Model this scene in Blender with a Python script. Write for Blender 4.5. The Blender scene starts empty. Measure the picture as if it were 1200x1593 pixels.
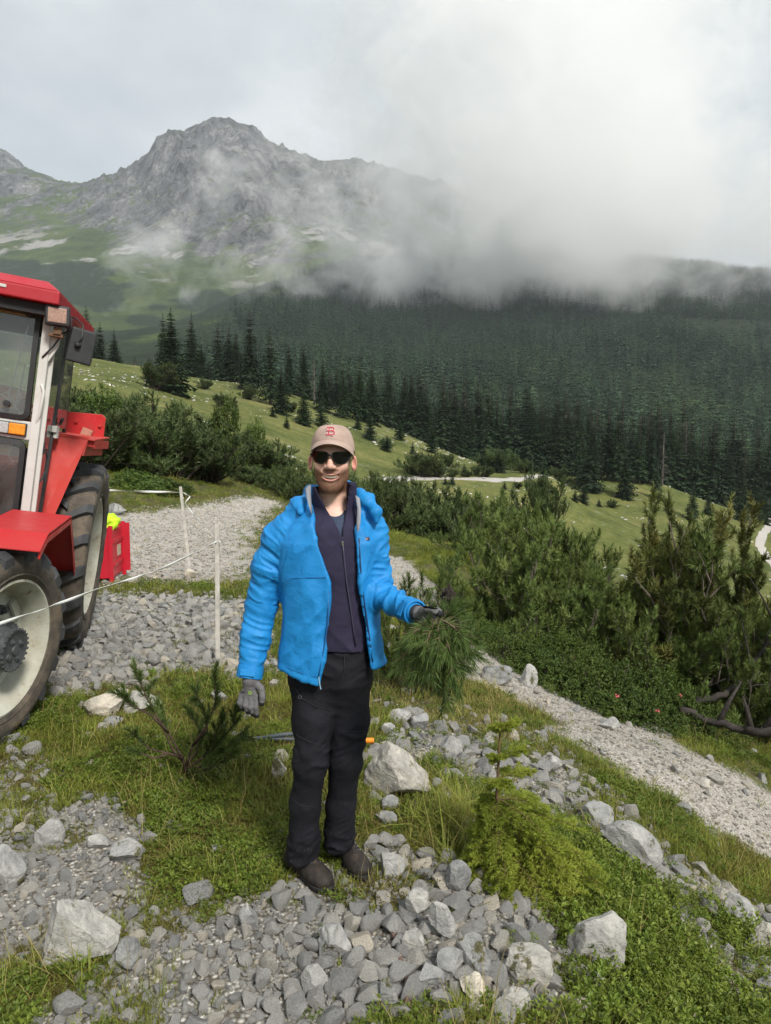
import bpy, bmesh, math, random
import numpy as np
from mathutils import Vector, Matrix, Euler
SC = bpy.context.scene
RAD = math.radians
random.seed(7)
RNG = np.random.default_rng(7)

# ------------------------------------------------------------------ camera, world, sun, exposure
PITCH = 5.0; EYE = 1.74; FPX = 1107.0
cam_data = bpy.data.cameras.new('camera')
cam = bpy.data.objects.new('camera', cam_data)
SC.collection.objects.link(cam)
cam.location = (0, 0, EYE)
cam.rotation_euler = (RAD(90 - PITCH), 0, 0)
cam_data.sensor_fit = 'VERTICAL'
cam_data.sensor_height = 24.0
cam_data.lens = 24.0 * FPX / 1593.0
cam_data.clip_start = 0.05
cam_data.clip_end = 30000
SC.camera = cam

SUN_ELEV, SUN_AZ = 44.0, 150.0         # azimuth clockwise from +Y (the view direction): right, behind the camera
world = bpy.data.worlds.new('World'); SC.world = world
world.use_nodes = True
wn = world.node_tree; wn.nodes.clear()
def wnode(t, **k):
    n = wn.nodes.new(t)
    for a, b in k.items(): setattr(n, a, b)
    return n
w_out = wnode('ShaderNodeOutputWorld'); w_bg = wnode('ShaderNodeBackground')
w_sky = wnode('ShaderNodeTexSky', sky_type='NISHITA', sun_disc=False, sun_elevation=RAD(SUN_ELEV), sun_rotation=RAD(SUN_AZ), altitude=1400)
w_tc = wnode('ShaderNodeTexCoord'); w_map = wnode('ShaderNodeMapping'); w_map.inputs['Scale'].default_value = (1, 1, 2.2)
w_n1 = wnode('ShaderNodeTexNoise'); w_n1.inputs['Scale'].default_value = 2.3; w_n1.inputs['Detail'].default_value = 6; w_n1.inputs['Roughness'].default_value = .5; w_n1.inputs['Distortion'].default_value = .25
w_ramp = wnode('ShaderNodeValToRGB')
e = w_ramp.color_ramp.elements
e[0].position = .36; e[0].color = (4.7, 5.2, 5.5, 1)
e[1].position = .62; e[1].color = (7.3, 7.5, 7.6, 1)
k = w_ramp.color_ramp.elements.new(.50); k.color = (5.9, 6.25, 6.45, 1)
w_mix = wnode('ShaderNodeMixRGB'); w_mix.inputs['Fac'].default_value = .93
wn.links.new(w_tc.outputs['Generated'], w_map.inputs['Vector'])
wn.links.new(w_map.outputs[0], w_n1.inputs['Vector'])
wn.links.new(w_n1.outputs['Fac'], w_ramp.inputs['Fac'])
wn.links.new(w_sky.outputs[0], w_mix.inputs['Color1'])
wn.links.new(w_ramp.outputs[0], w_mix.inputs['Color2'])
wn.links.new(w_mix.outputs[0], w_bg.inputs['Color'])
w_bg.inputs['Strength'].default_value = 0.086
wn.links.new(w_bg.outputs[0], w_out.inputs['Surface'])

sun_d = bpy.data.lights.new('sun', 'SUN'); sun_d.energy = 3.4; sun_d.angle = RAD(12); sun_d.color = (1, .955, .88)
sun = bpy.data.objects.new('sun', sun_d); SC.collection.objects.link(sun)
_s = Vector((math.sin(RAD(SUN_AZ)) * math.cos(RAD(SUN_ELEV)), math.cos(RAD(SUN_AZ)) * math.cos(RAD(SUN_ELEV)), math.sin(RAD(SUN_ELEV))))
sun.rotation_euler = _s.to_track_quat('Z', 'Y').to_euler()

SC.view_settings.view_transform = 'Standard'; SC.view_settings.look = 'None'
SC.view_settings.exposure = 0.50; SC.view_settings.gamma = 1; SC.view_settings.use_curve_mapping = False
SC.cycles.max_bounces = 16; SC.cycles.diffuse_bounces = 3; SC.cycles.glossy_bounces = 3
SC.cycles.transmission_bounces = 6; SC.cycles.transparent_max_bounces = 24; SC.cycles.volume_bounces = 9
SC.cycles.volume_max_steps = 96; SC.cycles.volume_step_rate = 1.0
SC.cycles.caustics_reflective = False; SC.cycles.caustics_refractive = False
SC.cycles.sample_clamp_indirect = 4; SC.cycles.use_adaptive_sampling = True; SC.cycles.adaptive_threshold = .025

# ------------------------------------------------------------------ material helper
class NT:
    def __init__(s, name):
        s.m = bpy.data.materials.new(name); s.m.use_nodes = True
        s.t = s.m.node_tree; s.t.nodes.clear()
        s.out = s.n('ShaderNodeOutputMaterial'); s._tc = None
    def n(s, t, **k):
        o = s.t.nodes.new(t)
        for a, b in k.items(): setattr(o, a, b)
        return o
    def L(s, a, b): s.t.links.new(a, b)
    def put(s, sock, v):
        if isinstance(v, bpy.types.NodeSocket): s.L(v, sock)
        elif v is not None:
            if sock.type == 'RGBA' and len(v) == 3: v = (*v, 1)
            sock.default_value = v
    def co(s, kind='Object'):
        if not s._tc: s._tc = s.n('ShaderNodeTexCoord')
        return s._tc.outputs[kind]
    def math(s, op, a, b=0.0, c=0.0, clamp=False):
        o = s.n('ShaderNodeMath', operation=op, use_clamp=clamp)
        s.put(o.inputs[0], a); s.put(o.inputs[1], b)
        if len(o.inputs) > 2: s.put(o.inputs[2], c)
        return o.outputs[0]
    def noise(s, scale, detail=4, rough=.55, dist=0, vec=None):
        o = s.n('ShaderNodeTexNoise'); s.put(o.inputs['Scale'], scale); o.inputs['Detail'].default_value = detail
        o.inputs['Roughness'].default_value = rough; o.inputs['Distortion'].default_value = dist
        s.L(vec or s.co(), o.inputs['Vector']); return o.outputs['Fac']
    def voro(s, scale, feature='F1', vec=None, out='Distance'):
        o = s.n('ShaderNodeTexVoronoi', feature=feature); o.inputs['Scale'].default_value = scale
        s.L(vec or s.co(), o.inputs['Vector']); return o.outputs[out]
    def ramp(s, fac, stops, interp='LINEAR'):
        o = s.n('ShaderNodeValToRGB'); cr = o.color_ramp; cr.interpolation = interp
        def c4(c): return (*c, 1) if hasattr(c, '__len__') else (c, c, c, 1)
        cr.elements[0].position = stops[0][0]; cr.elements[0].color = c4(stops[0][1])
        cr.elements[1].position = stops[-1][0]; cr.elements[1].color = c4(stops[-1][1])
        for p, c in stops[1:-1]:
            q = cr.elements.new(p); q.color = c4(c)
        s.put(o.inputs['Fac'], fac); return o.outputs['Color']
    def mix(s, fac, a, b, mode='MIX'):
        o = s.n('ShaderNodeMixRGB', blend_type=mode); s.put(o.inputs[0], fac); s.put(o.inputs[1], a); s.put(o.inputs[2], b)
        return o.outputs[0]
    def bump(s, h, strength=.5, dist=.01, normal=None):
        o = s.n('ShaderNodeBump'); o.inputs['Strength'].default_value = strength; o.inputs['Distance'].default_value = dist
        s.L(h, o.inputs['Height'])
        if normal: s.L(normal, o.inputs['Normal'])
        return o.outputs[0]
    def attr(s, name, out='Fac'):
        o = s.n('ShaderNodeAttribute'); o.attribute_name = name; return o.outputs[out]
    def rand(s): return s.n('ShaderNodeObjectInfo').outputs['Random']
    def bsdf(s, color, rough=.7, normal=None, spec=.5, metal=0, **kw):
        b = s.n('ShaderNodeBsdfPrincipled'); s.put(b.inputs['Base Color'], color); s.put(b.inputs['Roughness'], rough)
        b.inputs['Specular IOR Level'].default_value = spec; s.put(b.inputs['Metallic'], metal)
        if normal: s.L(normal, b.inputs['Normal'])
        for k, v in kw.items(): s.put(b.inputs[k.replace('_', ' ')], v)
        s.L(b.outputs[0], s.out.inputs['Surface']); s.b = b
        return s.m

def simple(name, color, rough=.6, var=.25, scale=6, bump=0, bscale=40, spec=.5, metal=0, bd=.004, **kw):
    """a plain material with real colour variation and fine relief"""
    t = NT(name); f = t.noise(scale, 5, .6)
    c = t.mix(t.ramp(f, [(.3, 0.), (.7, 1.)]), tuple(v * (1 - var) for v in color), tuple(min(1, v * (1 + var)) for v in color))
    nm = t.bump(t.noise(bscale, 4), bump, bd) if bump else None
    return t.bsdf(c, rough, nm, spec, metal, **kw)

# ------------------------------------------------------------------ object helpers
def tag(o, label=None, cat=None, group=None, kind=None):
    if label: o['label'] = label
    if cat: o['category'] = cat
    if group: o['group'] = group
    if kind: o['kind'] = kind
    return o
def link(o, parent=None):
    SC.collection.objects.link(o)
    if parent: o.parent = parent
    return o
def empty(name, loc=(0, 0, 0), rot=(0, 0, 0), **k):
    o = bpy.data.objects.new(name, None); o.empty_display_size = .1; link(o); o.location = loc; o.rotation_euler = rot
    return tag(o, **k)
def mesh(name, v, f, mat=None, smooth=False, attrs=None, mi=None, loops=None):
    me = bpy.data.meshes.new(name)
    v = np.asarray(v, dtype=np.float32).reshape(-1, 3)
    if isinstance(f, np.ndarray) and f.ndim == 2:
        n, kk = f.shape
        me.vertices.add(len(v)); me.vertices.foreach_set('co', v.ravel())
        me.loops.add(n * kk); me.loops.foreach_set('vertex_index', f.ravel().astype(np.int32))
        me.polygons.add(n); me.polygons.foreach_set('loop_start', np.arange(0, n * kk, kk, dtype=np.int32))
        me.update(calc_edges=True)
    else:
        me.from_pydata(v.tolist(), [], [tuple(q) for q in f]); me.update()
    if mat is not None:
        for m in (mat if isinstance(mat, (list, tuple)) else [mat]): me.materials.append(m)
    if mi is not None: me.polygons.foreach_set('material_index', np.asarray(mi, dtype=np.int32))
    me.polygons.foreach_set('use_smooth', np.full(len(me.polygons), bool(smooth)))
    for k, a in (attrs or {}).items():
        a = np.asarray(a, dtype=np.float32)
        if a.ndim == 2:
            at = me.attributes.new(k, 'FLOAT_VECTOR' if a.shape[1] == 3 else 'FLOAT_COLOR', 'POINT')
            at.data.foreach_set('vector' if a.shape[1] == 3 else 'color', a.ravel())
        else:
            at = me.attributes.new(k, 'FLOAT', 'POINT'); at.data.foreach_set('value', a)
    return me
def obj(name, me, parent=None, **k):
    return tag(link(bpy.data.objects.new(name, me), parent), **k)

class MB:
    """collects polygons for ONE mesh"""
    def __init__(s): s.v = []; s.f = []; s.m = []; s.cur = 0
    def add(s, v, f):
        o = len(s.v); s.v.extend([tuple(p) for p in v]); s.f.extend([tuple(i + o for i in q) for q in f]); s.m.extend([s.cur] * len(f)); return s
    def box(s, c, size, R=None, taper=(1, 1)):
        h = [d / 2 for d in size]; P = []
        for z in (-1, 1):
            tx, ty = (taper if z > 0 else (1, 1))
            for x, y in ((-1, -1), (1, -1), (1, 1), (-1, 1)): P.append(Vector((x * h[0] * tx, y * h[1] * ty, z * h[2])))
        if R: P = [R @ p for p in P]
        P = [p + Vector(c) for p in P]
        return s.add(P, [(3, 2, 1, 0), (4, 5, 6, 7), (0, 1, 5, 4), (1, 2, 6, 5), (2, 3, 7, 6), (3, 0, 4, 7)])
    def bar(s, a, b, w, h=None, up=(0, 0, 1)):
        a, b = Vector(a), Vector(b); d = b - a; L = d.length; z = d.normalized(); u = Vector(up)
        if abs(z.dot(u)) > .99: u = Vector((0, 1, 0))
        x = u.cross(z).normalized(); y = z.cross(x)
        return s.box((a + b) / 2, (w, h or w, L), Matrix((x, y, z)).transposed())
    def tube(s, pts, r, n=8, cap=True):
        pts = [Vector(p) for p in pts]; rs = r if hasattr(r, '__len__') else [r] * len(pts)
        V = []; F = []; prev = None
        for i, p in enumerate(pts):
            d = (pts[min(i + 1, len(pts) - 1)] - pts[max(i - 1, 0)]).normalized()
            if prev is None: prev = d.orthogonal().normalized()
            x = (prev - d * prev.dot(d)).normalized(); prev = x; y = d.cross(x)
            for k in range(n):
                a = 2 * math.pi * k / n; V.append(p + (x * math.cos(a) + y * math.sin(a)) * rs[i])
            if i:
                for k in range(n):
                    F.append(((i - 1) * n + k, (i - 1) * n + (k + 1) % n, i * n + (k + 1) % n, i * n + k))
        if cap: F.append(tuple(range(n))[::-1]); F.append(tuple((len(pts) - 1) * n + k for k in range(n)))
        return s.add(V, F)
    def lathe(s, prof, M=None, n=32, a0=0, a1=2 * math.pi):
        """prof: (radius, height) pairs round local Z"""
        V = []; F = []; full = abs(a1 - a0 - 2 * math.pi) < 1e-6; cols = n if full else n + 1
        for r, z in prof:
            for k in range(cols):
                a = a0 + (a1 - a0) * k / n; p = Vector((r * math.cos(a), r * math.sin(a), z)); V.append(M @ p if M else p)
        for i in range(len(prof) - 1):
            for k in range(n):
                k2 = (k + 1) % cols; F.append((i * cols + k, i * cols + k2, (i + 1) * cols + k2, (i + 1) * cols + k))
        return s.add(V, F)
    def prism(s, poly, a, b, bevel=0):
        """poly: list of (u,v); a function maps (u,v,w) to space, w from a to b given as (fn, w0, w1)"""
        fn, w0, w1 = a, b[0], b[1]; n = len(poly)
        V = [fn(u, v, w0) for u, v in poly] + [fn(u, v, w1) for u, v in poly]
        F = [tuple(range(n))[::-1], tuple(range(n, 2 * n))] + [(i, (i + 1) % n, n + (i + 1) % n, n + i) for i in range(n)]
        return s.add(V, F)
    def build(s, name, mat, parent=None, smooth=False, bevel=0, seg=2, recalc=True, auto=None, **k):
        me = bpy.data.meshes.new(name); me.from_pydata([tuple(p) for p in s.v], [], s.f)
        for m in (mat if isinstance(mat, (list, tuple)) else [mat]): me.materials.append(m)
        if any(s.m): me.polygons.foreach_set('material_index', s.m)
        if bevel or recalc:
            bm = bmesh.new(); bm.from_mesh(me)
            if recalc: bmesh.ops.recalc_face_normals(bm, faces=bm.faces)
            if bevel:
                ed = [e_ for e_ in bm.edges if len(e_.link_faces) == 2 and e_.calc_face_angle(0) > .5]
                bmesh.ops.bevel(bm, geom=ed, offset=bevel, segments=seg, profile=.6, affect='EDGES', clamp_overlap=True)
            bm.to_mesh(me); bm.free()
        if smooth:
            me.polygons.foreach_set('use_smooth', [True] * len(me.polygons))
            if auto:
                me.set_sharp_from_angle(angle=RAD(auto))
        me.update()
        return obj(name, me, parent, **k)

# ------------------------------------------------------------------ numpy noise
_perm = np.random.default_rng(3).permutation(4096)
def _h(i, j, k): return _perm[(_perm[(_perm[i & 4095] + j) & 4095] + k) & 4095] / 4095.0
def vnoise(x, y, z=0.0):
    x = np.asarray(x, float); y = np.asarray(y, float); z = np.broadcast_to(np.asarray(z, float), x.shape)
    i, j, k = np.floor(x).astype(int), np.floor(y).astype(int), np.floor(z).astype(int)
    fx, fy, fz = x - i, y - j, z - k
    fx, fy, fz = (t * t * t * (t * (t * 6 - 15) + 10) for t in (fx, fy, fz))
    def l(a, b, t): return a + (b - a) * t
    c = [[[_h(i + a, j + b, k + d) for d in (0, 1)] for b in (0, 1)] for a in (0, 1)]
    return l(l(l(c[0][0][0], c[1][0][0], fx), l(c[0][1][0], c[1][1][0], fx), fy), l(l(c[0][0][1], c[1][0][1], fx), l(c[0][1][1], c[1][1][1], fx), fy), fz) * 2 - 1
def fbm(x, y, z=0.0, o=4, g=.5, ridged=False):
    s = 0; a = 1; t = 0
    for q in range(o):
        n = vnoise(x * 2 ** q + 17.3 * q, y * 2 ** q - 9.1 * q, np.asarray(z) * 2 ** q + 3.7 * q)
        s = s + a * ((1 - 2 * np.abs(n)) if ridged else n); t += a; a *= g
    return s / t
def sstep(a, b, x): t = np.clip((x - a) / (b - a), 0, 1); return t * t * (3 - 2 * t)
def in_poly(x, y, P):
    r = np.zeros(np.shape(x), bool); n = len(P)
    for i in range(n):
        x1, y1 = P[i]; x2, y2 = P[(i + 1) % n]
        if y1 == y2: continue
        c = ((y1 > y) != (y2 > y)) & (x < (x2 - x1) * (y - y1) / (y2 - y1) + x1); r ^= c
    return r
class TPS:
    def __init__(s, X, y, smooth=1e-4):
        s.X = np.asarray(X, float); n = len(X); d = s.ker(s.X, s.X) + np.eye(n) * smooth
        P = np.c_[np.ones(n), s.X]; A = np.block([[d, P], [P.T, np.zeros((3, 3))]])
        s.w = np.linalg.solve(A, np.r_[y, 0, 0, 0])
    def ker(s, a, b):
        r2 = ((a[:, None] - b[None]) ** 2).sum(-1); return .5 * r2 * np.log(r2 + 1e-12)
    def __call__(s, U, V):
        sh = np.shape(U); Q = np.c_[np.ravel(U), np.ravel(V)]; o = np.empty(len(Q))
        for i in range(0, len(Q), 60000):
            q = Q[i:i + 60000]; o[i:i + 60000] = s.ker(q, s.X) @ s.w[:-3] + s.w[-3] + q @ s.w[-2:]
        return o.reshape(sh)

CP, SP = math.cos(RAD(PITCH)), math.sin(RAD(PITCH))
def ray(px, py):
    """direction (per unit of world Y) through a point of the photograph (1200 x 1593)"""
    u = (px - 600) / FPX; v = (796.5 - py) / FPX; dy = CP + v * SP; return u / dy, (v * CP - SP) / dy
def PT(px, py, Y):
    a, b = ray(px, py); return Vector((a * Y, Y, EYE + b * Y))
HAZE_D = 0.00008; MIST = True
# ------------------------------------------------------------------ terrain: control points (x, y, z) fitted by splines in (azimuth, log distance)
def ctl(px, py, Y): p = PT(px, py, Y); return (p.x, p.y, p.z)
near_pts = [(-.3, 2.7, 0), (0, 1.2, .02), (-1, 1.5, .03), (.8, 1.5, -.12), (-2, 4, 0), (-2.1, 2.4, .02), (-.4, 4, -.03), (-3, 6.3, .02), (-1.5, 6, -.02), (-6, 5, .1), (-10, 8, .3),
    (.55, 2.7, -.03), (1.5, 2.6, -.50), (1.0, 3.6, -.30), ctl(820, 1090, 6.2), ctl(1200, 1300, 5.0), ctl(1000, 1120, 8.0), ctl(620, 870, 13.5), ctl(700, 960, 9.2), ctl(1200, 1150, 8.2),
    (.3, 4.6, -.12), (.2, 6.2, -.18), (-1.4, 10, -.02), (-4, 10, .05), (-.5, 14, -.15), (-4, 18, .15), (-9, 17, .9), (-4.6, 25, .1), (-11, 25, 1.6), ctl(560, 820, 19), ctl(680, 850, 17), ctl(800, 900, 13),
    (5.5, 7, -2.9), (6, 12, -3.6), (9, 20, -5.5), (3, 12, -2.4), (4, 20, -3.0), (3, 3, -1.25), (6, 3, -2.9), (14, 12, -7.5),
    ctl(690, 835, 30), ctl(850, 850, 36), (16, 36, -8), ctl(460, 712, 60), ctl(300, 655, 65), ctl(130, 610, 75), ctl(600, 760, 75), ctl(-200, 640, 50),
    ctl(700, 790, 66), ctl(900, 850, 82), ctl(1100, 880, 90), ctl(1300, 930, 90),
    ctl(0, 550, 130), ctl(150, 562, 135), ctl(300, 598, 150), ctl(400, 606, 160), ctl(500, 632, 165), ctl(600, 663, 172), ctl(700, 706, 170), ctl(460, 670, 110), ctl(250, 610, 110),
    ctl(600, 745, 98), ctl(740, 747, 102), ctl(860, 747, 112), ctl(760, 722, 178), ctl(880, 735, 175), ctl(1010, 748, 165), ctl(900, 790, 120), ctl(1000, 800, 130), ctl(1200, 800, 190), ctl(1100, 790, 150), ctl(1200, 845, 120), ctl(1350, 830, 190)]
for q in range(12):      # all the way round behind the camera
    a = RAD(60 + q * 240 / 11)
    for r_, dz in ((2.5, 0), (12, 0), (60, 0), (180, 0)):
        sx = math.sin(a)
        near_pts.append((r_ * sx, r_ * math.cos(a), {2.5: -.25, 12: -2.4, 60: -9, 180: -20}[r_] * max(-.7, sx) if sx > 0 else {2.5: .03, 12: .3, 60: 6, 180: 25}[r_] * -sx))
np_ = np.array(near_pts)
def polar(x, y):
    r = np.hypot(x, y); return np.arctan2(x, y), r
def feat(a, r): return a * 1.6, np.log(r + 1.2)
_a, _r = polar(np_[:, 0], np_[:, 1])
_tps = TPS(np.c_[feat(_a, _r)], np_[:, 2] / (_r + 5), 2e-5)
_valley_r = 185.0
def H0(x, y):
    a, r = polar(np.asarray(x, float), np.asarray(y, float))
    rr = np.clip(r, 1.0, 215); z = _tps(*feat(a, rr)) * (rr + 5)
    z = z - sstep(190, 420, r) * 45 - sstep(176, 215, r) * 6 * (np.abs(a) < .6)
    return z
def H(x, y):
    x = np.asarray(x, float); y = np.asarray(y, float); r = np.hypot(x, y)
    z = H0(x, y) * (1 - np.exp(-(((x + .26) ** 2 + (y - 2.75) ** 2) / .12))) + fbm(x * .9, y * .9, 0, 4) * .05 * sstep(1, 4, r) * (1 - np.exp(-(((x + .26) ** 2 + (y - 2.75) ** 2) / .12))) + fbm(x / 14, y / 14, 5, 4) * .9 * sstep(35, 80, r) + fbm(x * .16, y * .16, 2, 3) * .10 * sstep(8, 25, r)
    return z
def ground_hit(px, py, rmax=215, h=None):
    """march the ray of a pixel to the ground"""
    a, b = ray(px, py); Y = np.geomspace(1.2, rmax, 700); z = EYE + b * Y; g = (h or H)(a * Y, Y); i = np.argmax(g > z)
    if g[i] <= z[i]: i = len(Y) - 1
    t0, t1 = Y[max(i - 1, 0)], Y[i]
    for _ in range(12):
        t = (t0 + t1) / 2
        if (h or H)(np.array([a * t]), np.array([t]))[0] > EYE + b * t: t1 = t
        else: t0 = t
    t = (t0 + t1) / 2; return (a * t, t, float((h or H)(np.array([a * t]), np.array([t]))[0]))
def hz(x, y): return float(H(np.array([x]), np.array([y]))[0])

_ghc = {}
def poly_world(P):
    return [ground_hit(px, py)[:2] for px, py in P]
# zones of the near ground, outlined on the ground itself
Z_ROAD = poly_world([(100, 870), (165, 800), (215, 800), (290, 792), (350, 782), (385, 774), (425, 774), (432, 782), (402, 800), (396, 840), (390, 905), (300, 915), (110, 930)])
Z_SCREE = poly_world([(60, 1090), (110, 930), (300, 925), (400, 930), (425, 1050), (370, 1060), (260, 1030), (180, 1075)])
Z_TRAIL = poly_world([(560, 850), (630, 868), (672, 905), (715, 950), (770, 1000), (800, 1045), (880, 1080), (960, 1108), (1060, 1165), (1200, 1235), (1330, 1300), (1330, 1420), (1200, 1338), (1100, 1290), (1000, 1228), (900, 1160), (820, 1100), (730, 1060), (700, 1010), (640, 940), (560, 905)])
Z_PILE_L = poly_world([(-80, 1290), (60, 1262), (150, 1225), (190, 1290), (240, 1350), (300, 1390), (400, 1400), (470, 1470), (520, 1560), (520, 1700), (90, 1700), (60, 1540), (75, 1500), (-80, 1480)])
Z_PILE_R = poly_world([(500, 1380), (560, 1330), (640, 1330), (760, 1372), (840, 1430), (880, 1500), (850, 1600), (860, 1700), (400, 1700), (420, 1480), (520, 1500), (450, 1420)])
Z_RUBBLE = poly_world([(570, 1110), (640, 1095), (720, 1140), (800, 1120), (900, 1190), (1040, 1310), (1200, 1420), (1300, 1490), (1300, 1640), (1200, 1580), (1060, 1440), (930, 1330), (820, 1250), (700, 1235), (600, 1260)])
Z_TRACK = poly_world([(0, 1170), (100, 1150), (150, 1230), (60, 1262), (-80, 1290), (-100, 1200)])
def soft(x, y, P, w=.12, seed=0):
    """0..1, soft wobbly edge"""
    n = 8; s = 0; x = x + .10 * vnoise(x * 7 + seed, y * 7, 3); y = y + .10 * vnoise(x * 7, y * 7 + seed, 8)
    for k in range(n):
        a = 2 * math.pi * k / n; q = w * (1 + .5 * (k % 2))
        s = s + in_poly(x + math.cos(a) * q + .14 * vnoise(x * 3 + seed, y * 3), y + math.sin(a) * q + .14 * vnoise(x * 3, y * 3 + 5 + seed), P)
    return s / n
def gravel(x, y):
    x = np.asarray(x, float); y = np.asarray(y, float); r = np.hypot(x, y)
    near = r < 40; g = np.zeros(x.shape)
    def S(P, w, amp=1.0): return soft(x[near], y[near], P, w) * amp
    xn, yn = x[near], y[near]; pt_ = .85 * sstep(.18, .5, vnoise(xn * 2.6, yn * 2.6, 31))
    gg = np.maximum(S(Z_PILE_L, .05) * (1 - .8 * pt_), S(Z_PILE_R, .05) * (1 - pt_)); gg = np.maximum(gg, S(Z_TRACK, .08, .36)); gg = np.maximum(gg, (S(Z_RUBBLE, .1, .58) + .40 * S(Z_RUBBLE, .1) * vnoise(xn * 3, yn * 3)) * (1 - .6 * pt_))
    gg = np.maximum(gg, S(Z_SCREE, .15) * (1 - .45 * pt_)); gg = np.maximum(gg, S(Z_ROAD, .35)) * (1 - .8 * np.exp(-((yn - 8.3 + .15 * xn) / .55) ** 2) * (xn < -.6)); gg = np.maximum(gg, S(Z_TRAIL, .10) * (1 - .25 * pt_))
    g[near] = gg
    return np.clip(g, 0, 1)

def polar_sheet(az, rr, fn):
    A, R = np.meshgrid(az, rr, indexing='ij'); x = R * np.sin(A); y = R * np.cos(A); z = fn(x, y)
    n, m = A.shape; idx = np.arange(n * m).reshape(n, m)
    f = np.stack([idx[:-1, :-1], idx[:-1, 1:], idx[1:, 1:], idx[1:, :-1]], -1).reshape(-1, 4)
    return np.stack([x, y, z], -1).reshape(-1, 3), f

# ground sheet
az = np.concatenate([np.linspace(-math.pi, -RAD(46), 40, endpoint=False), np.linspace(-RAD(46), RAD(46), 520), np.linspace(RAD(46), math.pi, 41)[1:]])
rr = np.concatenate([[.02, .3, .6], np.geomspace(.9, 40, 230), np.geomspace(41, 230, 110), np.geomspace(240, 4300, 12)])
V, F = polar_sheet(az, rr, H)
_rd = np.array([ground_hit(px, 744.5 + .0004 * (px - 600))[:2] for px in range(580, 890, 12)]); _rq = np.polyfit(_rd[:, 0], _rd[:, 1], 3)
_rx0, _rx1 = _rd[0, 0], _rd[-1, 0]
_rd2 = np.array([ground_hit(px, py)[:2] for px, py in [(1215, 800), (1200, 815), (1186, 832), (1182, 848), (1190, 862), (1205, 880)]])
def road_mask(x, y):
    m = (1 - sstep(1.0, 1.8, np.abs(y - np.polyval(_rq, x)))) * .85 * sstep(_rx0 - 2, _rx0 + 1, x) * (1 - sstep(_rx1 - 2, _rx1 + 4, x))
    for (ax, ay), (bx, by) in zip(_rd2[:-1], _rd2[1:]):
        L2 = (bx - ax) ** 2 + (by - ay) ** 2; q = np.clip(((x - ax) * (bx - ax) + (y - ay) * (by - ay)) / L2, 0, 1)
        m = np.maximum(m, 1 - sstep(.5, .9, np.hypot(x - ax - q * (bx - ax), y - ay - q * (by - ay))))
    return m
g = gravel(V[:, 0], V[:, 1]); far = (np.hypot(V[:, 0], V[:, 1]) > 40) & (np.hypot(V[:, 0], V[:, 1]) < 240)
g[far] = road_mask(V[far, 0], V[far, 1])
trail = np.zeros(len(V)); nr = np.hypot(V[:, 0], V[:, 1]) < 40
trail[nr] = np.maximum(soft(V[nr, 0], V[nr, 1], Z_TRAIL, .1), soft(V[nr, 0], V[nr, 1], Z_ROAD, .35)); trail[far] = g[far]

t = NT('meadow_and_gravel_ground')
co = t.co(); gr = t.attr('gravel'); tr = t.attr('track')
dist = t.n('ShaderNodeVectorMath', operation='LENGTH'); t.L(co, dist.inputs[0]); dst = dist.outputs['Value']
farf = t.math('SUBTRACT', dst, 30.); farf = t.math('DIVIDE', farf, 30., clamp=True)
n_big = t.noise(.05, 5, .6); n_mid = t.noise(.6, 6, .65); n_fine = t.noise(22, 5, .7)
turf = t.ramp(n_mid, [(.25, (.050, .058, .014)), (.5, (.10, .112, .026)), (.75, (.17, .155, .048))])
turf_far = t.ramp(t.noise(.11, 8, .72), [(.30, (.045, .062, .014)), (.5, (.115, .130, .034)), (.68, (.200, .185, .065))])
grain = t.ramp(t.noise(1.5, 6, .8), [(.3, .62), (.7, 1.3)])
turf_far = t.mix(1., turf_far, grain, 'MULTIPLY')
# pale limestone showing through the far meadow
rockspots = t.ramp(t.math('MULTIPLY', t.ramp(t.noise(.55, 7, .8), [(.57, 0.), (.66, 1.)]), t.ramp(t.noise(.045, 3, .5), [(.50, 0.), (.60, 1.)])), [(0, 0.), (1, 1.)])
turf_far = t.mix(t.math('MULTIPLY', rockspots, .75), turf_far, (.36, .35, .33))
turf = t.mix(farf, turf, turf_far)
soil = t.ramp(n_fine, [(.3, (.035, .028, .018)), (.7, (.12, .10, .075))])
vor = t.n('ShaderNodeTexVoronoi'); vor.inputs['Scale'].default_value = 55; t.L(co, vor.inputs['Vector'])
vc = t.n('ShaderNodeSeparateColor'); t.L(vor.outputs['Color'], vc.inputs[0])
peb = t.ramp(vc.outputs[0], [(0, (.24, .225, .20)), (.5, (.43, .41, .37)), (1, (.62, .60, .55))])
peb = t.mix(t.ramp(vor.outputs['Distance'], [(.25, 0.), (.75, 1.)]), peb, (.10, .085, .065))
peb_far = t.ramp(t.noise(3, 8, .8), [(.3, (.30, .28, .26)), (.7, (.52, .50, .47))])
peb = t.mix(t.ramp(t.math('DIVIDE', dst, 30.), [(.2, 0.), (.7, 1.)]), peb, peb_far)
peb = t.mix(t.math('MULTIPLY', tr, .35), peb, (.50, .455, .40))
base = t.mix(t.ramp(t.noise(1.3, 5, .7), [(.42, 0.), (.58, .6)]), turf, t.mix(farf, soil, turf))
gm = t.math('ADD', gr, t.math('MULTIPLY', t.math('SUBTRACT', n_fine, .5), .6))
base = t.mix(t.ramp(gm, [(.35, 0.), (.55, 1.)]), base, peb)
hgt = t.math('MULTIPLY', vor.outputs['Distance'], -1.)
nb = t.bump(hgt, .6, .012); nb = t.bump(n_mid, .8, .25, nb)
GROUND_MAT = t.bsdf(base, .95, nb, .2)
ground = obj('ground', mesh('ground', V, F, GROUND_MAT, True, {'gravel': g, 'track': trail}), kind='structure')

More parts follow.
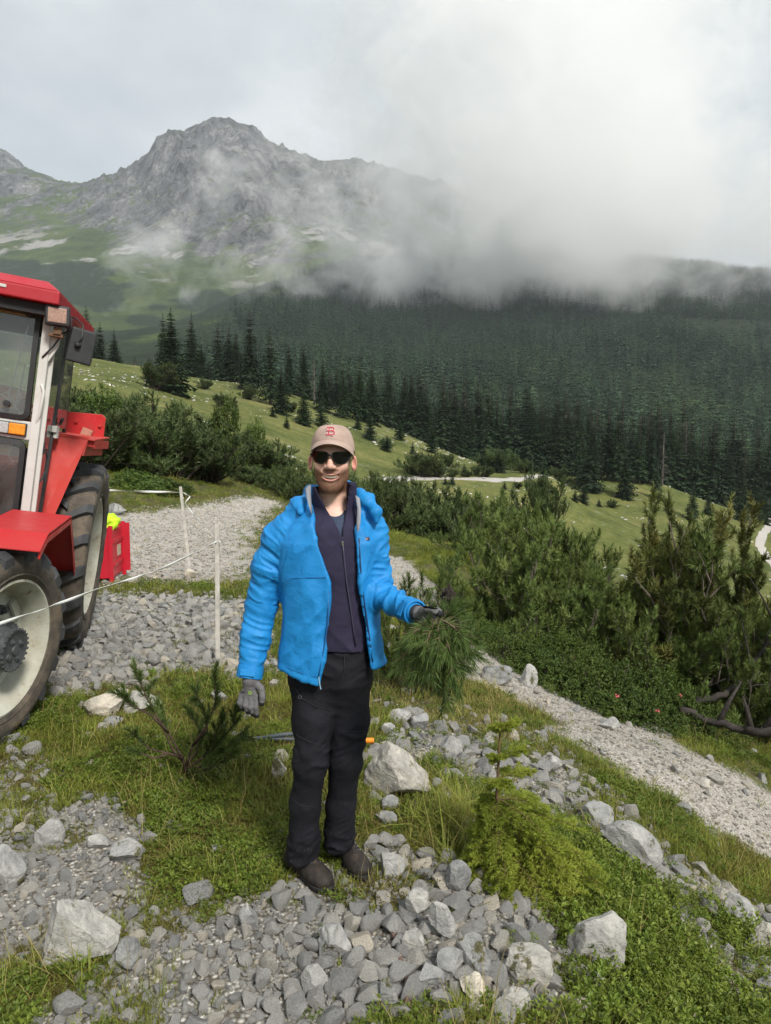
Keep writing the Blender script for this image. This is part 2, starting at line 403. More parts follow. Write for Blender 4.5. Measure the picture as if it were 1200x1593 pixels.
# ------------------------------------------------------------------ the forested hillside and the mountain
def far_ctl(rows):
    P = np.array([ctl(px, py, Y) for px, py, Y in rows]); a, r = polar(P[:, 0], P[:, 1]); return TPS(np.c_[a * 2.2, np.log(r)], P[:, 2] / r, 1e-4)
hill_rows = []
for px, prof in {-150: [(700, 300), (600, 420), (560, 650), (525, 1000), (505, 1300), (520, 1800)],
                 100: [(690, 300), (610, 420), (575, 650), (540, 950), (520, 1250), (530, 1700)],
                 250: [(690, 300), (610, 420), (570, 650), (535, 900), (512, 1200), (520, 1700)],
                 400: [(700, 300), (615, 420), (570, 620), (520, 900), (478, 1200), (455, 1500), (470, 2000)],
                 600: [(720, 300), (630, 430), (585, 620), (530, 900), (470, 1250), (420, 1600), (430, 2200)],
                 800: [(745, 300), (660, 430), (600, 620), (540, 850), (465, 1250), (400, 1700), (395, 1900), (430, 2600)],
                 1000: [(760, 300), (680, 430), (610, 620), (545, 850), (480, 1200), (430, 1700), (408, 2000), (450, 2700)],
                 1200: [(770, 300), (690, 430), (625, 620), (550, 850), (480, 1200), (440, 1600), (420, 1900), (460, 2600)],
                 1500: [(770, 300), (690, 430), (625, 620), (550, 850), (480, 1200), (440, 1600), (420, 1900), (460, 2600)]}.items():
    hill_rows += [(px, py, Y) for py, Y in prof]
_hill = far_ctl(hill_rows)
def HILL(x, y):
    a, r = polar(np.asarray(x, float), np.asarray(y, float)); z = EYE + _hill(a * 2.2, np.log(r)) * r
    return z + fbm(x / 260, y / 260, 1, 5) * 26 * sstep(350, 900, r) + fbm(x / 60, y / 60, 4, 3) * 3
V, F = polar_sheet(np.linspace(-RAD(42), RAD(42), 260), np.geomspace(290, 2600, 150), HILL)
t = NT('forest_floor_hillside')
c = t.ramp(t.noise(.006, 6, .6), [(.4, (.016, .026, .012)), (.60, (.026, .038, .015)), (.70, (.075, .10, .030)), (.8, (.11, .13, .04))])
HILL_MAT = t.bsdf(t.mix(1., c, t.ramp(t.noise(.08, 6, .8), [(.3, .6), (.7, 1.3)]), 'MULTIPLY'), .95, t.bump(t.noise(.08, 6, .75), 1, 6), .1)
hill = obj('hill', mesh('hill', V, F, HILL_MAT, True), kind='structure')

mt_rows = []
for px, prof in {-250: [(560, 1200), (520, 1500), (470, 1800), (380, 2300), (250, 2700), (190, 3000), (330, 3800)],
                 0: [(560, 1200), (500, 1500), (445, 1800), (400, 2050), (330, 2500), (235, 3000), (360, 3800)],
                 55: [(560, 1200), (500, 1500), (440, 1800), (395, 2050), (340, 2400), (267, 2900), (380, 3700)],
                 110: [(560, 1200), (500, 1500), (440, 1800), (390, 2050), (350, 2350), (292, 2800), (400, 3600)],
                 165: [(560, 1200), (510, 1450), (450, 1750), (400, 2000), (350, 2250), (276, 2650), (400, 3500)],
                 210: [(560, 1200), (510, 1450), (450, 1750), (400, 2000), (365, 2120), (268, 2480), (390, 3400)],
                 245: [(560, 1200), (510, 1450), (450, 1750), (405, 2000), (370, 2080), (228, 2420), (380, 3400)],
                 300: [(560, 1200), (510, 1450), (450, 1750), (410, 1950), (375, 2050), (212, 2420), (370, 3400)],
                 340: [(560, 1200), (510, 1450), (455, 1720), (410, 1950), (365, 2050), (290, 2200), (200, 2440), (370, 3400)],
                 400: [(560, 1200), (510, 1450), (460, 1700), (410, 1950), (365, 2050), (290, 2200), (216, 2440), (370, 3400)],
                 450: [(560, 1200), (510, 1450), (460, 1700), (410, 1950), (365, 2050), (290, 2250), (247, 2400), (370, 3400)],
                 600: [(560, 1200), (520, 1450), (470, 1700), (420, 1950), (365, 2100), (265, 2450), (380, 3400)],
                 750: [(560, 1200), (520, 1450), (470, 1700), (430, 2000), (380, 2200), (320, 2500), (400, 3400)],
                 950: [(560, 1200), (530, 1450), (480, 1800), (450, 2200), (430, 2600), (480, 3400)],
                 1300: [(600, 1200), (560, 1450), (520, 1900), (480, 2500), (520, 3400)]}.items():
    mt_rows += [(px, py, Y) for py, Y in prof]
_mt = far_ctl(mt_rows)
def MT(x, y):
    a, r = polar(np.asarray(x, float), np.asarray(y, float)); b = _mt(a * 2.2, np.log(r)); z = EYE + b * r
    rock = sstep(.27, .36, b)
    wx = x + 90 * vnoise(x / 300, y / 300, 2); wy = y + 90 * vnoise(x / 300, y / 300, 9)
    n = fbm(wx / 240, wy / 340, z / 420, 6, .55, True) * 56 + fbm(wx / 70, wy / 110, z / 300, 4, .6, True) * 24 + fbm(x / 22, y / 22, z / 60, 3, .6) * 6
    soft_ = fbm(x / 300, y / 300, 3, 5) * 30
    return z + n * (.16 + .84 * rock) - rock * 44 + soft_ * (1 - rock) * .6
_sc = []
for q_ in ((85, 445, 110, 34), (20, 425, 60, 22), (150, 462, 46, 20), (225, 498, 30, 9), (260, 515, 44, 12), (245, 478, 16, 5), (330, 470, 60, 16)): _sc.append(q_)
def scrub_mask(V):
    d = V[:, 1] * CP - (V[:, 2] - EYE) * SP; px = 600 + FPX * V[:, 0] / d; py = 796.5 - FPX * ((V[:, 2] - EYE) * CP + V[:, 1] * SP) / d; m = np.zeros(len(V)); w = .45 * fbm(V[:, 0] / 60, V[:, 1] / 60, 5, 4)
    for cx_, cy_, rx, ry in _sc: m = np.maximum(m, sstep(1.08, .92, np.hypot((px - cx_) / rx, (py - cy_) / ry) + w))
    return m * (V[:, 1] < 2100)
V, F = polar_sheet(np.concatenate([np.linspace(-RAD(44), -RAD(31), 60, endpoint=False), np.linspace(-RAD(31), RAD(8), 620), np.linspace(RAD(8), RAD(42), 91)[1:]]), np.concatenate([np.geomspace(1150, 1800, 60, endpoint=False), np.geomspace(1800, 2600, 250), np.geomspace(2610, 3700, 60)]), MT)
t = NT('limestone_mountain')
geo = t.n('ShaderNodeNewGeometry'); sep = t.n('ShaderNodeSeparateXYZ'); t.L(geo.outputs['Normal'], sep.inputs[0]); pos = t.n('ShaderNodeSeparateXYZ'); t.L(geo.outputs['Position'], pos.inputs[0])
mp = t.n('ShaderNodeMapping'); mp.inputs['Scale'].default_value = (1, 1, .45); t.L(t.co(), mp.inputs[0])
rk = t.ramp(t.noise(.012, 9, .72, .6, mp.outputs[0]), [(.32, (.065, .068, .072)), (.5, (.150, .150, .153)), (.70, (.36, .355, .345))])
crack = t.ramp(t.noise(.035, 8, .78, 1.5, mp.outputs[0]), [(.40, .28), (.52, 1.)])
rk = t.mix(1., rk, crack, 'MULTIPLY')
gs = t.ramp(t.noise(.01, 8, .7), [(.3, (.032, .052, .018)), (.5, (.070, .098, .028)), (.72, (.125, .150, .045))])
slope = t.math('ADD', sep.outputs[2], t.math('MULTIPLY', t.math('SUBTRACT', t.noise(.012, 8, .75), .5), .75))
zf = t.math('DIVIDE', pos.outputs[2], 1100.)
slope = t.math('SUBTRACT', slope, t.math('MULTIPLY', t.math('SUBTRACT', zf, .40), .28))
grassy = t.ramp(slope, [(.655, 0.), (.745, 1.)])
base = t.mix(grassy, rk, gs)
# pale scree fans under the walls, dark dwarf-pine patches on the lower slopes
scm = t.math('MULTIPLY', t.ramp(t.noise(.0052, 4, .6), [(.53, 0.), (.58, 1.)]), t.ramp(zf, [(.34, 0.), (.42, 1.), (.56, 1.), (.66, 0.)]))
base = t.mix(t.math('MULTIPLY', scm, grassy), base, (.36, .345, .33))
dk = t.math('MULTIPLY', t.ramp(t.noise(.0045, 7, .62), [(.49, 0.), (.515, 1.)]), t.ramp(zf, [(.30, 1.), (.42, 0.)]))
base = t.mix(t.math('MAXIMUM', t.math('MULTIPLY', t.attr('scrub'), .95), t.math('MULTIPLY', dk, .4)), base, t.ramp(t.noise(.06, 6, .8), [(.3, (.014, .026, .014)), (.7, (.035, .052, .024))]))
MT_MAT = t.bsdf(base, .95, t.bump(t.noise(.05, 9, .75, .5, mp.outputs[0]), 1., 14), .1)
mountain = obj('mountain', mesh('mountain', V, F, MT_MAT, True, {'scrub': scrub_mask(V)}), kind='structure')

# ------------------------------------------------------------------ haze and the mist bank
def volbox(name, lo, hi, mat):
    b = MB(); c = [(lo[i] + hi[i]) / 2 for i in range(3)]; b.box(c, [hi[i] - lo[i] for i in range(3)]); return b.build(name, mat)
t = NT('haze_air'); pv = t.n('ShaderNodeVolumePrincipled'); pv.inputs['Color'].default_value = (.82, .90, 1, 1); pv.inputs['Density'].default_value = HAZE_D
t.L(pv.outputs[0], t.out.inputs['Volume'])
if HAZE_D > 0: tag(volbox('haze', (-4350, -4350, -420), (4350, 4350, 1450), t.m), 'pale blue haze of damp air over the whole valley', 'haze', kind='stuff')

t = NT('mist_cloud'); P = t.n('ShaderNodeNewGeometry').outputs['Position']
sp = t.n('ShaderNodeSeparateXYZ'); t.L(P, sp.inputs[0]); X, Y, Z = sp.outputs
mp = t.n('ShaderNodeMapping'); mp.inputs['Scale'].default_value = (.001, .001, .001); t.L(P, mp.inputs[0])
mp2 = t.n('ShaderNodeMapping'); mp2.inputs['Scale'].default_value = (1, 1, 1.1); mp2.inputs['Rotation'].default_value = (0, RAD(-35), 0); t.L(mp.outputs[0], mp2.inputs[0])
n1 = t.noise(3.2, 5, .58, .3, mp2.outputs[0]); n2 = t.noise(11, 6, .66, 1.1, mp2.outputs[0])
# signed extents, metres: left edge leans, lower edge lies on the forest
zl = t.math('ADD', 190., t.math('MULTIPLY', X, -.03))
w1 = t.math('SUBTRACT', n1, .5); w2 = t.math('SUBTRACT', n2, .5)
Zw = t.math('ADD', Z, t.math('ADD', t.math('MULTIPLY', w1, 380.), t.math('MULTIPLY', w2, 360.)))
Xw = t.math('ADD', X, t.math('ADD', t.math('MULTIPLY', w1, 700.), t.math('MULTIPLY', w2, 420.)))
lo_ = t.math('DIVIDE', t.math('SUBTRACT', Zw, t.math('ADD', zl, 22.)), 120., clamp=True)
le = t.math('DIVIDE', t.math('SUBTRACT', t.math('ADD', Xw, t.math('MULTIPLY', Z, -.28)), -370.), 420., clamp=True)
# thins out to the right over the wooded ridge, below the open cloud
rr_ = t.math('DIVIDE', t.math('SUBTRACT', X, 330.), 200., clamp=True)
zt = t.math('DIVIDE', t.math('SUBTRACT', Z, 330.), 150., clamp=True)
rt = t.math('SUBTRACT', 1., t.math('MULTIPLY', rr_, .55))
top = t.math('SUBTRACT', 1., t.math('MULTIPLY', t.math('DIVIDE', t.math('SUBTRACT', Z, 520.), 300., clamp=True), .4))
b_ = t.math('MULTIPLY', t.math('MULTIPLY', lo_, le), t.math('MULTIPLY', rt, top))
nn = t.math('ADD', t.math('MULTIPLY', t.math('SUBTRACT', n1, .5), 2.6), t.math('MULTIPLY', t.math('SUBTRACT', n2, .5), 2.6))
d_ = t.math('ADD', t.math('MULTIPLY', b_, .95), nn)
d_ = t.math('SUBTRACT', d_, .36)
d_ = t.math('MULTIPLY', t.math('MAXIMUM', d_, 0.), t.math('GREATER_THAN', b_, .001))
ed = t.math('MULTIPLY', t.math('DIVIDE', t.math('SUBTRACT', Y, 900.), 90., clamp=True), t.math('DIVIDE', t.math('SUBTRACT', 1400., Y), 90., clamp=True))
ed = t.math('MULTIPLY', ed, t.math('DIVIDE', t.math('SUBTRACT', 900., Z), 250., clamp=True))
ed = t.math('MULTIPLY', ed, t.math('ADD', .7, t.math('MULTIPLY', .3, t.math('DIVIDE', t.math('SUBTRACT', Z, 270.), 190., clamp=True))))
pv = t.n('ShaderNodeVolumeScatter'); pv.inputs['Color'].default_value = (.995, .997, 1, 1); pv.inputs['Anisotropy'].default_value = .12
t.L(t.math('MULTIPLY', t.math('MULTIPLY', d_, ed), .015), pv.inputs['Density']); t.L(pv.outputs[0], t.out.inputs['Volume'])
t.m.cycles.volume_step_rate = .2
if MIST: tag(volbox('mist', (-700, 900, 215), (1300, 1400, 900), t.m), 'bank of white mist drifting across the mountain and the upper forest', 'mist', kind='stuff')
# ------------------------------------------------------------------ scatter with geometry nodes (only for what nobody could count)
def proto_collection(name, objs):
    c = bpy.data.collections.new(name)
    for o in objs: c.objects.link(o)
    return c
def proto(name, me): return bpy.data.objects.new(name, me)
def scatter(name, P, rot, scl, idx, protos, **k):
    me = mesh(name, P, [], None, attrs={'rot': np.asarray(rot, np.float32).reshape(-1, 3), 'scl': np.asarray(scl, np.float32).reshape(-1, 3), 'idx': idx})
    o = obj(name, me, **k)
    g = bpy.data.node_groups.new(name, 'GeometryNodeTree')
    g.interface.new_socket(name='Geometry', in_out='INPUT', socket_type='NodeSocketGeometry')
    g.interface.new_socket(name='Geometry', in_out='OUTPUT', socket_type='NodeSocketGeometry')
    N = g.nodes; i_ = N.new('NodeGroupInput'); o_ = N.new('NodeGroupOutput'); ip = N.new('GeometryNodeInstanceOnPoints'); ci = N.new('GeometryNodeCollectionInfo')
    ci.inputs['Collection'].default_value = proto_collection(name + '_kinds', protos); ci.inputs['Separate Children'].default_value = True; ci.inputs['Reset Children'].default_value = True
    def at(nm, ty):
        a = N.new('GeometryNodeInputNamedAttribute'); a.data_type = ty; a.inputs['Name'].default_value = nm; return a.outputs['Attribute']
    ip.inputs['Pick Instance'].default_value = True
    e2r = N.new('FunctionNodeEulerToRotation'); Lk = g.links.new
    Lk(i_.outputs[0], ip.inputs['Points']); Lk(ci.outputs[0], ip.inputs['Instance'])
    Lk(at('rot', 'FLOAT_VECTOR'), e2r.inputs[0]); Lk(e2r.outputs[0], ip.inputs['Rotation']); Lk(at('scl', 'FLOAT_VECTOR'), ip.inputs['Scale'])
    f2i = N.new('FunctionNodeFloatToInt'); Lk(at('idx', 'FLOAT'), f2i.inputs[0]); Lk(f2i.outputs[0], ip.inputs['Instance Index'])
    Lk(ip.outputs[0], o_.inputs[0])
    md = o.modifiers.new('scatter', 'NODES'); md.node_group = g
    return o

def needle_mat(name, a, b, c, rough=.75, scale=1.2, trans=0.0, vv=(.72, .6), wide=False):
    t = NT(name); r = t.rand(); n = t.noise(scale, 4, .6)
    col = t.ramp(n, [(.28, a), (.5, b), (.75, c)])
    hsv = t.n('ShaderNodeHueSaturation'); t.L(col, hsv.inputs['Color'])
    t.L(t.math('ADD', .493, t.math('MULTIPLY', r, .016)), hsv.inputs['Hue']); t.L(t.math('ADD', vv[0], t.math('MULTIPLY', t.math('FRACT', t.math('MULTIPLY', r, 7.3)), vv[1])), hsv.inputs['Value'])
    if wide:
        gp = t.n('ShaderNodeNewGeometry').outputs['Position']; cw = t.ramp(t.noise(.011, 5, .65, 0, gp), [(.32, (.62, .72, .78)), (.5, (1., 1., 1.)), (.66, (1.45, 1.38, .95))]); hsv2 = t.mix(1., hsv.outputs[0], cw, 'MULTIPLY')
    else: hsv2 = hsv.outputs[0]
    m = t.bsdf(hsv2, rough, None, .25)
    if trans:
        tl = t.n('ShaderNodeBsdfTranslucent'); t.L(hsv.outputs[0], tl.inputs['Color']); mx = t.n('ShaderNodeMixShader'); mx.inputs[0].default_value = trans
        t.L(t.b.outputs[0], mx.inputs[1]); t.L(tl.outputs[0], mx.inputs[2]); t.L(mx.outputs[0], t.out.inputs['Surface'])
    return m
M_SPRUCE = needle_mat('spruce_needles', (.013, .027, .012), (.024, .043, .018), (.044, .066, .026), scale=.4)
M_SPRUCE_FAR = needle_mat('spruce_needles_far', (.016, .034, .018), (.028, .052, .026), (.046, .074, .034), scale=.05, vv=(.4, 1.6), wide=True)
M_BARK = simple('spruce_bark', (.10, .085, .07), .9, .35, 8, .6, 60, .1)
M_DEAD = simple('dead_wood', (.12, .105, .095), .9, .3, 5, .4, 50, .1)

def spruce_mesh(seed, levels, nb, detail, R=.13, base=.04, droop=.35, gap=.0):
    """unit height, thousands of hanging twigs on whorled boughs"""
    r = np.random.default_rng(seed); V = []; F = []
    side_bias = r.uniform(.8, 1.2, 12)
    for li in range(levels):
        u = (li + r.uniform(-.3, .3)) / levels; z = base + (1 - base) * u ** .92
        if r.random() < gap: continue
        rad = R * ((1 - u) ** .78) * (1.0 if u > .1 else .8 + 2 * u) * r.uniform(.8, 1.18) + .004
        n = max(4, int(nb * (.45 + .55 * (1 - u)))); a0 = r.uniform(0, 6.28)
        for b in range(n):
            a = a0 + 6.283 * (b + r.uniform(-.25, .25)) / n; L = rad * r.uniform(.62, 1.15) * side_bias[int(a / 6.283 * 12) % 12]
            d = np.array([math.cos(a), math.sin(a), 0]); s = np.array([-math.sin(a), math.cos(a), 0])
            up = .25 * (u - .25); p = []
            for q in range(detail + 1):
                w = q / detail; p.append(np.array([0, 0, z]) + d * L * w + np.array([0, 0, L * (up * w - droop * w * w * (1.1 - u))]))
            wd = L * .36 * r.uniform(.8, 1.2)
            for q in range(detail):
                A, B = p[q], p[q + 1]; ws = wd * (1 - .55 * q / detail)
                for sg in (-1, 1):
                    o = len(V); tip = B * .55 + A * .45 + s * sg * ws + d * L * .12 - np.array([0, 0, ws * r.uniform(.25, .9)])
                    V += [A, B, tip]; F.append((o, o + 1, o + 2))
                if detail > 2:
                    o = len(V); tip = (A + B) / 2 + s * r.uniform(-.4, .4) * ws - np.array([0, 0, ws * r.uniform(.6, 1.3)]); V += [A, B, tip]; F.append((o, o + 1, o + 2))
            o = len(V); V += [p[-1] - s * wd * .25, p[-1] + s * wd * .25, p[-1] + d * L * .14 - np.array([0, 0, L * .05])]; F.append((o, o + 1, o + 2))
    V += [np.array([-.004, 0, .97]), np.array([.004, 0, .97]), np.array([0, 0, 1.02])]; o = len(V) - 3; F.append((o, o + 1, o + 2))
    return np.array(V), np.array(F)
def trunk_mesh(name, r0=.012, mat=None, bare=0, seed=0):
    b = MB(); b.tube([(0, 0, -.03), (.001, 0, .3), (0, .001, .7), (0, 0, .98)], [r0 * 1.15, r0, r0 * .55, .0012], 7)
    rr_ = random.Random(seed)
    for k in range(bare):
        z = .12 + .85 * k / bare; a = rr_.uniform(0, 6.28); L = .11 * (1 - z) ** .7 * rr_.uniform(.5, 1.2) + .008
        b.tube([(0, 0, z), (math.cos(a) * L * .6, math.sin(a) * L * .6, z - L * .12), (math.cos(a + .2) * L, math.sin(a + .2) * L, z - L * .3)], [.0028, .002, .0008], 3, False)
    me = bpy.data.meshes.new(name); me.from_pydata([tuple(p) for p in b.v], [], b.f); me.materials.append(mat or M_BARK); me.update(); return me

# far forest: tens of thousands, one mass
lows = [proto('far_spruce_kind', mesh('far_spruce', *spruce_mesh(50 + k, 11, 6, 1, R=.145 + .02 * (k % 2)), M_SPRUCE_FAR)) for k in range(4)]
def forest_points():
    r = np.random.default_rng(11); n = 95000
    A = r.uniform(-RAD(33), RAD(33), n); R_ = np.sqrt(r.uniform(330 ** 2, 2250 ** 2, n)); x = R_ * np.sin(A); y = R_ * np.cos(A)
    u = x / y * FPX + 600
    dens = .85 + .55 * fbm(x / 120, y / 120, 2, 4) + .5 * fbm(x / 30, y / 30, 7, 2)
    left = sstep(190, 420, u + 90 * fbm(x / 200, y / 200, 8, 3) - (R_ - 420) * .18)
    clear = 1 - sstep(.10, .22, fbm(x / 170, y / 130, 21, 4)) * .96 * sstep(560, 800, R_) * sstep(700, 1000, u) * (1-sstep(1700,1900,R_))
    keep = r.random(n) < np.clip(dens, .18, 1) * left * clear * np.clip(.35 + R_ / 1400, .5, 1)
    return x[keep], y[keep]
x, y = forest_points(); z = HILL(x, y); n = len(x); r = np.random.default_rng(12)
hgt_ = r.uniform(15, 31, n) * (1 - .35 * sstep(1500, 2200, np.hypot(x, y))) * np.where(r.random(n) < .2, .6, 1); wd_ = hgt_ * r.uniform(.8, 1.25, n)
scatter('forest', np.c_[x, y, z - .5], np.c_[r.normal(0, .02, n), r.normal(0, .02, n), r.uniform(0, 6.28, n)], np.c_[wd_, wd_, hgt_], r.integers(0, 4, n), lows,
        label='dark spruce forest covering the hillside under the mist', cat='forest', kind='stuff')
# valley floor behind the meadow edge, seen between the nearer trunks
n = 2600; A = r.uniform(-RAD(12), RAD(36), n); R_ = r.uniform(262, 380, n); x = R_ * np.sin(A); y = R_ * np.cos(A); z = np.maximum(H(x, y), np.where(R_ > 300, HILL(x, y), -1e9)); hgt_ = r.uniform(14, 26, n)
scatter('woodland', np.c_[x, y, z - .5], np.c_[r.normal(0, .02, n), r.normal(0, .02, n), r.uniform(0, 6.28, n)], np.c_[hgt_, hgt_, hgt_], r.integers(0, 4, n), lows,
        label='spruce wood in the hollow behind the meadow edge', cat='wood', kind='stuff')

# individual spruces
SPR = [mesh('crown', *spruce_mesh(100 + k, lv, nb, 4, R, base, dr, gp), M_SPRUCE) for k, (lv, nb, R, base, dr, gp) in enumerate([
    (44, 12, .135, .03, .35, 0), (46, 11, .115, .05, .45, .05), (42, 12, .15, .02, .3, 0), (44, 10, .10, .10, .5, .12), (40, 12, .165, .02, .35, .03), (30, 10, .24, .0, .15, 0), (28, 10, .28, .0, .1, 0)])]
TRK = trunk_mesh('trunk'); TRK_DEAD = trunk_mesh('trunk_dead', .011, M_DEAD, 90, 4)
ORD = 'first second third fourth fifth sixth seventh eighth ninth tenth eleventh twelfth thirteenth fourteenth fifteenth sixteenth seventeenth eighteenth nineteenth twentieth twenty-first twenty-second twenty-third twenty-fourth twenty-fifth twenty-sixth twenty-seventh twenty-eighth twenty-ninth thirtieth thirty-first thirty-second thirty-third thirty-fourth thirty-fifth thirty-sixth thirty-seventh thirty-eighth thirty-ninth fortieth'.split()
def spruce(x, y, h, var, wide=1.0, name='spruce_tree', **k):
    z = hz(x, y); o = empty(name, (x, y, z - .12), (random.gauss(0, .012), random.gauss(0, .012), random.uniform(0, 6.28)), **k); o.scale = (h * wide * 1.4, h * wide * 1.4, h)
    if var < 0: obj('trunk', TRK_DEAD, o)
    else: obj('trunk', TRK, o); obj('crown', SPR[var], o)
    return o
# (px, top py, base py) read off the photograph, then planted where that base meets the meadow
T = [('crest', 137, 475, 556, 0, 1), ('crest', 156, 498, 553, 1, 1), ('crest', 179, 511, 561, 2, 1), ('crest', 256, 486, 590, 1, .9), ('crest', 269, 477, 612, 0, 1.05), ('crest', 299, 485, 582, 2, .8), ('crest', 315, 531, 584, 0, 1),
     ('crest', 339, 497, 589, 3, 1), ('crest', 357, 506, 592, 2, .85), ('crest', 368, 512, 594, 0, .9), ('crest', 389, 481, 608, 1, .95), ('crest', 421, 503, 630, 3, 1.1), ('crest', 438, 568, 644, 2, 1), ('crest', 451, 531, 616, 1, .9),
     ('crest', 473, 532, 620, 0, .95), ('crest', 503, 560, 640, 0, 1), ('crest', 535, 565, 650, 1, 1), ('crest', 560, 556, 655, 2, .8), ('crest', 578, 562, 660, 0, .9),
     ('edge', 605, 570, 664, 1, 1), ('edge', 640, 577, 669, 0, .9), ('edge', 652, 573, 671, 1, 1), ('edge', 661, 605, 673, 2, .9), ('edge', 690, 582, 676, 3, 1.2), ('edge', 715, 625, 702, 2, .9), ('edge', 700, 640, 700, 0, 1), ('edge', 733, 632, 704, 0, .95),
     ('edge', 760, 600, 709, 1, 1), ('edge', 773, 608, 711, 0, .8), ('edge', 792, 595, 704, 3, 1.2), ('edge', 825, 612, 710, 0, .9), ('edge', 842, 622, 734, 1, .95), ('edge', 861, 620, 739, 0, 1.0), ('edge', 878, 610, 735, 3, 1.1), ('edge', 893, 640, 712, 2, .9),
     ('edge', 905, 670, 752, 2, .9), ('edge', 920, 650, 764, 0, .95), ('edge', 900, 615, 740, 1, 1), ('edge', 945, 620, 745, 3, 1), ('edge', 960, 630, 748, 1, 1), ('edge', 972, 695, 775, 4, 1), ('edge', 995, 645, 752, 3, 1), ('edge', 1010, 640, 752, 1, 1),
     ('edge', 1040, 635, 755, 0, .85), ('edge', 1052, 650, 756, 3, 1.1), ('edge', 1075, 640, 757, 1, 1), ('edge', 1092, 655, 772, 3, 1.1), ('edge', 1108, 648, 768, 1, 1), ('edge', 1130, 680, 780, 0, .85), ('edge', 1155, 738, 811, 4, .9), ('edge', 1126, 735, 782, 2, 1), ('edge', 1187, 748, 815, 0, 1.1),
     ('edge', 1160, 675, 788, 3, 1), ('edge', 1176, 660, 790, 1, 1), ('edge', 1197, 650, 792, 0, .9), ('edge', 1020, 720, 775, 4, .9), ('edge', 1077, 750, 809, 2, 1),
     ('young', 202, 558, 0, 0, 1), ('young', 345, 605, 631, 6, .7), ('young', 365, 614, 637, 5, 1), ('young', 424, 632, 648, 6, 1), ('young', 446, 645, 666, 5, 1), ('young', 472, 600, 661, 2, 1.15), ('young', 500, 618, 664, 5, .8),
     ('young', 622, 650, 685, 5, 1), ('young', 672, 655, 704, 5, .8), ('young', 642, 685, 707, 6, .8), ('young', 602, 674, 702, 5, 1.1), ('young', 576, 640, 684, 5, .9), ('young', 722, 718, 739, 5, 1), ('young', 557, 640, 668, 6, .8),
     ('young', 704, 734, 754, 6, .9), ('young', 693, 738, 754, 5, .9), ('young', 785, 746, 761, 6, 1), ('young', 845, 708, 764, 5, .7), ('young', 895, 760, 780, 5, 1), ('young', 908, 748, 783, 5, .9), ('young', 932, 774, 788, 6, 1), ('young', 1102, 765, 801, 2, 1.2),
     ('young', 750, 700, 732, 5, 1), ('young', 776, 695, 735, 6, .8), ('young', 826, 716, 737, 5, .9),
     ('dead', 489, 552, 630, -1, 1), ('dead', 1030, 670, 755, -1, 1.3), ('dead', 1065, 650, 756, -1, 1.2)]
T = [q for q in T if q[3] > 0]
for zone in ('crest', 'edge', 'young', 'dead'):
    L_ = sorted([q for q in T if q[0] == zone], key=lambda q: q[1])
    for i, (_, px, top, bs, var, wd) in enumerate(L_):
        hh = ground_hit(px, bs)
        if hh[1] > 195: Y = 185.; X_ = ray(px, bs)[0] * Y
        else: X_, Y = hh[0], hh[1]
        h = EYE + ray(px, top)[1] * Y - hz(X_, Y)
        base_px = {'crest': 'tall dark spruce on the meadow crest, %s from the left', 'edge': 'tall spruce at the lower meadow edge, %s from the left',
                   'young': 'short young spruce out on the open meadow, %s from the left', 'dead': 'bare grey dead spruce among green ones, %s from the left'}[zone] % ORD[i]
        spruce(X_, Y, max(h, 1.2), var, wd, label=base_px, cat='tree', group={'crest': 'spruces on the meadow crest', 'edge': 'spruces at the lower meadow edge', 'young': 'young spruces on the meadow', 'dead': 'dead spruces'}[zone])
# the ranks just behind them
rk = random.Random(5)
for i in range(150):
    px = rk.uniform(480, 1235) if i > 22 else rk.uniform(150, 480); Y = rk.uniform(192, 255)
    tp = (572 + (px - 480) * .075 if px > 480 else 548 + (px - 150) * .06) + rk.uniform(-8, 40); X_ = ray(px, tp)[0] * Y; h = EYE + ray(px, tp)[1] * Y - hz(X_, Y)
    if h < 6: continue
    spruce(X_, Y, min(h, 33), rk.choice([0, 1, 2, 3, 4]), rk.uniform(.95, 1.3), label='dark spruce in the close rank behind the meadow-edge trees', cat='tree', group='spruces in the rank behind the meadow edge')
# ------------------------------------------------------------------ near vegetation
def unit(a): return a / (np.linalg.norm(a, axis=-1, keepdims=True) + 1e-9)
def needles(P, D, L, k, nl, w, seed=0, spread=(62, 22), start=0.0, flat=0.0, droop=0.0):
    """k needles round every shoot: P base, D direction, L length; one thin triangle each"""
    r = np.random.default_rng(seed); P = np.asarray(P, float); D = unit(np.asarray(D, float)); n = len(P); L = np.broadcast_to(L, (n,))
    s = start + (1 - start) * (np.arange(k)[None] + r.uniform(0, 1, (n, k))) / k; ph = r.uniform(0, 2 * np.pi, (n, k))
    ref = np.where(np.abs(D[:, 2:3]) > .9, [[1., 0, 0]], [[0, 0, 1.]]); X = unit(np.cross(D, ref)); Y = np.cross(D, X)
    th = np.radians(spread[0] + (spread[1] - spread[0]) * s) * r.uniform(.8, 1.15, (n, k))
    yy = np.sin(ph) * (1 - flat)
    rad = X[:, None] * np.cos(ph)[..., None] + Y[:, None] * yy[..., None]
    d = unit(D[:, None] * np.cos(th)[..., None] + rad * np.sin(th)[..., None] - np.array([0, 0, droop]))
    b = P[:, None] + D[:, None] * (L[:, None] * s)[..., None]; ln = nl * r.uniform(.75, 1.15, (n, k))[..., None]
    side = unit(np.cross(d, r.normal(0, 1, (n, k, 3)))) * (w / 2)
    V = np.stack([b - side, b + side, b + d * ln], 2).reshape(-1, 3); return V, np.arange(len(V)).reshape(-1, 3)
class Twig:
    def __init__(s): s.mb = MB(); s.P = []; s.D = []; s.L = []
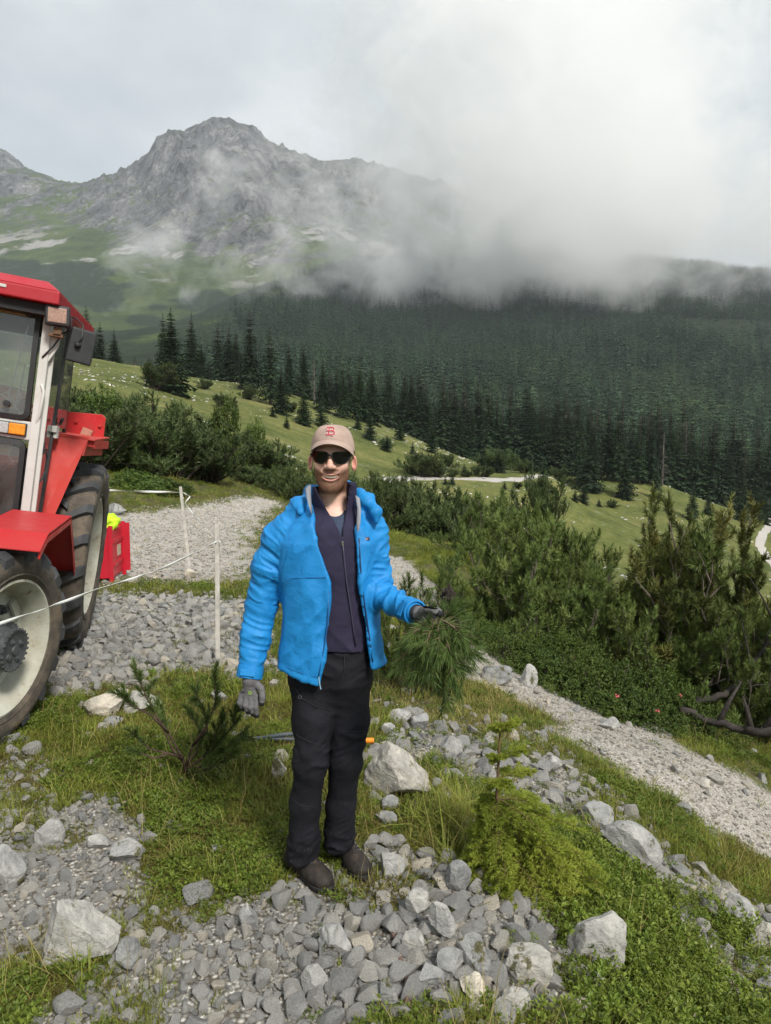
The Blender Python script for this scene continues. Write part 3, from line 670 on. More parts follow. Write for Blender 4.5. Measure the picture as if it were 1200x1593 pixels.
def curve_pts(p, d, L, n, up, r, wob=.12):
    pts = [p.copy()]; d = d / np.linalg.norm(d)
    for i in range(n):
        d = d + np.array([0, 0, up / n]) + r.normal(0, wob / n ** .5, 3); d = d / np.linalg.norm(d); p = p + d * L / n; pts.append(p.copy())
    return pts, d
def mugo(seed, W=1.5, Ht=2.0, nmain=13, nsub=9, ntip=4, open_=0.0, sl=.16, upright=1.0, trunk=.035):
    """dwarf mountain pine: limbs sweep out and turn up, every tip carries upright needle shoots"""
    r = np.random.default_rng(seed); t = Twig()
    for m in range(nmain):
        a = 6.283 * (m + r.uniform(-.4, .4)) / nmain; el = r.uniform(.25, 1.25) if m % 3 else r.uniform(1.0, 1.45)
        Lm = (W * math.cos(el) ** 2 + Ht * math.sin(el) ** 2) * r.uniform(.78, 1.08)
        d = np.array([math.cos(a) * math.cos(el), math.sin(a) * math.cos(el), math.sin(el)])
        pts, _ = curve_pts(np.array([r.normal(0, .08), r.normal(0, .08), -.05]), d, Lm, 7, .26 * upright, r, .34)
        t.mb.tube(pts, [trunk * (1 - .85 * i / 7) for i in range(8)], 5, False)
        for q in range(nsub):
            f = (open_ + (1 - open_) * (q + r.uniform(0, 1)) / nsub) * 6.99; i = int(f); p = pts[i] + (pts[i + 1] - pts[i]) * (f - i)
            dm = pts[i + 1] - pts[i]; sd = np.cross(dm / np.linalg.norm(dm), [0, 0, 1.]) * (1 if q % 2 else -1)
            ds = dm / np.linalg.norm(dm) * .6 + sd * r.uniform(.4, 1.1) + np.array([0, 0, r.uniform(-.1, .5)])
            Ls = Lm * r.uniform(.2, .36) * (1.15 - .6 * f / 7)
            sp, sdv = curve_pts(p, ds, Ls, 4, .55 * upright, r, .3)
            t.mb.tube(sp, [trunk * .36, trunk * .3, trunk * .24, trunk * .18, trunk * .1], 4, False)
            for k in range(ntip):
                g = (.35 + .65 * (k + r.uniform(0, 1)) / ntip) * 3.99; j = int(g); p2 = sp[j] + (sp[min(j + 1, 4)] - sp[j]) * (g - j)
                dd = r.normal(0, .6, 3) + np.array([0, 0, .5 * upright]) + (sp[min(j + 1, 4)] - sp[j]) / Ls * 2; dd /= np.linalg.norm(dd)
                Lt = r.uniform(.6, 1.5) * sl; tp, td = curve_pts(p2, dd, Lt, 2, .6 * upright, r, .12)
                t.mb.tube(tp, [trunk * .13, trunk * .1, trunk * .06], 3, False)
                t.P.append(tp[0] + (tp[1] - tp[0]) * .3); t.D.append(tp[1] - tp[0]); t.L.append(Lt * .55)
                t.P.append(tp[1]); t.D.append(td + np.array([0, 0, .25 * upright])); t.L.append(sl * r.uniform(.7, 1.1))
                for z in range(1 if r.random() < .55 else 0):
                    t.P.append(tp[1]); t.D.append(td + r.normal(0, .55, 3)); t.L.append(sl * r.uniform(.5, .8))
    return t
def twig_meshes(name, t, k, nl, w, mat_n, mat_b, seed=0, **kw):
    V, F = needles(np.array(t.P), np.array(t.D), np.array(t.L), k, nl, w, seed, **kw)
    me = bpy.data.meshes.new(name + '_limbs'); me.from_pydata([tuple(p) for p in t.mb.v], [], t.mb.f); me.materials.append(mat_b); me.update()
    return mesh(name + '_needles', V, F, mat_n), me
def pine_needles(name, a, b, c): return needle_mat(name, a, b, c, .55, 2.2)
M_MUGO = pine_needles('mountain_pine_needles', (.058, .092, .022), (.105, .148, .036), (.175, .210, .058))
M_MUGO_DK = pine_needles('mountain_pine_needles_far', (.040, .064, .020), (.066, .094, .030), (.105, .132, .045))
M_MUGO_YL = pine_needles('mountain_pine_needles_yellowing', (.062, .088, .022), (.12, .142, .034), (.23, .195, .052))
M_LIMB = simple('pine_limb_bark', (.15, .125, .105), .9, .4, 12, .5, 80, .01)
M_LIMB_DK = simple('pine_limb_dark', (.05, .04, .033), .9, .4, 12, .5, 60, .01)
# far and near kinds
MUGO_FAR = [twig_meshes('dwarf_pine', mugo(200 + k, 1.3, 1.45, 16, 8, 4, sl=.24), 12, .12, .024, M_MUGO_DK, M_LIMB_DK, k) for k in range(3)]
MUGO_NEAR = [twig_meshes('mountain_pine', mugo(220 + k, 1.45, 1.65, 24, 11, 5, sl=.13, trunk=.026), 24, .075, .012, M_MUGO, M_LIMB, k) for k in range(2)]
MUGO_OPEN = [twig_meshes('open_mountain_pine', mugo(240 + k, 1.25, 2.0, 20, 12, 5, open_=.22, sl=.115, trunk=.03), 24, .07, .011, M_MUGO_YL if k else M_MUGO, M_LIMB, k) for k in range(2)]
def bush(kind, x, y, s, label, group=None, name='mountain_pine', cat='bush', sz=None, z=None, rz=None):
    o = empty(name, (x, y, (hz(x, y) if z is None else z) - .04), (0, 0, random.uniform(0, 6.28) if rz is None else rz), label=label, cat=cat, group=group)
    o.scale = (s, s, sz or s); obj('branches', kind[1], o); f = obj('foliage', kind[0], o, kind='stuff'); return o
def at_px(px, py, Y=None):
    if Y: return ray(px, py)[0] * Y, Y
    h = ground_hit(px, py); return h[0], h[1]
# thicket left of the gravel road, about 25 m off: (px, base py, scale, height scale)
LB = [(150, 772, 22, 1.5, 1.23), (185, 765, 24, 1.7, 1.29), (235, 768, 24, 1.6, 1.26), (205, 745, 29, 2.0, 1.45), (280, 768, 25, 1.6, 1.17), (325, 765, 26, 1.5, 1.12), (300, 745, 30, 1.8, 1.29), (255, 740, 31, 1.9, 1.45), (160, 735, 30, 2.0, 1.40),
      (372, 752, 31, 1.3, 0.87), (402, 750, 32, 1.45, 0.98), (433, 752, 33, 1.3, 0.81), (352, 745, 33, 1.3, 0.98), (388, 764, 29, .9, 0.51), (425, 766, 29, .95, 0.51), (458, 762, 29, 1.0, 0.53), (120, 760, 26, 1.8, 1.35)]
LB.sort(key=lambda q: q[0])
for i, (px, py, Y, s, sz) in enumerate(LB):
    X_ = ray(px, py)[0] * Y
    bush(MUGO_FAR[i % 3], X_, Y, s, 'dark dwarf pine in the thicket left of the road, %s from the left' % ORD[i], 'dwarf pines left of the gravel road', sz=sz)
RB = [(478, 800, 24, .8, .8), (455, 775, 27, .9, .85), (560, 800, 24, 1.1, 1.05), (590, 795, 25, 1.1, 1.1), (620, 800, 26, 1.2, 1.15), (652, 808, 25, 1.1, 1.05), (684, 812, 25, 1.2, 1.15), (715, 818, 24, 1.2, 1.2), (745, 822, 24, 1.2, 1.2), (775, 826, 24, 1.3, 1.3), (805, 835, 22, 1.2, 1.25),
      (835, 840, 21, 1.2, 1.3), (865, 850, 19, 1.1, 1.2), (640, 790, 30, 1.4, 1.2), (700, 800, 30, 1.5, 1.3), (600, 785, 30, 1.3, 1.2), (760, 806, 29, 1.5, 1.4), (820, 815, 27, 1.5, 1.4), (870, 830, 25, 1.5, 1.4), (910, 855, 19, 1.3, 1.3), (745, 860, 18, .8, .75), (790, 872, 16.5, .8, .8), (842, 785, 42, 1.6, 2.4), (533, 790, 27, 1.0, 1.0), (505, 792, 27, .9, .9)]
RB.sort(key=lambda q: q[0])
for i, (px, py, Y, s, sz) in enumerate(RB):
    X_ = ray(px, py)[0] * Y; z = None
    bush(MUGO_FAR[i % 3], X_, Y, s, 'dwarf pine in the low row behind the man and the path, %s from the left' % ORD[i], 'dwarf pines in the row behind the path', sz=sz)
# dark little bushes on the far meadow
MB_ = [(164, 560, 1.9), (240, 606, 3.2), (262, 610, 2.6), (345, 634, 1.5), (355, 638, 1.6), (388, 622, 1.7), (320, 606, 1.3), (455, 642, 1.3), (645, 738, 2.4), (660, 742, 2.8), (680, 742, 2.2), (652, 735, 2.2), (698, 726, 1.6), (705, 742, 1), (741, 740, 1.2), (757, 742, 1.3), (727, 742, 1.0), (600, 697, 1.2), (770, 732, 2.6), (797, 725, 2.6), (816, 736, 1.6), (873, 750, 1.8), (952, 790, 1.0), (843, 768, 1.7), (806, 760, .8), (860, 768, .9), (1125, 835, 1.5), (835, 790, 1.2)]
for i, (px, py, s) in enumerate(sorted(MB_)):
    x, y = at_px(px, py); sc = s * y / 110
    bush(MUGO_FAR[i % 3], x, y, sc, 'small dark bush on the open far meadow, %s from the left' % ORD[i], 'small bushes on the far meadow', name='dwarf_pine', sz=sc * .8)
# the big pines on the right bank, 7 to 11 m off
NB = [(MUGO_NEAR[0], 800, 985, 9.6, 1.0, 1.05, 'dense green mountain pine right of the boulder on the trail'), (MUGO_NEAR[1], 865, 980, 9.8, 1.1, 1.2, 'bushy green mountain pine behind the alpine roses, left of the tall open pine'),
      (MUGO_NEAR[0], 905, 900, 12.5, 1.3, 1.25, 'dense mountain pine behind the tall open pine'), (MUGO_NEAR[1], 830, 880, 13.0, 1.0, 1.0, 'broad mountain pine at the back of the right bank, behind the path'), (MUGO_OPEN[0], 975, 1045, 9.2, 1.3, 1.5, 'tall open mountain pine with bare grey limbs, highest bush on the right'),
      (MUGO_OPEN[1], 1050, 1070, 9.0, 1.2, 1.3, 'yellowing open mountain pine right of the tallest pine'), (MUGO_OPEN[1], 1125, 1090, 8.4, 1.15, 1.2, 'open mountain pine with yellowed needles at the right edge'), (MUGO_OPEN[0], 1195, 1085, 8.3, 1.1, 1.1, 'mountain pine cut by the right picture edge, above the fallen limb'),
      (MUGO_NEAR[1], 1045, 960, 11.5, 1.2, 1.05, 'green mountain pine low behind the two open pines'), (MUGO_NEAR[0], 1160, 985, 11.0, 1.2, 1.05, 'green mountain pine far right behind the open pines'), (MUGO_NEAR[0], 880, 1010, 9.0, .85, .95, 'green mountain pine just behind the alpine roses, right of the pointed boulder'), (MUGO_NEAR[1], 945, 1000, 9.8, .9, 1.1, 'green mountain pine at the left foot of the tall open pine'), (MUGO_NEAR[0], 1010, 1085, 8.2, .75, .85, 'young mountain pine between alpine roses and the yellowing pine'), (MUGO_NEAR[1], 1090, 1060, 9.2, .9, 1.1, 'green mountain pine filling the gap above the fallen limb'), (MUGO_NEAR[0], 1165, 1110, 7.8, .6, .8, 'low mountain pine beside the fallen limb at the right edge'), (MUGO_NEAR[1], 850, 930, 11.5, 1.0, 1.0, 'green mountain pine halfway up the right bank'), (MUGO_NEAR[1], 760, 905, 13.5, .7, .75, 'small mountain pine above the earthy bank, beyond the trail')]
for i, (kd, px, py, Y, s, sz, lb) in enumerate(NB):
    X_ = ray(px, py)[0] * Y; zt = EYE + ray(px, py)[1] * Y
    bush(kd, X_, Y, s, lb, 'mountain pines on the right bank', sz=sz, z=min(hz(X_, Y), zt + .4), rz=.7 + i * 1.9)

# ---------------- leafy shrubs
def leaf_quads(P, N, D, l, w, seed, fold=.2):
    """pointed oval leaves: P base, D direction, N up; 4 triangles each"""
    D = unit(D); S = unit(np.cross(D, N)); N = np.cross(S, D); l = np.broadcast_to(l, (len(P),))[:, None]; w = np.broadcast_to(w, (len(P),))[:, None]
    A = P; B = P + D * l * .5 + S * w * .5 + N * w * fold; C = P + D * l - N * l * .12; E = P + D * l * .5 - S * w * .5 + N * w * fold; M_ = P + D * l * .5
    V = np.stack([A, B, C, E, M_], 1).reshape(-1, 3); o = np.arange(len(P))[:, None] * 5
    F = np.concatenate([o + np.array([q]) for q in ([0, 1, 4], [1, 2, 4], [2, 3, 4], [3, 0, 4])], 1).reshape(-1, 3); return V, F
def rosettes(C, A, k, l, w, seed, spread=.9):
    r = np.random.default_rng(seed); n = len(C); C = np.repeat(C, k, 0); A = np.repeat(unit(A), k, 0)
    D = unit(A * r.uniform(.2, .9, (n * k, 1)) + r.normal(0, spread, (n * k, 3))); D[:, 2] = np.maximum(D[:, 2], -.35)
    return leaf_quads(C + D * .2 * l, A + r.normal(0, .3, D.shape), D, l * r.uniform(.7, 1.2, n * k), w * r.uniform(.8, 1.2, n * k), seed)
def leaf_mat(name, a, b, c, scale=3., rough=.45, trans=.25): return needle_mat(name, a, b, c, rough, scale, trans)
M_ROSE = leaf_mat('alpine_rose_leaves', (.045, .075, .016), (.085, .125, .024), (.14, .185, .036), 3.5)
M_WILLOW = leaf_mat('light_green_leaves', (.055, .09, .018), (.09, .135, .028), (.15, .19, .042), 1.5)
M_MAT = leaf_mat('creeping_shrub_leaves', (.075, .115, .018), (.140, .190, .028), (.235, .275, .050), 9.)
M_MATR = leaf_mat('creeping_shrub_leaves_reddish', (.085, .055, .018), (.13, .12, .03), (.17, .18, .04), 9.)
def shrub_mesh(seed, n, lw, mat, name, W=.75, Ht=.55, k=8, spread=.9):
    r = np.random.default_rng(seed); u = unit(r.normal(0, 1, (n, 3))); u[:, 2] = np.abs(u[:, 2]); lump = 1 + .28 * vnoise(u[:, 0] * 2.3 + seed, u[:, 1] * 2.3, u[:, 2] * 2.3) + .12 * vnoise(u[:, 0] * 6, u[:, 1] * 6 + seed, u[:, 2] * 6)
    rad = r.uniform(.55, 1.0, n) ** .5 * lump; P = u * rad[:, None] * [W, W, Ht]
    V, F = rosettes(P, u * [1, 1, 1.4] + [0, 0, .5], k, lw[0], lw[1], seed, spread); b = MB()
    for q in range(26):
        i = r.integers(n); p = P[i]; b.tube([(p[0] * .1, p[1] * .1, -.02), (p[0] * .45, p[1] * .45, p[2] * .4), (p[0] * .75, p[1] * .75, p[2] * .7), tuple(p)], [.012, .009, .006, .002], 4, False)
    me = bpy.data.meshes.new(name + '_stems'); me.from_pydata([tuple(p) for p in b.v], [], b.f); me.materials.append(M_LIMB); me.update()
    return mesh(name + '_leaves', V, F, mat), me
ROSE = [shrub_mesh(300 + k, 1300, (.034, .015), M_ROSE, 'alpine_rose') for k in range(2)]
WIL = shrub_mesh(310, 1100, (.10, .05), M_WILLOW, 'willow', 1.0, 1.2, 6)
M_PINK = simple('pink_petal', (.62, .10, .14), .6, .2, 30)
fl = np.random.default_rng(4)
RS = [(735, 1040, 8.6, .6, .55), (770, 1055, 8.3, .75, .75), (815, 1070, 8.0, .85, .9), (860, 1085, 7.8, .95, 1.0), (905, 1098, 7.6, 1.0, 1.1), (955, 1110, 7.4, 1.0, 1.1), (1005, 1118, 7.35, .95, 1.0), (1045, 1110, 7.6, .9, .95), (860, 1030, 8.9, 1.0, 1.35), (930, 1045, 8.6, 1.0, 1.35), (1000, 1060, 8.4, 1.0, 1.2), (790, 1010, 9.3, .8, 1.0), (1075, 1075, 8.3, .8, .9)]
for i, (px, py, Y, s, sz) in enumerate(sorted(RS)):
    X_ = ray(px, py)[0] * Y
    o = empty('alpine_rose', (X_, Y, hz(X_, Y) - .03), (0, 0, i * 2.1), label='leafy alpine rose bush on the far trail edge, %s from the left' % ORD[i], cat='shrub', group='alpine roses along the trail'); o.scale = (s, s, sz)
    obj('branches', ROSE[i % 2][1], o); obj('foliage', ROSE[i % 2][0], o, kind='stuff')
    if i in (3, 5, 6, 7, 8, 9, 10):
        for q in range(1):
            a = fl.uniform(3.4, 6.0) - i * 2.1; P = np.array([[math.cos(a) * .66, math.sin(a) * .66, .22 + fl.uniform(0, .2)]])
            V, F = rosettes(P, P * [1, 1, 2], 6, .022, .02, 5 + q, .6); obj('flower', mesh('flower', V, F, M_PINK), o)
for i, (px, py, Y, s, sz, lb) in enumerate([(150, 665, 24.5, 1.2, 1.0, 'light green leafy shrub behind the tractor cab, in front of the meadow'), (345, 665, 30, 1.0, 1.3, 'light green leafy shrub rising among the dark pines left of the road'), (185, 700, 23.5, 1.0, .7, 'light green shrub between the tractor and the dark pines'), (215, 775, 19.5, .85, .45, 'low yellowish green shrub at the road edge beside the tractor wheel'), (255, 778, 20, .8, .4, 'low green shrub at the foot of the thicket by the tape'),
                                      (795, 700, 170, 3.2, 3.0, 'round light green broadleaf bush at the far meadow edge'), (395, 685, 34, .8, 1.0, 'light green twiggy shrub behind the right end of the thicket')]):
    X_ = ray(px, py)[0] * Y; o = empty('willow_shrub', (X_, Y, hz(X_, Y) - .05 + (0 if i != 0 and i != 1 and i != 2 and i != 6 else 1.6)), (0, 0, i), label=lb, cat='shrub'); o.scale = (s, s, sz)
    if i in (0, 1, 2, 6): o.location.z = hz(X_, Y) - .05; o.scale = (s, s, (EYE + ray(px, py)[1] * Y + s - hz(X_, Y)) / 1.25)
    obj('branches', WIL[1], o); obj('foliage', WIL[0], o, kind='stuff')

# ---------------- single foreground plants
def chain(*pp): return [np.array(PT(*p)) for p in pp]
def grow(t, pts, r0, r1, n_shoot, L, rs, spread=.35, frm=.3, n=5):
    """one drawn limb with needle shoots along its outer part and at its tip"""
    pts = [np.asarray(p, float) for p in pts]; m = len(pts) - 1; t.mb.tube(pts, [r0 + (r1 - r0) * i / m for i in range(m + 1)], n, True)
    for k in range(n_shoot):
        f = min(m - 1e-3, m * (frm + (1 - frm) * (k + .5) / n_shoot)); i = int(f); p = pts[i] + (pts[i + 1] - pts[i]) * (f - i); d = unit(pts[i + 1] - pts[i])
        dd = unit(d * .8 + rs.normal(0, spread, 3) + [0, 0, .35]); l = L * rs.uniform(.7, 1.2); t.mb.tube([p, p + dd * l * .6], [r1 * 1.1, r1 * .6], 3, False)
        t.P.append(p); t.D.append(dd); t.L.append(l)
    d = unit(pts[-1] - pts[-2]); t.P.append(pts[-1] - d * L * .6); t.D.append(d); t.L.append(L * 1.1)
def plant(name, t, k, nl, w, mn, mb, base, seed=0, label='', cat='plant', spread=(62, 22), parts=('branches', 'foliage'), **kw):
    o = empty(name, base, label=label, cat=cat); B = Vector(base)
    V, F = needles(np.array(t.P) - np.array(B), np.array(t.D), np.array(t.L), k, nl, w, seed, spread=spread, **kw)
    t.mb.v = [tuple(Vector(p) - B) for p in t.mb.v]; t.mb.build(parts[0], mb, o, smooth=True); obj(parts[1], mesh('needles', V, F, mn), o, kind='stuff'); return o
# small mountain pine in the left foreground, half bare
M_SAP = pine_needles('sapling_needles', (.055, .085, .020), (.10, .140, .034), (.16, .20, .052)); M_SAPB = simple('sapling_bark', (.085, .06, .045), .85, .4, 30, .5, 150, .003)
rs = np.random.default_rng(21); t = Twig(); gb = ground_hit(290, 1215); Yb = gb[1]; b0 = np.array(gb)
def C3(*q): return [np.array(PT(px, py, Yb + dy)) for px, py, dy in q]
for pts, n_, l_, f_ in [(C3((292, 1218, 0), (285, 1180, -.02), (262, 1140, -.06), (242, 1112, -.1), (226, 1080, -.12), (212, 1048, -.14)), 7, .085, .5), (C3((262, 1140, -.06), (235, 1112, -.12), (205, 1098, -.16), (190, 1080, -.2)), 5, .07, .5),
                      (C3((285, 1180, -.02), (262, 1172, -.08), (232, 1165, -.12), (205, 1140, -.16)), 2, .06, .6), (C3((290, 1190, 0), (300, 1160, .02), (322, 1128, .05), (336, 1095, .06), (334, 1052, .06)), 8, .085, .45), (C3((300, 1160, .02), (322, 1135, -.05), (318, 1105, -.08), (304, 1078, -.1)), 6, .07, .4),
                      (C3((290, 1195, 0), (318, 1178, .02), (342, 1155, .06), (362, 1130, .08), (372, 1095, .1)), 13, .075, .2), (C3((290, 1200, 0), (322, 1188, -.06), (350, 1168, -.08), (378, 1140, -.08)), 13, .075, .2), (C3((318, 1178, .02), (332, 1150, 0), (345, 1120, 0)), 10, .075, .1),
                      (C3((290, 1205, 0), (310, 1200, -.12), (340, 1190, -.16), (362, 1172, -.18)), 11, .07, .15), (C3((285, 1185, 0), (268, 1165, .06), (255, 1135, .1), (248, 1098, .12)), 5, .065, .6), (C3((262, 1172, -.08), (240, 1180, -.12), (215, 1170, -.14)), 1, .05, .9), (C3((290, 1190, 0), (305, 1170, .1), (312, 1140, .14), (296, 1108, .16)), 7, .07, .3)]:
    grow(t, pts, .008, .0028, n_, l_, rs, .4, f_)
plant('pine_sapling', t, 92, .042, .0040, M_SAP, M_SAPB, tuple(b0), 3, 'small half-bare pine sapling in the grass left of the man', 'sapling')
# uprooted pine behind and beside his outstretched hand: a young bush growing there
rs = np.random.default_rng(22); t = Twig(); Yb = 5.4; gx = ray(655, 1040)[0] * Yb; gz = hz(gx, Yb)
for k in range(30):
    px = rs.uniform(575, 745); top = 890 + abs(px - 655) * .45 + rs.uniform(-10, 80); dy = rs.uniform(-.25, .3); a = np.array([gx + (px - 655) / 1107 * Yb * .5, Yb + dy * .5, gz]); c = np.array(PT(px, top, Yb + dy)); m = a * .5 + c * .5 + [rs.normal(0, .03), 0, -.05]
    grow(t, [a, m, c], .005, .002, 9, .11, rs, .35, .25, 4)
M_YP = pine_needles('young_pine_needles', (.045, .075, .018), (.085, .125, .028), (.13, .175, .04))
plant('young_mountain_pine', t, 70, .055, .0050, M_YP, M_SAPB, (gx, Yb, gz), 4, 'young bright green mountain pine growing just behind the held branch', 'bush')
# light green spruce seedling, right foreground
M_SPS = needle_mat('spruce_seedling_needles', (.20, .25, .030), (.34, .39, .050), (.48, .50, .080), .5, 5, .3); M_SPB = simple('seedling_bark', (.13, .085, .05), .8, .3, 30, .4, 150, .003)
rs = np.random.default_rng(23); t = Twig(); gb = ground_hit(772, 1352); Yb = gb[1]; t.P = []; tr_ = [np.array(PT(px, py, Yb)) for px, py in ((772, 1352), (771, 1300), (773, 1240), (776, 1180), (779, 1118))]
t.mb.tube(tr_, [.012, .0095, .0075, .005, .003], 7)
def spray(a, b, sag, tw, L):
    a = np.asarray(a); b = np.asarray(b); m = (a + b) / 2 + [0, 0, sag]; pts = [a, a * .5 + m * .5 + [0, 0, sag * .2], m, m * .5 + b * .5 + [0, 0, sag * .1], b]; t.mb.tube(pts, [.004, .0032, .0026, .002, .0014], 4, False)
    for k in range(tw):
        f = .8 + 3.19 * (k + .5) / tw; i = int(f); p = pts[i] + (pts[i + 1] - pts[i]) * (f - i); d = unit(pts[i + 1] - pts[i]); s = unit(np.cross(d, [0, 0, 1.])) * (1 if k % 2 else -1)
        dd = unit(d * .75 + s * rs.uniform(.5, 1.0) + [0, 0, rs.uniform(-.25, .2)]); l = L * rs.uniform(.6, 1.1) * (1.25 - .7 * f / 4); t.mb.tube([p, p + dd * l * .9], [.0016, .0008], 3, False); t.P.append(p); t.D.append(dd); t.L.append(l)
        q = p + dd * l * .5; d2 = unit(dd + s * rs.uniform(-.8, .9)); t.P.append(q); t.D.append(d2); t.L.append(l * .55)
    for q in range(4): t.P.append(pts[q]); t.D.append(pts[q + 1] - pts[q]); t.L.append(np.linalg.norm(pts[q + 1] - pts[q]))
for fz, R0, n_ in ((.05, .24, 8), (.12, .31, 10), (.20, .31, 10), (.28, .29, 9), (.37, .25, 8), (.47, .19, 7), (.60, .13, 5), (.74, .08, 4), (.95, .04, 4)):
    p = tr_[0] * (1 - fz) + tr_[-1] * fz
    for k in range(n_):
        a = 6.283 * (k + rs.uniform(-.3, .3)) / n_; right = .5 + .5 * math.cos(a + .35); R_ = R0 * (.30 + 1.05 * right) * (1 if fz < .55 or right > .6 else .7) * rs.uniform(.8, 1.1)
        e_ = p + np.array([math.cos(a) * R_, math.sin(a) * R_, R_ * (.18 if fz > .5 else -.22) + rs.normal(0, .015)]); e_[2] = max(e_[2], hz(e_[0], e_[1]) + .03)
        spray(p, e_, R_ * .07, int(9 + R_ * 42), .045 + R_ * .2)
t.P.append(tr_[-1] - [0, 0, .05]); t.D.append(np.array([0, 0, 1.])); t.L.append(.08)
plant('spruce_seedling', t, 40, .0165, .0038, M_SPS, M_SPB, tuple(tr_[0]), 5, 'light yellow-green spruce seedling with a thin brown stem, right of the man', 'sapling', spread=(70, 40), parts=('stem', 'foliage'))

# ---------------- ground cover: grass, leaf mats, straw (nobody could count them)
def grass_kind(seed, n, h, w, mat, lean=.5, R=.05):
    r = np.random.default_rng(seed); V = []; F = []
    for i in range(n):
        a = r.uniform(0, 6.28); R0 = R * r.random() ** .5; p = np.array([math.cos(a) * R0, math.sin(a) * R0, -.01]); a2 = a + r.normal(0, .8); d = np.array([math.cos(a2), math.sin(a2), 0]); s = np.array([-d[1], d[0], 0]) * w * r.uniform(.6, 1.2); H_ = h * r.uniform(.4, 1.1); ln = lean * r.uniform(.2, 1.4) * H_
        q = [p + d * ln * u * u + np.array([0, 0, H_ * (u - .28 * u * u * lean)]) for u in (0, .4, .75, 1)]; o = len(V)
        V += [q[0] - s, q[0] + s, q[1] - s * .85, q[1] + s * .85, q[2] - s * .5, q[2] + s * .5, q[3]]; F += [(o, o + 1, o + 3), (o, o + 3, o + 2), (o + 2, o + 3, o + 5), (o + 2, o + 5, o + 4), (o + 4, o + 5, o + 6)]
    return mesh('grass_kind', V, np.array(F), mat)
M_GRASS = needle_mat('grass_blades', (.120, .155, .022), (.230, .255, .042), (.370, .365, .100), .5, 2.0, .3)
M_STRAW = needle_mat('dry_grass_blades', (.22, .17, .055), (.38, .31, .11), (.52, .44, .20), .6, 2.0, .25)
M_RUST = needle_mat('rusty_moss', (.09, .07, .02), (.14, .12, .03), (.20, .18, .05), .7, 6.0, .2)
def mat_kind(seed, n, mat, l=.012, w=.0055, R=.055, H_=.035):
    r = np.random.default_rng(seed); a = r.uniform(0, 6.28, n); q = R * r.random(n) ** .5; P = np.c_[np.cos(a) * q, np.sin(a) * q, r.uniform(.2, 1, n) * H_ * (1 - .4 * (q / R) ** 2)]; V, F = rosettes(P, r.normal(0, .35, (n, 3)) + [0, 0, 1], 5, l, w, seed, .6); return mesh('mat_kind', V, F, mat)
GK = [proto('cover_00', grass_kind(1, 30, .055, .0016, M_GRASS)), proto('cover_01', grass_kind(2, 24, .08, .0018, M_GRASS, .8)), proto('cover_02', grass_kind(3, 18, .055, .0013, M_STRAW, .9)), proto('cover_03', grass_kind(4, 34, .036, .0022, M_GRASS, .6, .06)),
      proto('cover_04', mat_kind(5, 20, M_MAT)), proto('cover_05', mat_kind(6, 18, M_MAT, .015, .006)), proto('cover_06', mat_kind(7, 16, M_MATR, .010, .005)), proto('cover_07', grass_kind(8, 5, .20, .0010, M_STRAW, .9, .04)), proto('cover_08', grass_kind(9, 14, .17, .0018, M_GRASS, 1.0, .04)), proto('cover_09', mat_kind(10, 30, M_RUST, .006, .003, .06, .018)), proto('cover_10', mat_kind(12, 40, M_MAT, .016, .0075, .08, .09))]
Z_MAT = poly_world([(130, 1190), (430, 1150), (480, 1280), (470, 1400), (520, 1420), (500, 1500), (420, 1480), (300, 1390), (230, 1320), (170, 1260)])
Z_MAT2 = poly_world([(840, 1340), (930, 1335), (1040, 1370), (1140, 1460), (1300, 1600), (1300, 1750), (880, 1750), (900, 1560), (960, 1500), (860, 1410)])
Z_MAT3 = poly_world([(-60, 1480), (40, 1500), (70, 1560), (40, 1700), (-80, 1700)])
Z_TALL = poly_world([(640, 1250), (760, 1300), (860, 1370), (850, 1420), (760, 1370), (660, 1340)])
Z_DRY = poly_world([(600, 980), (700, 1040), (820, 1110), (860, 1170), (700, 1150), (580, 1120), (590, 1040)])
Z_BANK = poly_world([(590, 820), (700, 830), (760, 880), (900, 920), (820, 960), (740, 970), (690, 930), (650, 880), (600, 860)])
def cover_points(n, rmin, rmax, seed, half=RAD(36)):
    r = np.random.default_rng(seed); A = r.uniform(-half, half, n); q = r.uniform(0, 1, n); R_ = (rmin ** 1.0 + q * (rmax - rmin)); return R_ * np.sin(A), R_ * np.cos(A), r
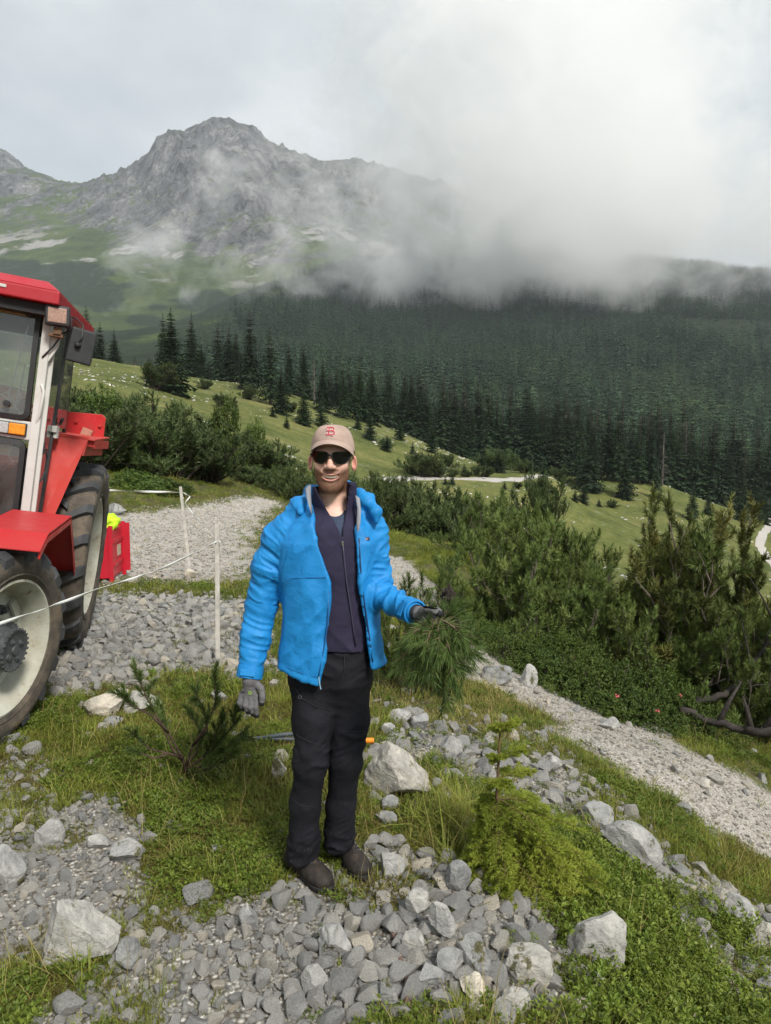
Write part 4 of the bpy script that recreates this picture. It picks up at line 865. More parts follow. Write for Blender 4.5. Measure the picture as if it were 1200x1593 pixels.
def scatter_cover(name, n, rmin, rmax, seed, size, label):
    x, y, r = cover_points(n, rmin, rmax, seed); g = gravel(x, y)
    dens = np.clip(1.05 - g * 1.35, 0, 1) * np.clip(.75 + .9 * vnoise(x * 1.7, y * 1.7, 4), .25, 1) + .012
    k = r.random(n) < dens; x, y, g = x[k], y[k], g[k]; n = len(x); z = H(x, y)
    m = np.maximum.reduce([soft(x, y, Z_MAT, .12), soft(x, y, Z_MAT3, .1)]); m2 = soft(x, y, Z_MAT2, .15); tall = soft(x, y, Z_TALL, .1); dry = soft(x, y, Z_DRY, .3); bank = soft(x, y, Z_BANK, .4)
    patch = vnoise(x * 2.2, y * 2.2, 11); u = r.random(n); idx = np.where(u < .34, 0, np.where(u < .52, 3, np.where(u < .66, 1, np.where(u < .78, 9, np.where(u < .86, 2, np.where(u < .95, 4, 6))))))
    idx = np.where((patch > .25) & (r.random(n) < .55), 4, idx); idx = np.where((patch < -.35) & (r.random(n) < .5), 9, idx)
    mm_ = np.clip(m * (.62 + .7 * vnoise(x * 3.1, y * 3.1, 44)), 0, .92); idx = np.where(r.random(n) < mm_, np.where(r.random(n) < .5, 4, np.where(r.random(n) < .6, 5, 6)), idx)
    idx = np.where((r.random(n) < .05) & (m < 2), 7, idx); idx = np.where((tall > .4) & (r.random(n) < .6), np.where(r.random(n) < .6, 8, 7), idx)
    idx = np.where((dry > .4) & (r.random(n) < .5), np.where(r.random(n) < .55, 2, 7), idx)
    idx = np.where(r.random(n) < m2 * np.clip(.62 + .7 * vnoise(x * 2.6, y * 2.6, 14), .1, .9), np.where(r.random(n) < .6, 10, 5), idx)
    idx = np.where((bank > .4) & (r.random(n) < .5), 1, idx)
    s = r.uniform(.7, 1.35, n) * size(np.hypot(x, y)); s = np.where(g > .3, s * .7, s)
    scatter(name, np.c_[x, y, z], np.c_[r.normal(0, .15, n), r.normal(0, .15, n), r.uniform(0, 6.28, n)], np.c_[s, s, s * r.uniform(.8, 1.2, n)], idx, GK, label=label, cat='ground cover', kind='stuff')
scatter_cover('grass', 36000, 1.35, 6.2, 31, lambda r: 1.0 + .04 * r, 'short grass and creeping leafy plants between the stones near the man')
scatter_cover('far_grass', 26000, 6.2, 17, 32, lambda r: 1.1 + .05 * r, 'grass on the banks beside the gravel road and trail')
scatter_cover('meadow_grass', 16000, 17, 42, 33, lambda r: 1.3 + .05 * r, 'rough grass of the nearer meadow behind the road')
# ------------------------------------------------------------------ limestone: gravel, loose stones, boulders
def limestone(name, a, b, c, moss=0.0, scale=6.):
    t = NT(name); r = t.rand(); vec = t.co(); off = t.n('ShaderNodeVectorMath', operation='ADD'); t.L(vec, off.inputs[0]); cb = t.n('ShaderNodeCombineXYZ'); t.L(t.math('MULTIPLY', r, 37.), cb.inputs[0]); t.L(cb.outputs[0], off.inputs[1]); v = off.outputs[0]
    col = t.ramp(t.noise(scale, 6, .65, .4, v), [(.28, a), (.5, b), (.74, c)])
    tint = t.ramp(t.math('FRACT', t.math('MULTIPLY', r, 13.7)), [(0, (.70, .71, .72)), (.3, (.95, .95, .94)), (.65, (1.05, 1.03, 1.)), (.88, (1.22, 1.16, 1.05)), (1, (1.5, 1.36, 1.15))]); col = t.mix(1., col, tint, 'MULTIPLY')
    col = t.mix(t.math('MULTIPLY', t.ramp(t.noise(scale * 1.7, 3, .6, 1.5, v), [(.485, 0.), (.50, 1.), (.515, 0.)]), .20), col, (.55, .54, .51))     # calcite veins
    col = t.mix(t.math('MULTIPLY', t.ramp(t.noise(scale * 3, 5, .7, 0, v), [(.60, 0.), (.68, 1.)]), .55), col, (.09, .09, .085))  # dark lichen
    if moss:
        g = t.n('ShaderNodeNewGeometry'); sp = t.n('ShaderNodeSeparateXYZ'); t.L(g.outputs['Normal'], sp.inputs[0])
        mm = t.ramp(t.noise(scale * .8, 5, .7, 0, v), [(.62 - .1 * moss, 0.), (.68 - .1 * moss, 1.)]); col = t.mix(t.math('MULTIPLY', mm, .9), col, t.ramp(t.noise(60, 3), [(.3, (.045, .04, .012)), (.7, (.12, .11, .03))]))
    nb = t.bump(t.noise(scale * 5, 6, .75, 0, v), .7, .05 / scale * 2); nb = t.bump(t.noise(scale * 1.4, 5, .65, 1.0, v), .9, .25 / scale, nb)
    return t.bsdf(col, .88, nb, .25)
M_STONE = limestone('limestone', (.36, .355, .34), (.52, .51, .49), (.68, .665, .63), 0, 9.)
M_STONE_TRAIL = limestone('pale_trail_gravel', (.33, .31, .28), (.46, .43, .39), (.60, .57, .52), 0, 12.)
M_BOULDER = limestone('limestone_boulder', (.21, .212, .213), (.35, .348, .34), (.50, .49, .47), .35, 15.)
def rock_mesh(name, seed, sub, mat, stretch=(1, .8, .6), planes=11, rough=.05, depth=(.50, .86), fine=.02, smooth_angle=32):
    bm = bmesh.new(); bmesh.ops.create_icosphere(bm, subdivisions=sub, radius=1.0); P = np.array([v.co[:] for v in bm.verts]); r = np.random.default_rng(seed)
    for k in range(planes):
        n = unit(r.normal(0, 1, 3)); d = r.uniform(*depth); q = P @ n; P -= np.maximum(q - d, 0)[:, None] * n
    P *= 1 + rough * fbm(P[:, 0] * 1.7 + seed, P[:, 1] * 1.7, P[:, 2] * 1.7, 3)[:, None]
    if sub > 3:
        n2 = fbm(P[:, 0] * 3 + seed, P[:, 1] * 3, P[:, 2] * 5, 4, .55, True); P *= 1 + (fine * n2)[:, None]
        st = vnoise(P[:, 0] * 1.3, P[:, 1] * 1.3 + seed, P[:, 2] * 7 + P[:, 0] * 2); P *= 1 + (.03 * st)[:, None]
    P /= np.abs(P).max(0); P *= stretch
    for v, p in zip(bm.verts, P): v.co = p
    bmesh.ops.recalc_face_normals(bm, faces=bm.faces)
    me = bpy.data.meshes.new(name); bm.to_mesh(me); bm.free(); me.materials.append(mat); me.polygons.foreach_set('use_smooth', [True] * len(me.polygons)); me.set_sharp_from_angle(angle=RAD(smooth_angle)); return me
PEB = [proto('pebble_kind', rock_mesh('pebble', 400 + k, 2 if k < 4 else 1, M_STONE, (1, random.uniform(.6, .95), random.uniform(.4, .75)), 10, .05, (.36, .74))) for k in range(8)]
PEB_T = [proto('trail_pebble_kind', rock_mesh('trail_pebble', 420 + k, 1, M_STONE_TRAIL, (1, random.uniform(.6, .95), random.uniform(.4, .7)), 6)) for k in range(5)]
STN = [rock_mesh('stone', 440 + k, 3, M_STONE, (1, random.uniform(.6, .95), random.uniform(.45, .8)), random.randint(9, 14), .05, (.34, .72)) for k in range(16)]
def zone_pts(P, n, r, w=.06):
    P_ = np.array(P); lo, hi = P_.min(0) - .1, P_.max(0) + .1; x = r.uniform(lo[0], hi[0], n); y = r.uniform(lo[1], hi[1], n); k = r.random(n) < soft(x, y, P, w) * 1.0; return x[k], y[k]
def in_view(x, y, m=25):
    z = H(x, y) - EYE; d = y * CP - z * SP; px = 600 + FPX * x / d; py = 796.5 - FPX * (z * CP + y * SP) / d; return (px > -m) & (px < 1200 + m) & (py < 1593 + m) & (y > .5), d
_fa = [ground_hit(px, py) for px, py in ((448, 1345), (512, 1388), (517, 1322), (570, 1368))]
FOOT = [tuple(np.array(_fa[a][:2]) * (1 - u) + np.array(_fa[a + 1][:2]) * u) for a in (0, 2) for u in (-.05, .15, .35, .55, .75, .95, 1.08)]
def thin(x, y, s, cell=.6):
    """keep stones that do not sit inside a bigger one (coarse grid hashing)"""
    order = np.argsort(-s); G = {}; keep = []; c = .12
    for i in order:
        gx, gy = int(x[i] / c), int(y[i] / c); ok = True
        for a in (-1, 0, 1):
            for b in (-1, 0, 1):
                for j in G.get((gx + a, gy + b), ()):
                    if (x[i] - x[j]) ** 2 + (y[i] - y[j]) ** 2 < ((s[i] + s[j]) * cell) ** 2: ok = False; break
                if not ok: break
            if not ok: break
        if ok: keep.append(i); G.setdefault((gx, gy), []).append(i)
    return np.array(keep)
boulder_spots = []; bnames = []
def boulder(px, py, w, h, seed, label, lean=0, tilt=0, moss=False, planes=10, flat=1.0, depth=None, grp=None, rz=0, sink=.25, sub=5, pl=(.45, .85)):
    """w, h: its size in the photograph (pixels); py: where it meets the ground"""
    x, y, z = ground_hit(px, py); k = y / FPX; W_ = w * k / 2; Hh = h * k / 2; D_ = W_ * flat
    me = rock_mesh('boulder', seed, sub, M_BOULDER, (W_, D_, Hh * (1 + sink)), planes, .08, pl, .035, 28)
    o = obj('boulder', me, label=label, cat='boulder' if w > 60 else 'rock', group=grp); o.location = (x, y + D_ * .35, z + Hh * (1 - sink)); o.rotation_euler = (tilt, lean, rz); boulder_spots.append((x, y + D_ * .35, W_ * .8)); bnames.append((px, py - h / 2, label)); return o
boulder(112, 1498, 146, 112, 501, 'big angular grey boulder with mossy cracks in the lower left corner', lean=.10, planes=7, flat=.7, pl=(.42, .7))
boulder(4, 1380, 64, 60, 502, 'rounded light grey boulder cut by the left picture edge', flat=.9, planes=12)
boulder(194, 1340, 58, 36, 503, 'flat-topped grey slab at the grass edge below the sapling', flat=1.0, planes=6, pl=(.4, .7), lean=.05)
boulder(152, 1320, 36, 22, 504, 'brick-shaped grey stone left of the flat-topped slab', flat=.6, planes=6, pl=(.45, .6))
boulder(75, 1318, 50, 50, 505, 'craggy mossy rock above the big lower left boulder', flat=.7, planes=9)
boulder(165, 1112, 78, 40, 506, 'pale boulder in the grass behind the pine sapling', flat=.9, planes=9)
boulder(215, 1108, 66, 34, 507, 'lower pale boulder right behind the pine sapling', flat=.9, planes=9)
boulder(176, 1130, 36, 14, 508, 'small flat pale rock in front of the pale boulders', flat=.8)
boulder(618, 1240, 112, 82, 509, 'large rounded grey boulder right of the man\'s knees', lean=.28, planes=12, flat=.8, pl=(.62, .9))
boulder(608, 1262, 30, 24, 510, 'small brown-grey rock under the large rounded boulder', flat=.9)
boulder(600, 1285, 36, 26, 511, 'pointed grey rock below the large rounded boulder', flat=.5, lean=.4)
boulder(712, 1388, 48, 50, 512, 'upright dark rock at the edge of the tall grass', flat=.7, planes=8, rz=.4)
boulder(606, 1362, 52, 40, 513, 'blocky dark grey rock beside the toe of his left boot', flat=.6, planes=6, lean=.35, pl=(.4, .6))
boulder(688, 1462, 42, 66, 514, 'narrow leaning slab in the stone pile', flat=.5, planes=6, lean=-.35, pl=(.4, .65))
boulder(650, 1425, 42, 44, 515, 'pale pitted rock left of the leaning slab', flat=.8, planes=12)
boulder(524, 1490, 70, 50, 516, 'broad grey rock in the grass tongue below the boots', flat=.7, planes=7, lean=.2, pl=(.4, .7))
boulder(640, 1480, 44, 38, 517, 'pale brown rock beside the dead stick', flat=.8)
boulder(700, 1516, 58, 38, 518, 'grey block in the middle of the lower stone pile', flat=.8, planes=7, pl=(.42, .7), lean=-.2)
boulder(742, 1516, 62, 60, 519, 'largest grey block of the lower stone pile', flat=.8, planes=7, pl=(.42, .7))
boulder(738, 1556, 48, 40, 520, 'rounded grey rock below the largest block of the pile', flat=.9, planes=12)
boulder(668, 1534, 52, 28, 521, 'flat tan slab in the lower stone pile', flat=.9, planes=7)
boulder(605, 1568, 34, 56, 522, 'upright four-sided block left of the dead stick', flat=.5, planes=5, pl=(.45, .6))
boulder(488, 1548, 48, 50, 523, 'grey rock leaning out of the grass at the bottom', flat=.6, planes=8, lean=.35)
boulder(822, 1532, 82, 66, 524, 'pale rounded boulder in the grass at the lower right', flat=.8, planes=12, pl=(.6, .88))
boulder(800, 1580, 60, 40, 525, 'grey rock just below the pale rounded boulder', flat=.8)
boulder(925, 1512, 100, 104, 526, 'tall craggy grey-brown rock standing among shrubs at the lower right', lean=.45, flat=.6, planes=9, pl=(.45, .75))
boulder(920, 1545, 56, 36, 527, 'grey rock at the foot of the tall craggy rock', flat=.7, lean=.3)
boulder(985, 1350, 112, 66, 528, 'long layered limestone slab right of the seedling', lean=.62, flat=.6, planes=6, pl=(.4, .7))
boulder(935, 1290, 66, 40, 529, 'limestone ledge at the upper end of the layered slab', lean=.5, flat=.7, planes=7)
boulder(782, 1004, 46, 52, 530, 'dark pointed boulder at the far edge of the trail', flat=.8, planes=7, pl=(.42, .7))
boulder(772, 1062, 52, 34, 531, 'flat pale slab on the trail below the pointed boulder', flat=.8, planes=7)
boulder(822, 1068, 32, 38, 532, 'mossy dark rock under the alpine roses', flat=.8)
boulder(805, 1028, 46, 18, 533, 'flat grey rock between trail and alpine roses', flat=.8)
boulder(950, 1136, 36, 22, 534, 'pale wedge of rock on the upper trail edge', flat=.6, lean=.3)
boulder(622, 1125, 38, 26, 535, 'left one of three grey rocks behind his right thigh', flat=.9, sub=4)
boulder(655, 1135, 36, 30, 536, 'right one of three grey rocks in the dry grass', flat=.9, sub=4)
boulder(608, 1142, 30, 20, 537, 'lowest of three grey rocks in the dry grass', flat=.9, sub=4)
boulder(703, 1172, 38, 32, 538, 'pale split rock in the rubble above the seedling', flat=.8, sub=4)
boulder(436, 1212, 28, 38, 539, 'small upright stone in the turf left of his shin', flat=.6, sub=4)
boulder(388, 1448, 36, 44, 540, 'pointed grey stone at the edge of the leafy turf', flat=.7, sub=4)
boulder(200, 1508, 44, 52, 541, 'pale yellowish stone right of the big lower left boulder', flat=.6, sub=4)
boulder(340, 1092, 30, 18, 542, 'flat grey rock in the grass left of the hanging glove', flat=.8, sub=4)
boulder(1148, 1440, 84, 46, 543, 'pale fractured ledge near the right edge', lean=.55, flat=.6, planes=7)
boulder(1185, 1490, 40, 60, 544, 'broken rock stack at the right picture edge', lean=.3, flat=.6)
boulder(178, 800, 34, 20, 545, 'pale rocks beside the rear wheel at the road edge', flat=.9, sub=4)
boulder(186, 818, 26, 12, 546, 'flat pale rock just above the red box', flat=.9, sub=4)
boulder(296, 900, 22, 16, 547, 'dark stone at the foot of the farther fence post', flat=.9, sub=4)
boulder(520, 1262, 30, 14, 548, 'flat grey stone right behind his calves', flat=.9, sub=4)
boulder(855, 1205, 44, 30, 549, 'white fractured rock on the rubble band above the slab', flat=.7, sub=4)
boulder(1095, 1225, 26, 14, 550, 'single grey stone lying on the trail', flat=.9, sub=4)

SX, SY, SS, SZN = [], [], [], []
rs = np.random.default_rng(41)
def add_stones(P, n, smin, smax, zone, w=.06, pw=2.2, g=None):
    x, y = zone_pts(P, n, rs, w); kk = rs.random(len(x)) < np.clip(gravel(x, y) * 1.5, .15, 1); x, y = x[kk], y[kk]; u = rs.random(len(x)); s = smin + (smax - smin) * u ** pw; SX.append(x); SY.append(y); SS.append(s); SZN.append(np.full(len(x), zone))
add_stones(Z_PILE_L, 9500, .006, .034, 0, pw=3.2); add_stones(Z_PILE_R, 8000, .007, .056, 1, pw=3.2); add_stones(Z_RUBBLE, 5200, .010, .070, 2, .1, pw=2.8); add_stones(Z_SCREE, 19000, .008, .070, 3, .15, pw=5.5); add_stones(Z_TRACK, 900, .01, .04, 4, .08); add_stones(Z_TRAIL, 300, .018, .04, 5, .05); add_stones(Z_ROAD, 700, .02, .06, 6, .3, 3)
x = np.concatenate(SX); y = np.concatenate(SY); s = np.concatenate(SS); zn = np.concatenate(SZN)
k = np.ones(len(x), bool)
for bx, by, br in boulder_spots: k &= (x - bx) ** 2 + (y - by) ** 2 > (br * .9) ** 2
for fx, fy in FOOT: k &= (x - fx) ** 2 + (y - fy) ** 2 > (.055 + s * .9) ** 2
x, y, s, zn = x[k], y[k], s[k], zn[k]; kp = thin(x, y, s, .66); x, y, s, zn = x[kp], y[kp], s[kp], zn[kp]
# stones lying here and there in the turf
n2 = 1500; a = rs.uniform(-RAD(30), RAD(30), n2); q = rs.uniform(1.8, 11, n2); x2, y2 = q * np.sin(a), q * np.cos(a); s2 = .008 + .055 * rs.random(n2) ** 4
x = np.r_[x, x2]; y = np.r_[y, y2]; s = np.r_[s, s2]; zn = np.r_[zn, np.full(n2, 7)]
kf = np.ones(len(x), bool)
for fx, fy in FOOT: kf &= (x - fx) ** 2 + (y - fy) ** 2 > (.055 + s * .9) ** 2
x, y, s, zn = x[kf], y[kf], s[kf], zn[kf]
iv, d = in_view(x, y); app = np.where(iv, s / d, 0); order = np.argsort(-app); top = np.zeros(len(x), bool); top[order[:285]] = True
ZL = {0: ('loose grey stone in the pile beside the big lower left boulder', 'loose stones of the left pile'), 1: ('loose grey stone in the pile below his boots', 'loose stones of the middle pile'),
      2: ('pale loose stone in the rubble band between seedling and trail', 'loose stones of the rubble band'), 3: ('loose pale stone on the stony ground behind the white post', 'loose stones on the scree by the fence'),
      4: ('loose stone in the turf near the front tyre', 'loose stones near the tractor'), 5: ('loose stone lying on the narrow trail', 'loose stones on the trail'), 6: ('loose stone on the gravel road', 'loose stones on the road'), 7: ('single stone half sunk in the turf', 'single stones in the turf')}
zg = H(x, y)
STOP = set('with in at below behind above right left beside between of cut on under leaning standing among just from where'.split()); ANC = []
for bx_, by_, lb_ in bnames:
    w_ = []
    for q_ in lb_.split():
        if q_ in STOP: break
        w_.append(q_)
    ANC.append((bx_, by_, ' '.join(w_)))
_cnt = {}
for q_ in ANC: _cnt[q_[2]] = _cnt.get(q_[2], 0) + 1
ANC = [q_ for q_ in ANC if _cnt[q_[2]] == 1 and len(q_[2].split()) <= 6]
dd_ = y * CP - (zg - EYE) * SP; spx = 600 + FPX * x / dd_; spy = 796.5 - FPX * ((zg - EYE) * CP + y * SP) / dd_; slab_ = {}; grp_ = {}
for i in np.nonzero(top)[0]:
    j = min(range(len(ANC)), key=lambda q_: (ANC[q_][0] - spx[i]) ** 2 + (ANC[q_][1] - spy[i]) ** 2); dx_, dy_ = spx[i] - ANC[j][0], spy[i] - ANC[j][1]
    grp_.setdefault((j, ('right of' if dx_ > 0 else 'left of') if abs(dx_) > abs(dy_) else ('below' if dy_ > 0 else 'above')), []).append((dx_ * dx_ + dy_ * dy_, i))
for (j, dr), L_ in grp_.items():
    for k_, (_, i) in enumerate(sorted(L_)): slab_[i] = 'loose stone %s the %s, %s' % (dr, ANC[j][2], 'nearest to it' if k_ == 0 else ORD[min(k_, 39)] + ' away from it')
for i in np.nonzero(top)[0]:
    o = obj('loose_stone', STN[rs.integers(len(STN))], label=slab_[i], cat='stone', group=ZL[int(zn[i])][1]); o.location = (x[i], y[i], zg[i] + s[i] * rs.uniform(.12, .45)); o.scale = (s[i],) * 3; o.rotation_euler = (rs.normal(0, .35), rs.normal(0, .35), rs.uniform(0, 6.28))
r_ = ~top; n = r_.sum()
scatter('stone_rubble', np.c_[x[r_], y[r_], zg[r_] + s[r_] * .3], np.c_[rs.normal(0, .5, n), rs.normal(0, .5, n), rs.uniform(0, 6.28, n)], np.repeat(s[r_][:, None], 3, 1), rs.integers(0, 8, n), PEB, label='smaller limestone rubble filling the gaps between the loose stones', cat='rubble', kind='stuff')
def fine(P, n, smin, smax, w, name, protos, label, pw=2.0):
    x, y = zone_pts(P, n, rs, w); iv, _ = in_view(x, y); x, y = x[iv], y[iv]; s = smin + (smax - smin) * rs.random(len(x)) ** pw; n = len(x)
    return x, y, s
parts_ = [fine(Z_PILE_L, 9000, .004, .013, .06, '', None, ''), fine(Z_PILE_R, 6000, .005, .014, .06, '', None, ''), fine(Z_RUBBLE, 6000, .006, .02, .1, '', None, ''), fine(Z_SCREE, 16000, .008, .024, .15, '', None, ''), fine(Z_TRACK, 3000, .005, .014, .1, '', None, '')]
x = np.concatenate([p[0] for p in parts_]); y = np.concatenate([p[1] for p in parts_]); s = np.concatenate([p[2] for p in parts_]); n = len(x)
scatter('fine_gravel', np.c_[x, y, H(x, y) + s * .35], np.c_[rs.normal(0, .5, n), rs.normal(0, .5, n), rs.uniform(0, 6.28, n)], np.repeat(s[:, None], 3, 1), rs.integers(4, 8, n), PEB, label='fine grey gravel in the stone piles', cat='gravel', kind='stuff')
parts_ = [fine(Z_TRAIL, 26000, .006, .020, .12, '', None, '', 2.6), fine(Z_ROAD, 26000, .010, .034, .4, '', None, '', 2.6)]
x = np.concatenate([p[0] for p in parts_]); y = np.concatenate([p[1] for p in parts_]); s = np.concatenate([p[2] for p in parts_]); n = len(x)
scatter('trail_gravel', np.c_[x, y, H(x, y) + s * .25], np.c_[rs.normal(0, .4, n), rs.normal(0, .4, n), rs.uniform(0, 6.28, n)], np.repeat(s[:, None], 3, 1), rs.integers(0, 5, n), PEB_T, label='pale fine gravel of the road and the narrow trail', cat='gravel', kind='stuff')
# pale limestone lumps strewn over the far meadow
n = 7000; a = rs.uniform(-RAD(30), RAD(32), n); q = rs.uniform(38, 185, n); x, y = q * np.sin(a), q * np.cos(a); k = (fbm(x / 12, y / 12, 3, 3) > .08) & (rs.random(n) < .9); x, y = x[k], y[k]; n = len(x); s = rs.uniform(.08, .42, n) * rs.random(n) ** 1.5 + .05
scatter('meadow_rubble', np.c_[x, y, H(x, y)], np.c_[rs.normal(0, .3, n), rs.normal(0, .3, n), rs.uniform(0, 6.28, n)], np.c_[s, s, s * .6], rs.integers(0, 8, n), PEB, label='pale limestone lumps strewn over the far meadow', cat='rubble', kind='stuff')
# ------------------------------------------------------------------ red tractor, nose towards the camera, leaning with the slope
def text_mesh(s, size, mat, ext=.0006, shear=0.0):
    c = bpy.data.curves.new('text', 'FONT'); c.body = s; c.size = size; c.extrude = ext; c.align_x = 'CENTER'; c.align_y = 'CENTER'; c.shear = shear; c.resolution_u = 3
    o = bpy.data.objects.new('text', c); SC.collection.objects.link(o); me = bpy.data.meshes.new_from_object(o); bpy.data.objects.remove(o); me.materials.clear(); me.materials.append(mat); return me
def paint(name, col, rough=.42, dirt=.35, dcol=(.16, .13, .10), rust=0.):
    t = NT(name); c = t.mix(t.math('MULTIPLY', t.ramp(t.noise(3.5, 6, .7), [(.45, 0.), (.75, 1.)]), dirt), col, dcol)
    c = t.mix(t.ramp(t.noise(1.2, 3), [(.3, 0.), (.7, .25)]), c, tuple(v * .75 for v in col))
    if rust: c = t.mix(t.ramp(t.noise(14, 6, .75), [(.60, 0.), (.70, rust)]), c, (.16, .07, .03))
    r = t.ramp(t.noise(5, 5, .7), [(.3, rough * .8), (.7, min(1, rough * 1.6))]); return t.bsdf(c, r, t.bump(t.noise(60, 4), .08, .002), .5)
M_RED = paint('red_paint', (.50, .018, .022), .38, .3, (.40, .09, .07)); M_RED2 = paint('faded_red_paint', (.52, .035, .025), .5, .4, (.42, .12, .08), .5); M_REDROOF = paint('dark_red_roof_paint', (.42, .012, .025), .35, .15)
M_WHITE = paint('worn_white_paint', (.62, .61, .58), .5, .35, (.30, .26, .2), .25); M_RIM = paint('cream_rim_paint', (.50, .50, .42), .65, .85, (.24, .19, .12), 1.)
M_GASK = simple('black_rubber_gasket', (.018, .018, .019), .55, .3, 20, .1); M_BLKP = simple('black_plastic', (.025, .026, .029), .5, .3, 15, .2, 200, bd=.001)
M_DARK = simple('dark_interior', (.020, .020, .022), .8, .4, 5); M_IRON = simple('grey_cast_iron', (.085, .09, .095), .6, .35, 20, .4, 120, metal=.3, bd=.002); M_RUSTY = simple('rusty_steel', (.16, .085, .045), .8, .5, 25, .5, 100, bd=.002)
t = NT('farm_tyre_rubber'); c = t.ramp(t.noise(5, 6, .7), [(.30, (.034, .032, .030)), (.48, (.080, .068, .055)), (.70, (.19, .15, .11))]); M_TYRE = t.bsdf(c, .85, t.bump(t.noise(50, 6, .7), .5, .005), .3)
M_TREAD = simple('tread_rubber', (.042, .044, .047), .75, .45, 9, .5, 60, bd=.004)
t = NT('thin_glass'); tr_n = t.n('ShaderNodeBsdfTransparent'); tr_n.inputs[0].default_value = (.88, .92, .90, 1); gl = t.n('ShaderNodeBsdfGlossy'); gl.inputs['Roughness'].default_value = .02; lw = t.n('ShaderNodeFresnel'); lw.inputs['IOR'].default_value = 1.5
fc = t.math('ADD', t.math('MULTIPLY', lw.outputs[0], 1.1), .03, clamp=True); mx = t.n('ShaderNodeMixShader'); t.L(fc, mx.inputs[0]); t.L(tr_n.outputs[0], mx.inputs[1]); t.L(gl.outputs[0], mx.inputs[2])
dif = t.n('ShaderNodeBsdfDiffuse'); dif.inputs[0].default_value = (.45, .46, .44, 1); mx2 = t.n('ShaderNodeMixShader'); t.L(t.ramp(t.noise(4, 6, .7), [(.35, .06), (.7, .20)]), mx2.inputs[0]); t.L(mx.outputs[0], mx2.inputs[1]); t.L(dif.outputs[0], mx2.inputs[2]); t.L(mx2.outputs[0], t.out.inputs['Surface']); M_GLASS = t.m
M_AMBER = simple('amber_lens', (.75, .27, .02), .25, .25, 60); M_CLEAR = simple('ribbed_clear_lens', (.42, .42, .42), .25, .3, 90); M_LAMP = simple('ribbed_work_lamp_lens', (.36, .22, .17), .35, .3, 70, .4, 150)
M_CHROME = simple('worn_steel', (.5, .5, .5), .3, .2, 20, metal=1.)

az_ = RAD(-74.3); ph_ = RAD(8.5); h_ = Vector((math.cos(az_), math.sin(az_), 0)); n_ = Vector((-h_.y, h_.x, 0)); zz = Vector((0, 0, 1))
U_ = zz * math.cos(ph_) + n_ * math.sin(ph_); N_ = n_ * math.cos(ph_) - zz * math.sin(ph_); TM = Matrix((h_, N_, U_)).transposed().to_4x4(); TM.translation = Vector((-2.72, 6.3, -.03))
tractor = empty('tractor', label='red farm tractor with white cab posts and a muddy steered front wheel', cat='tractor'); tractor.matrix_world = TM

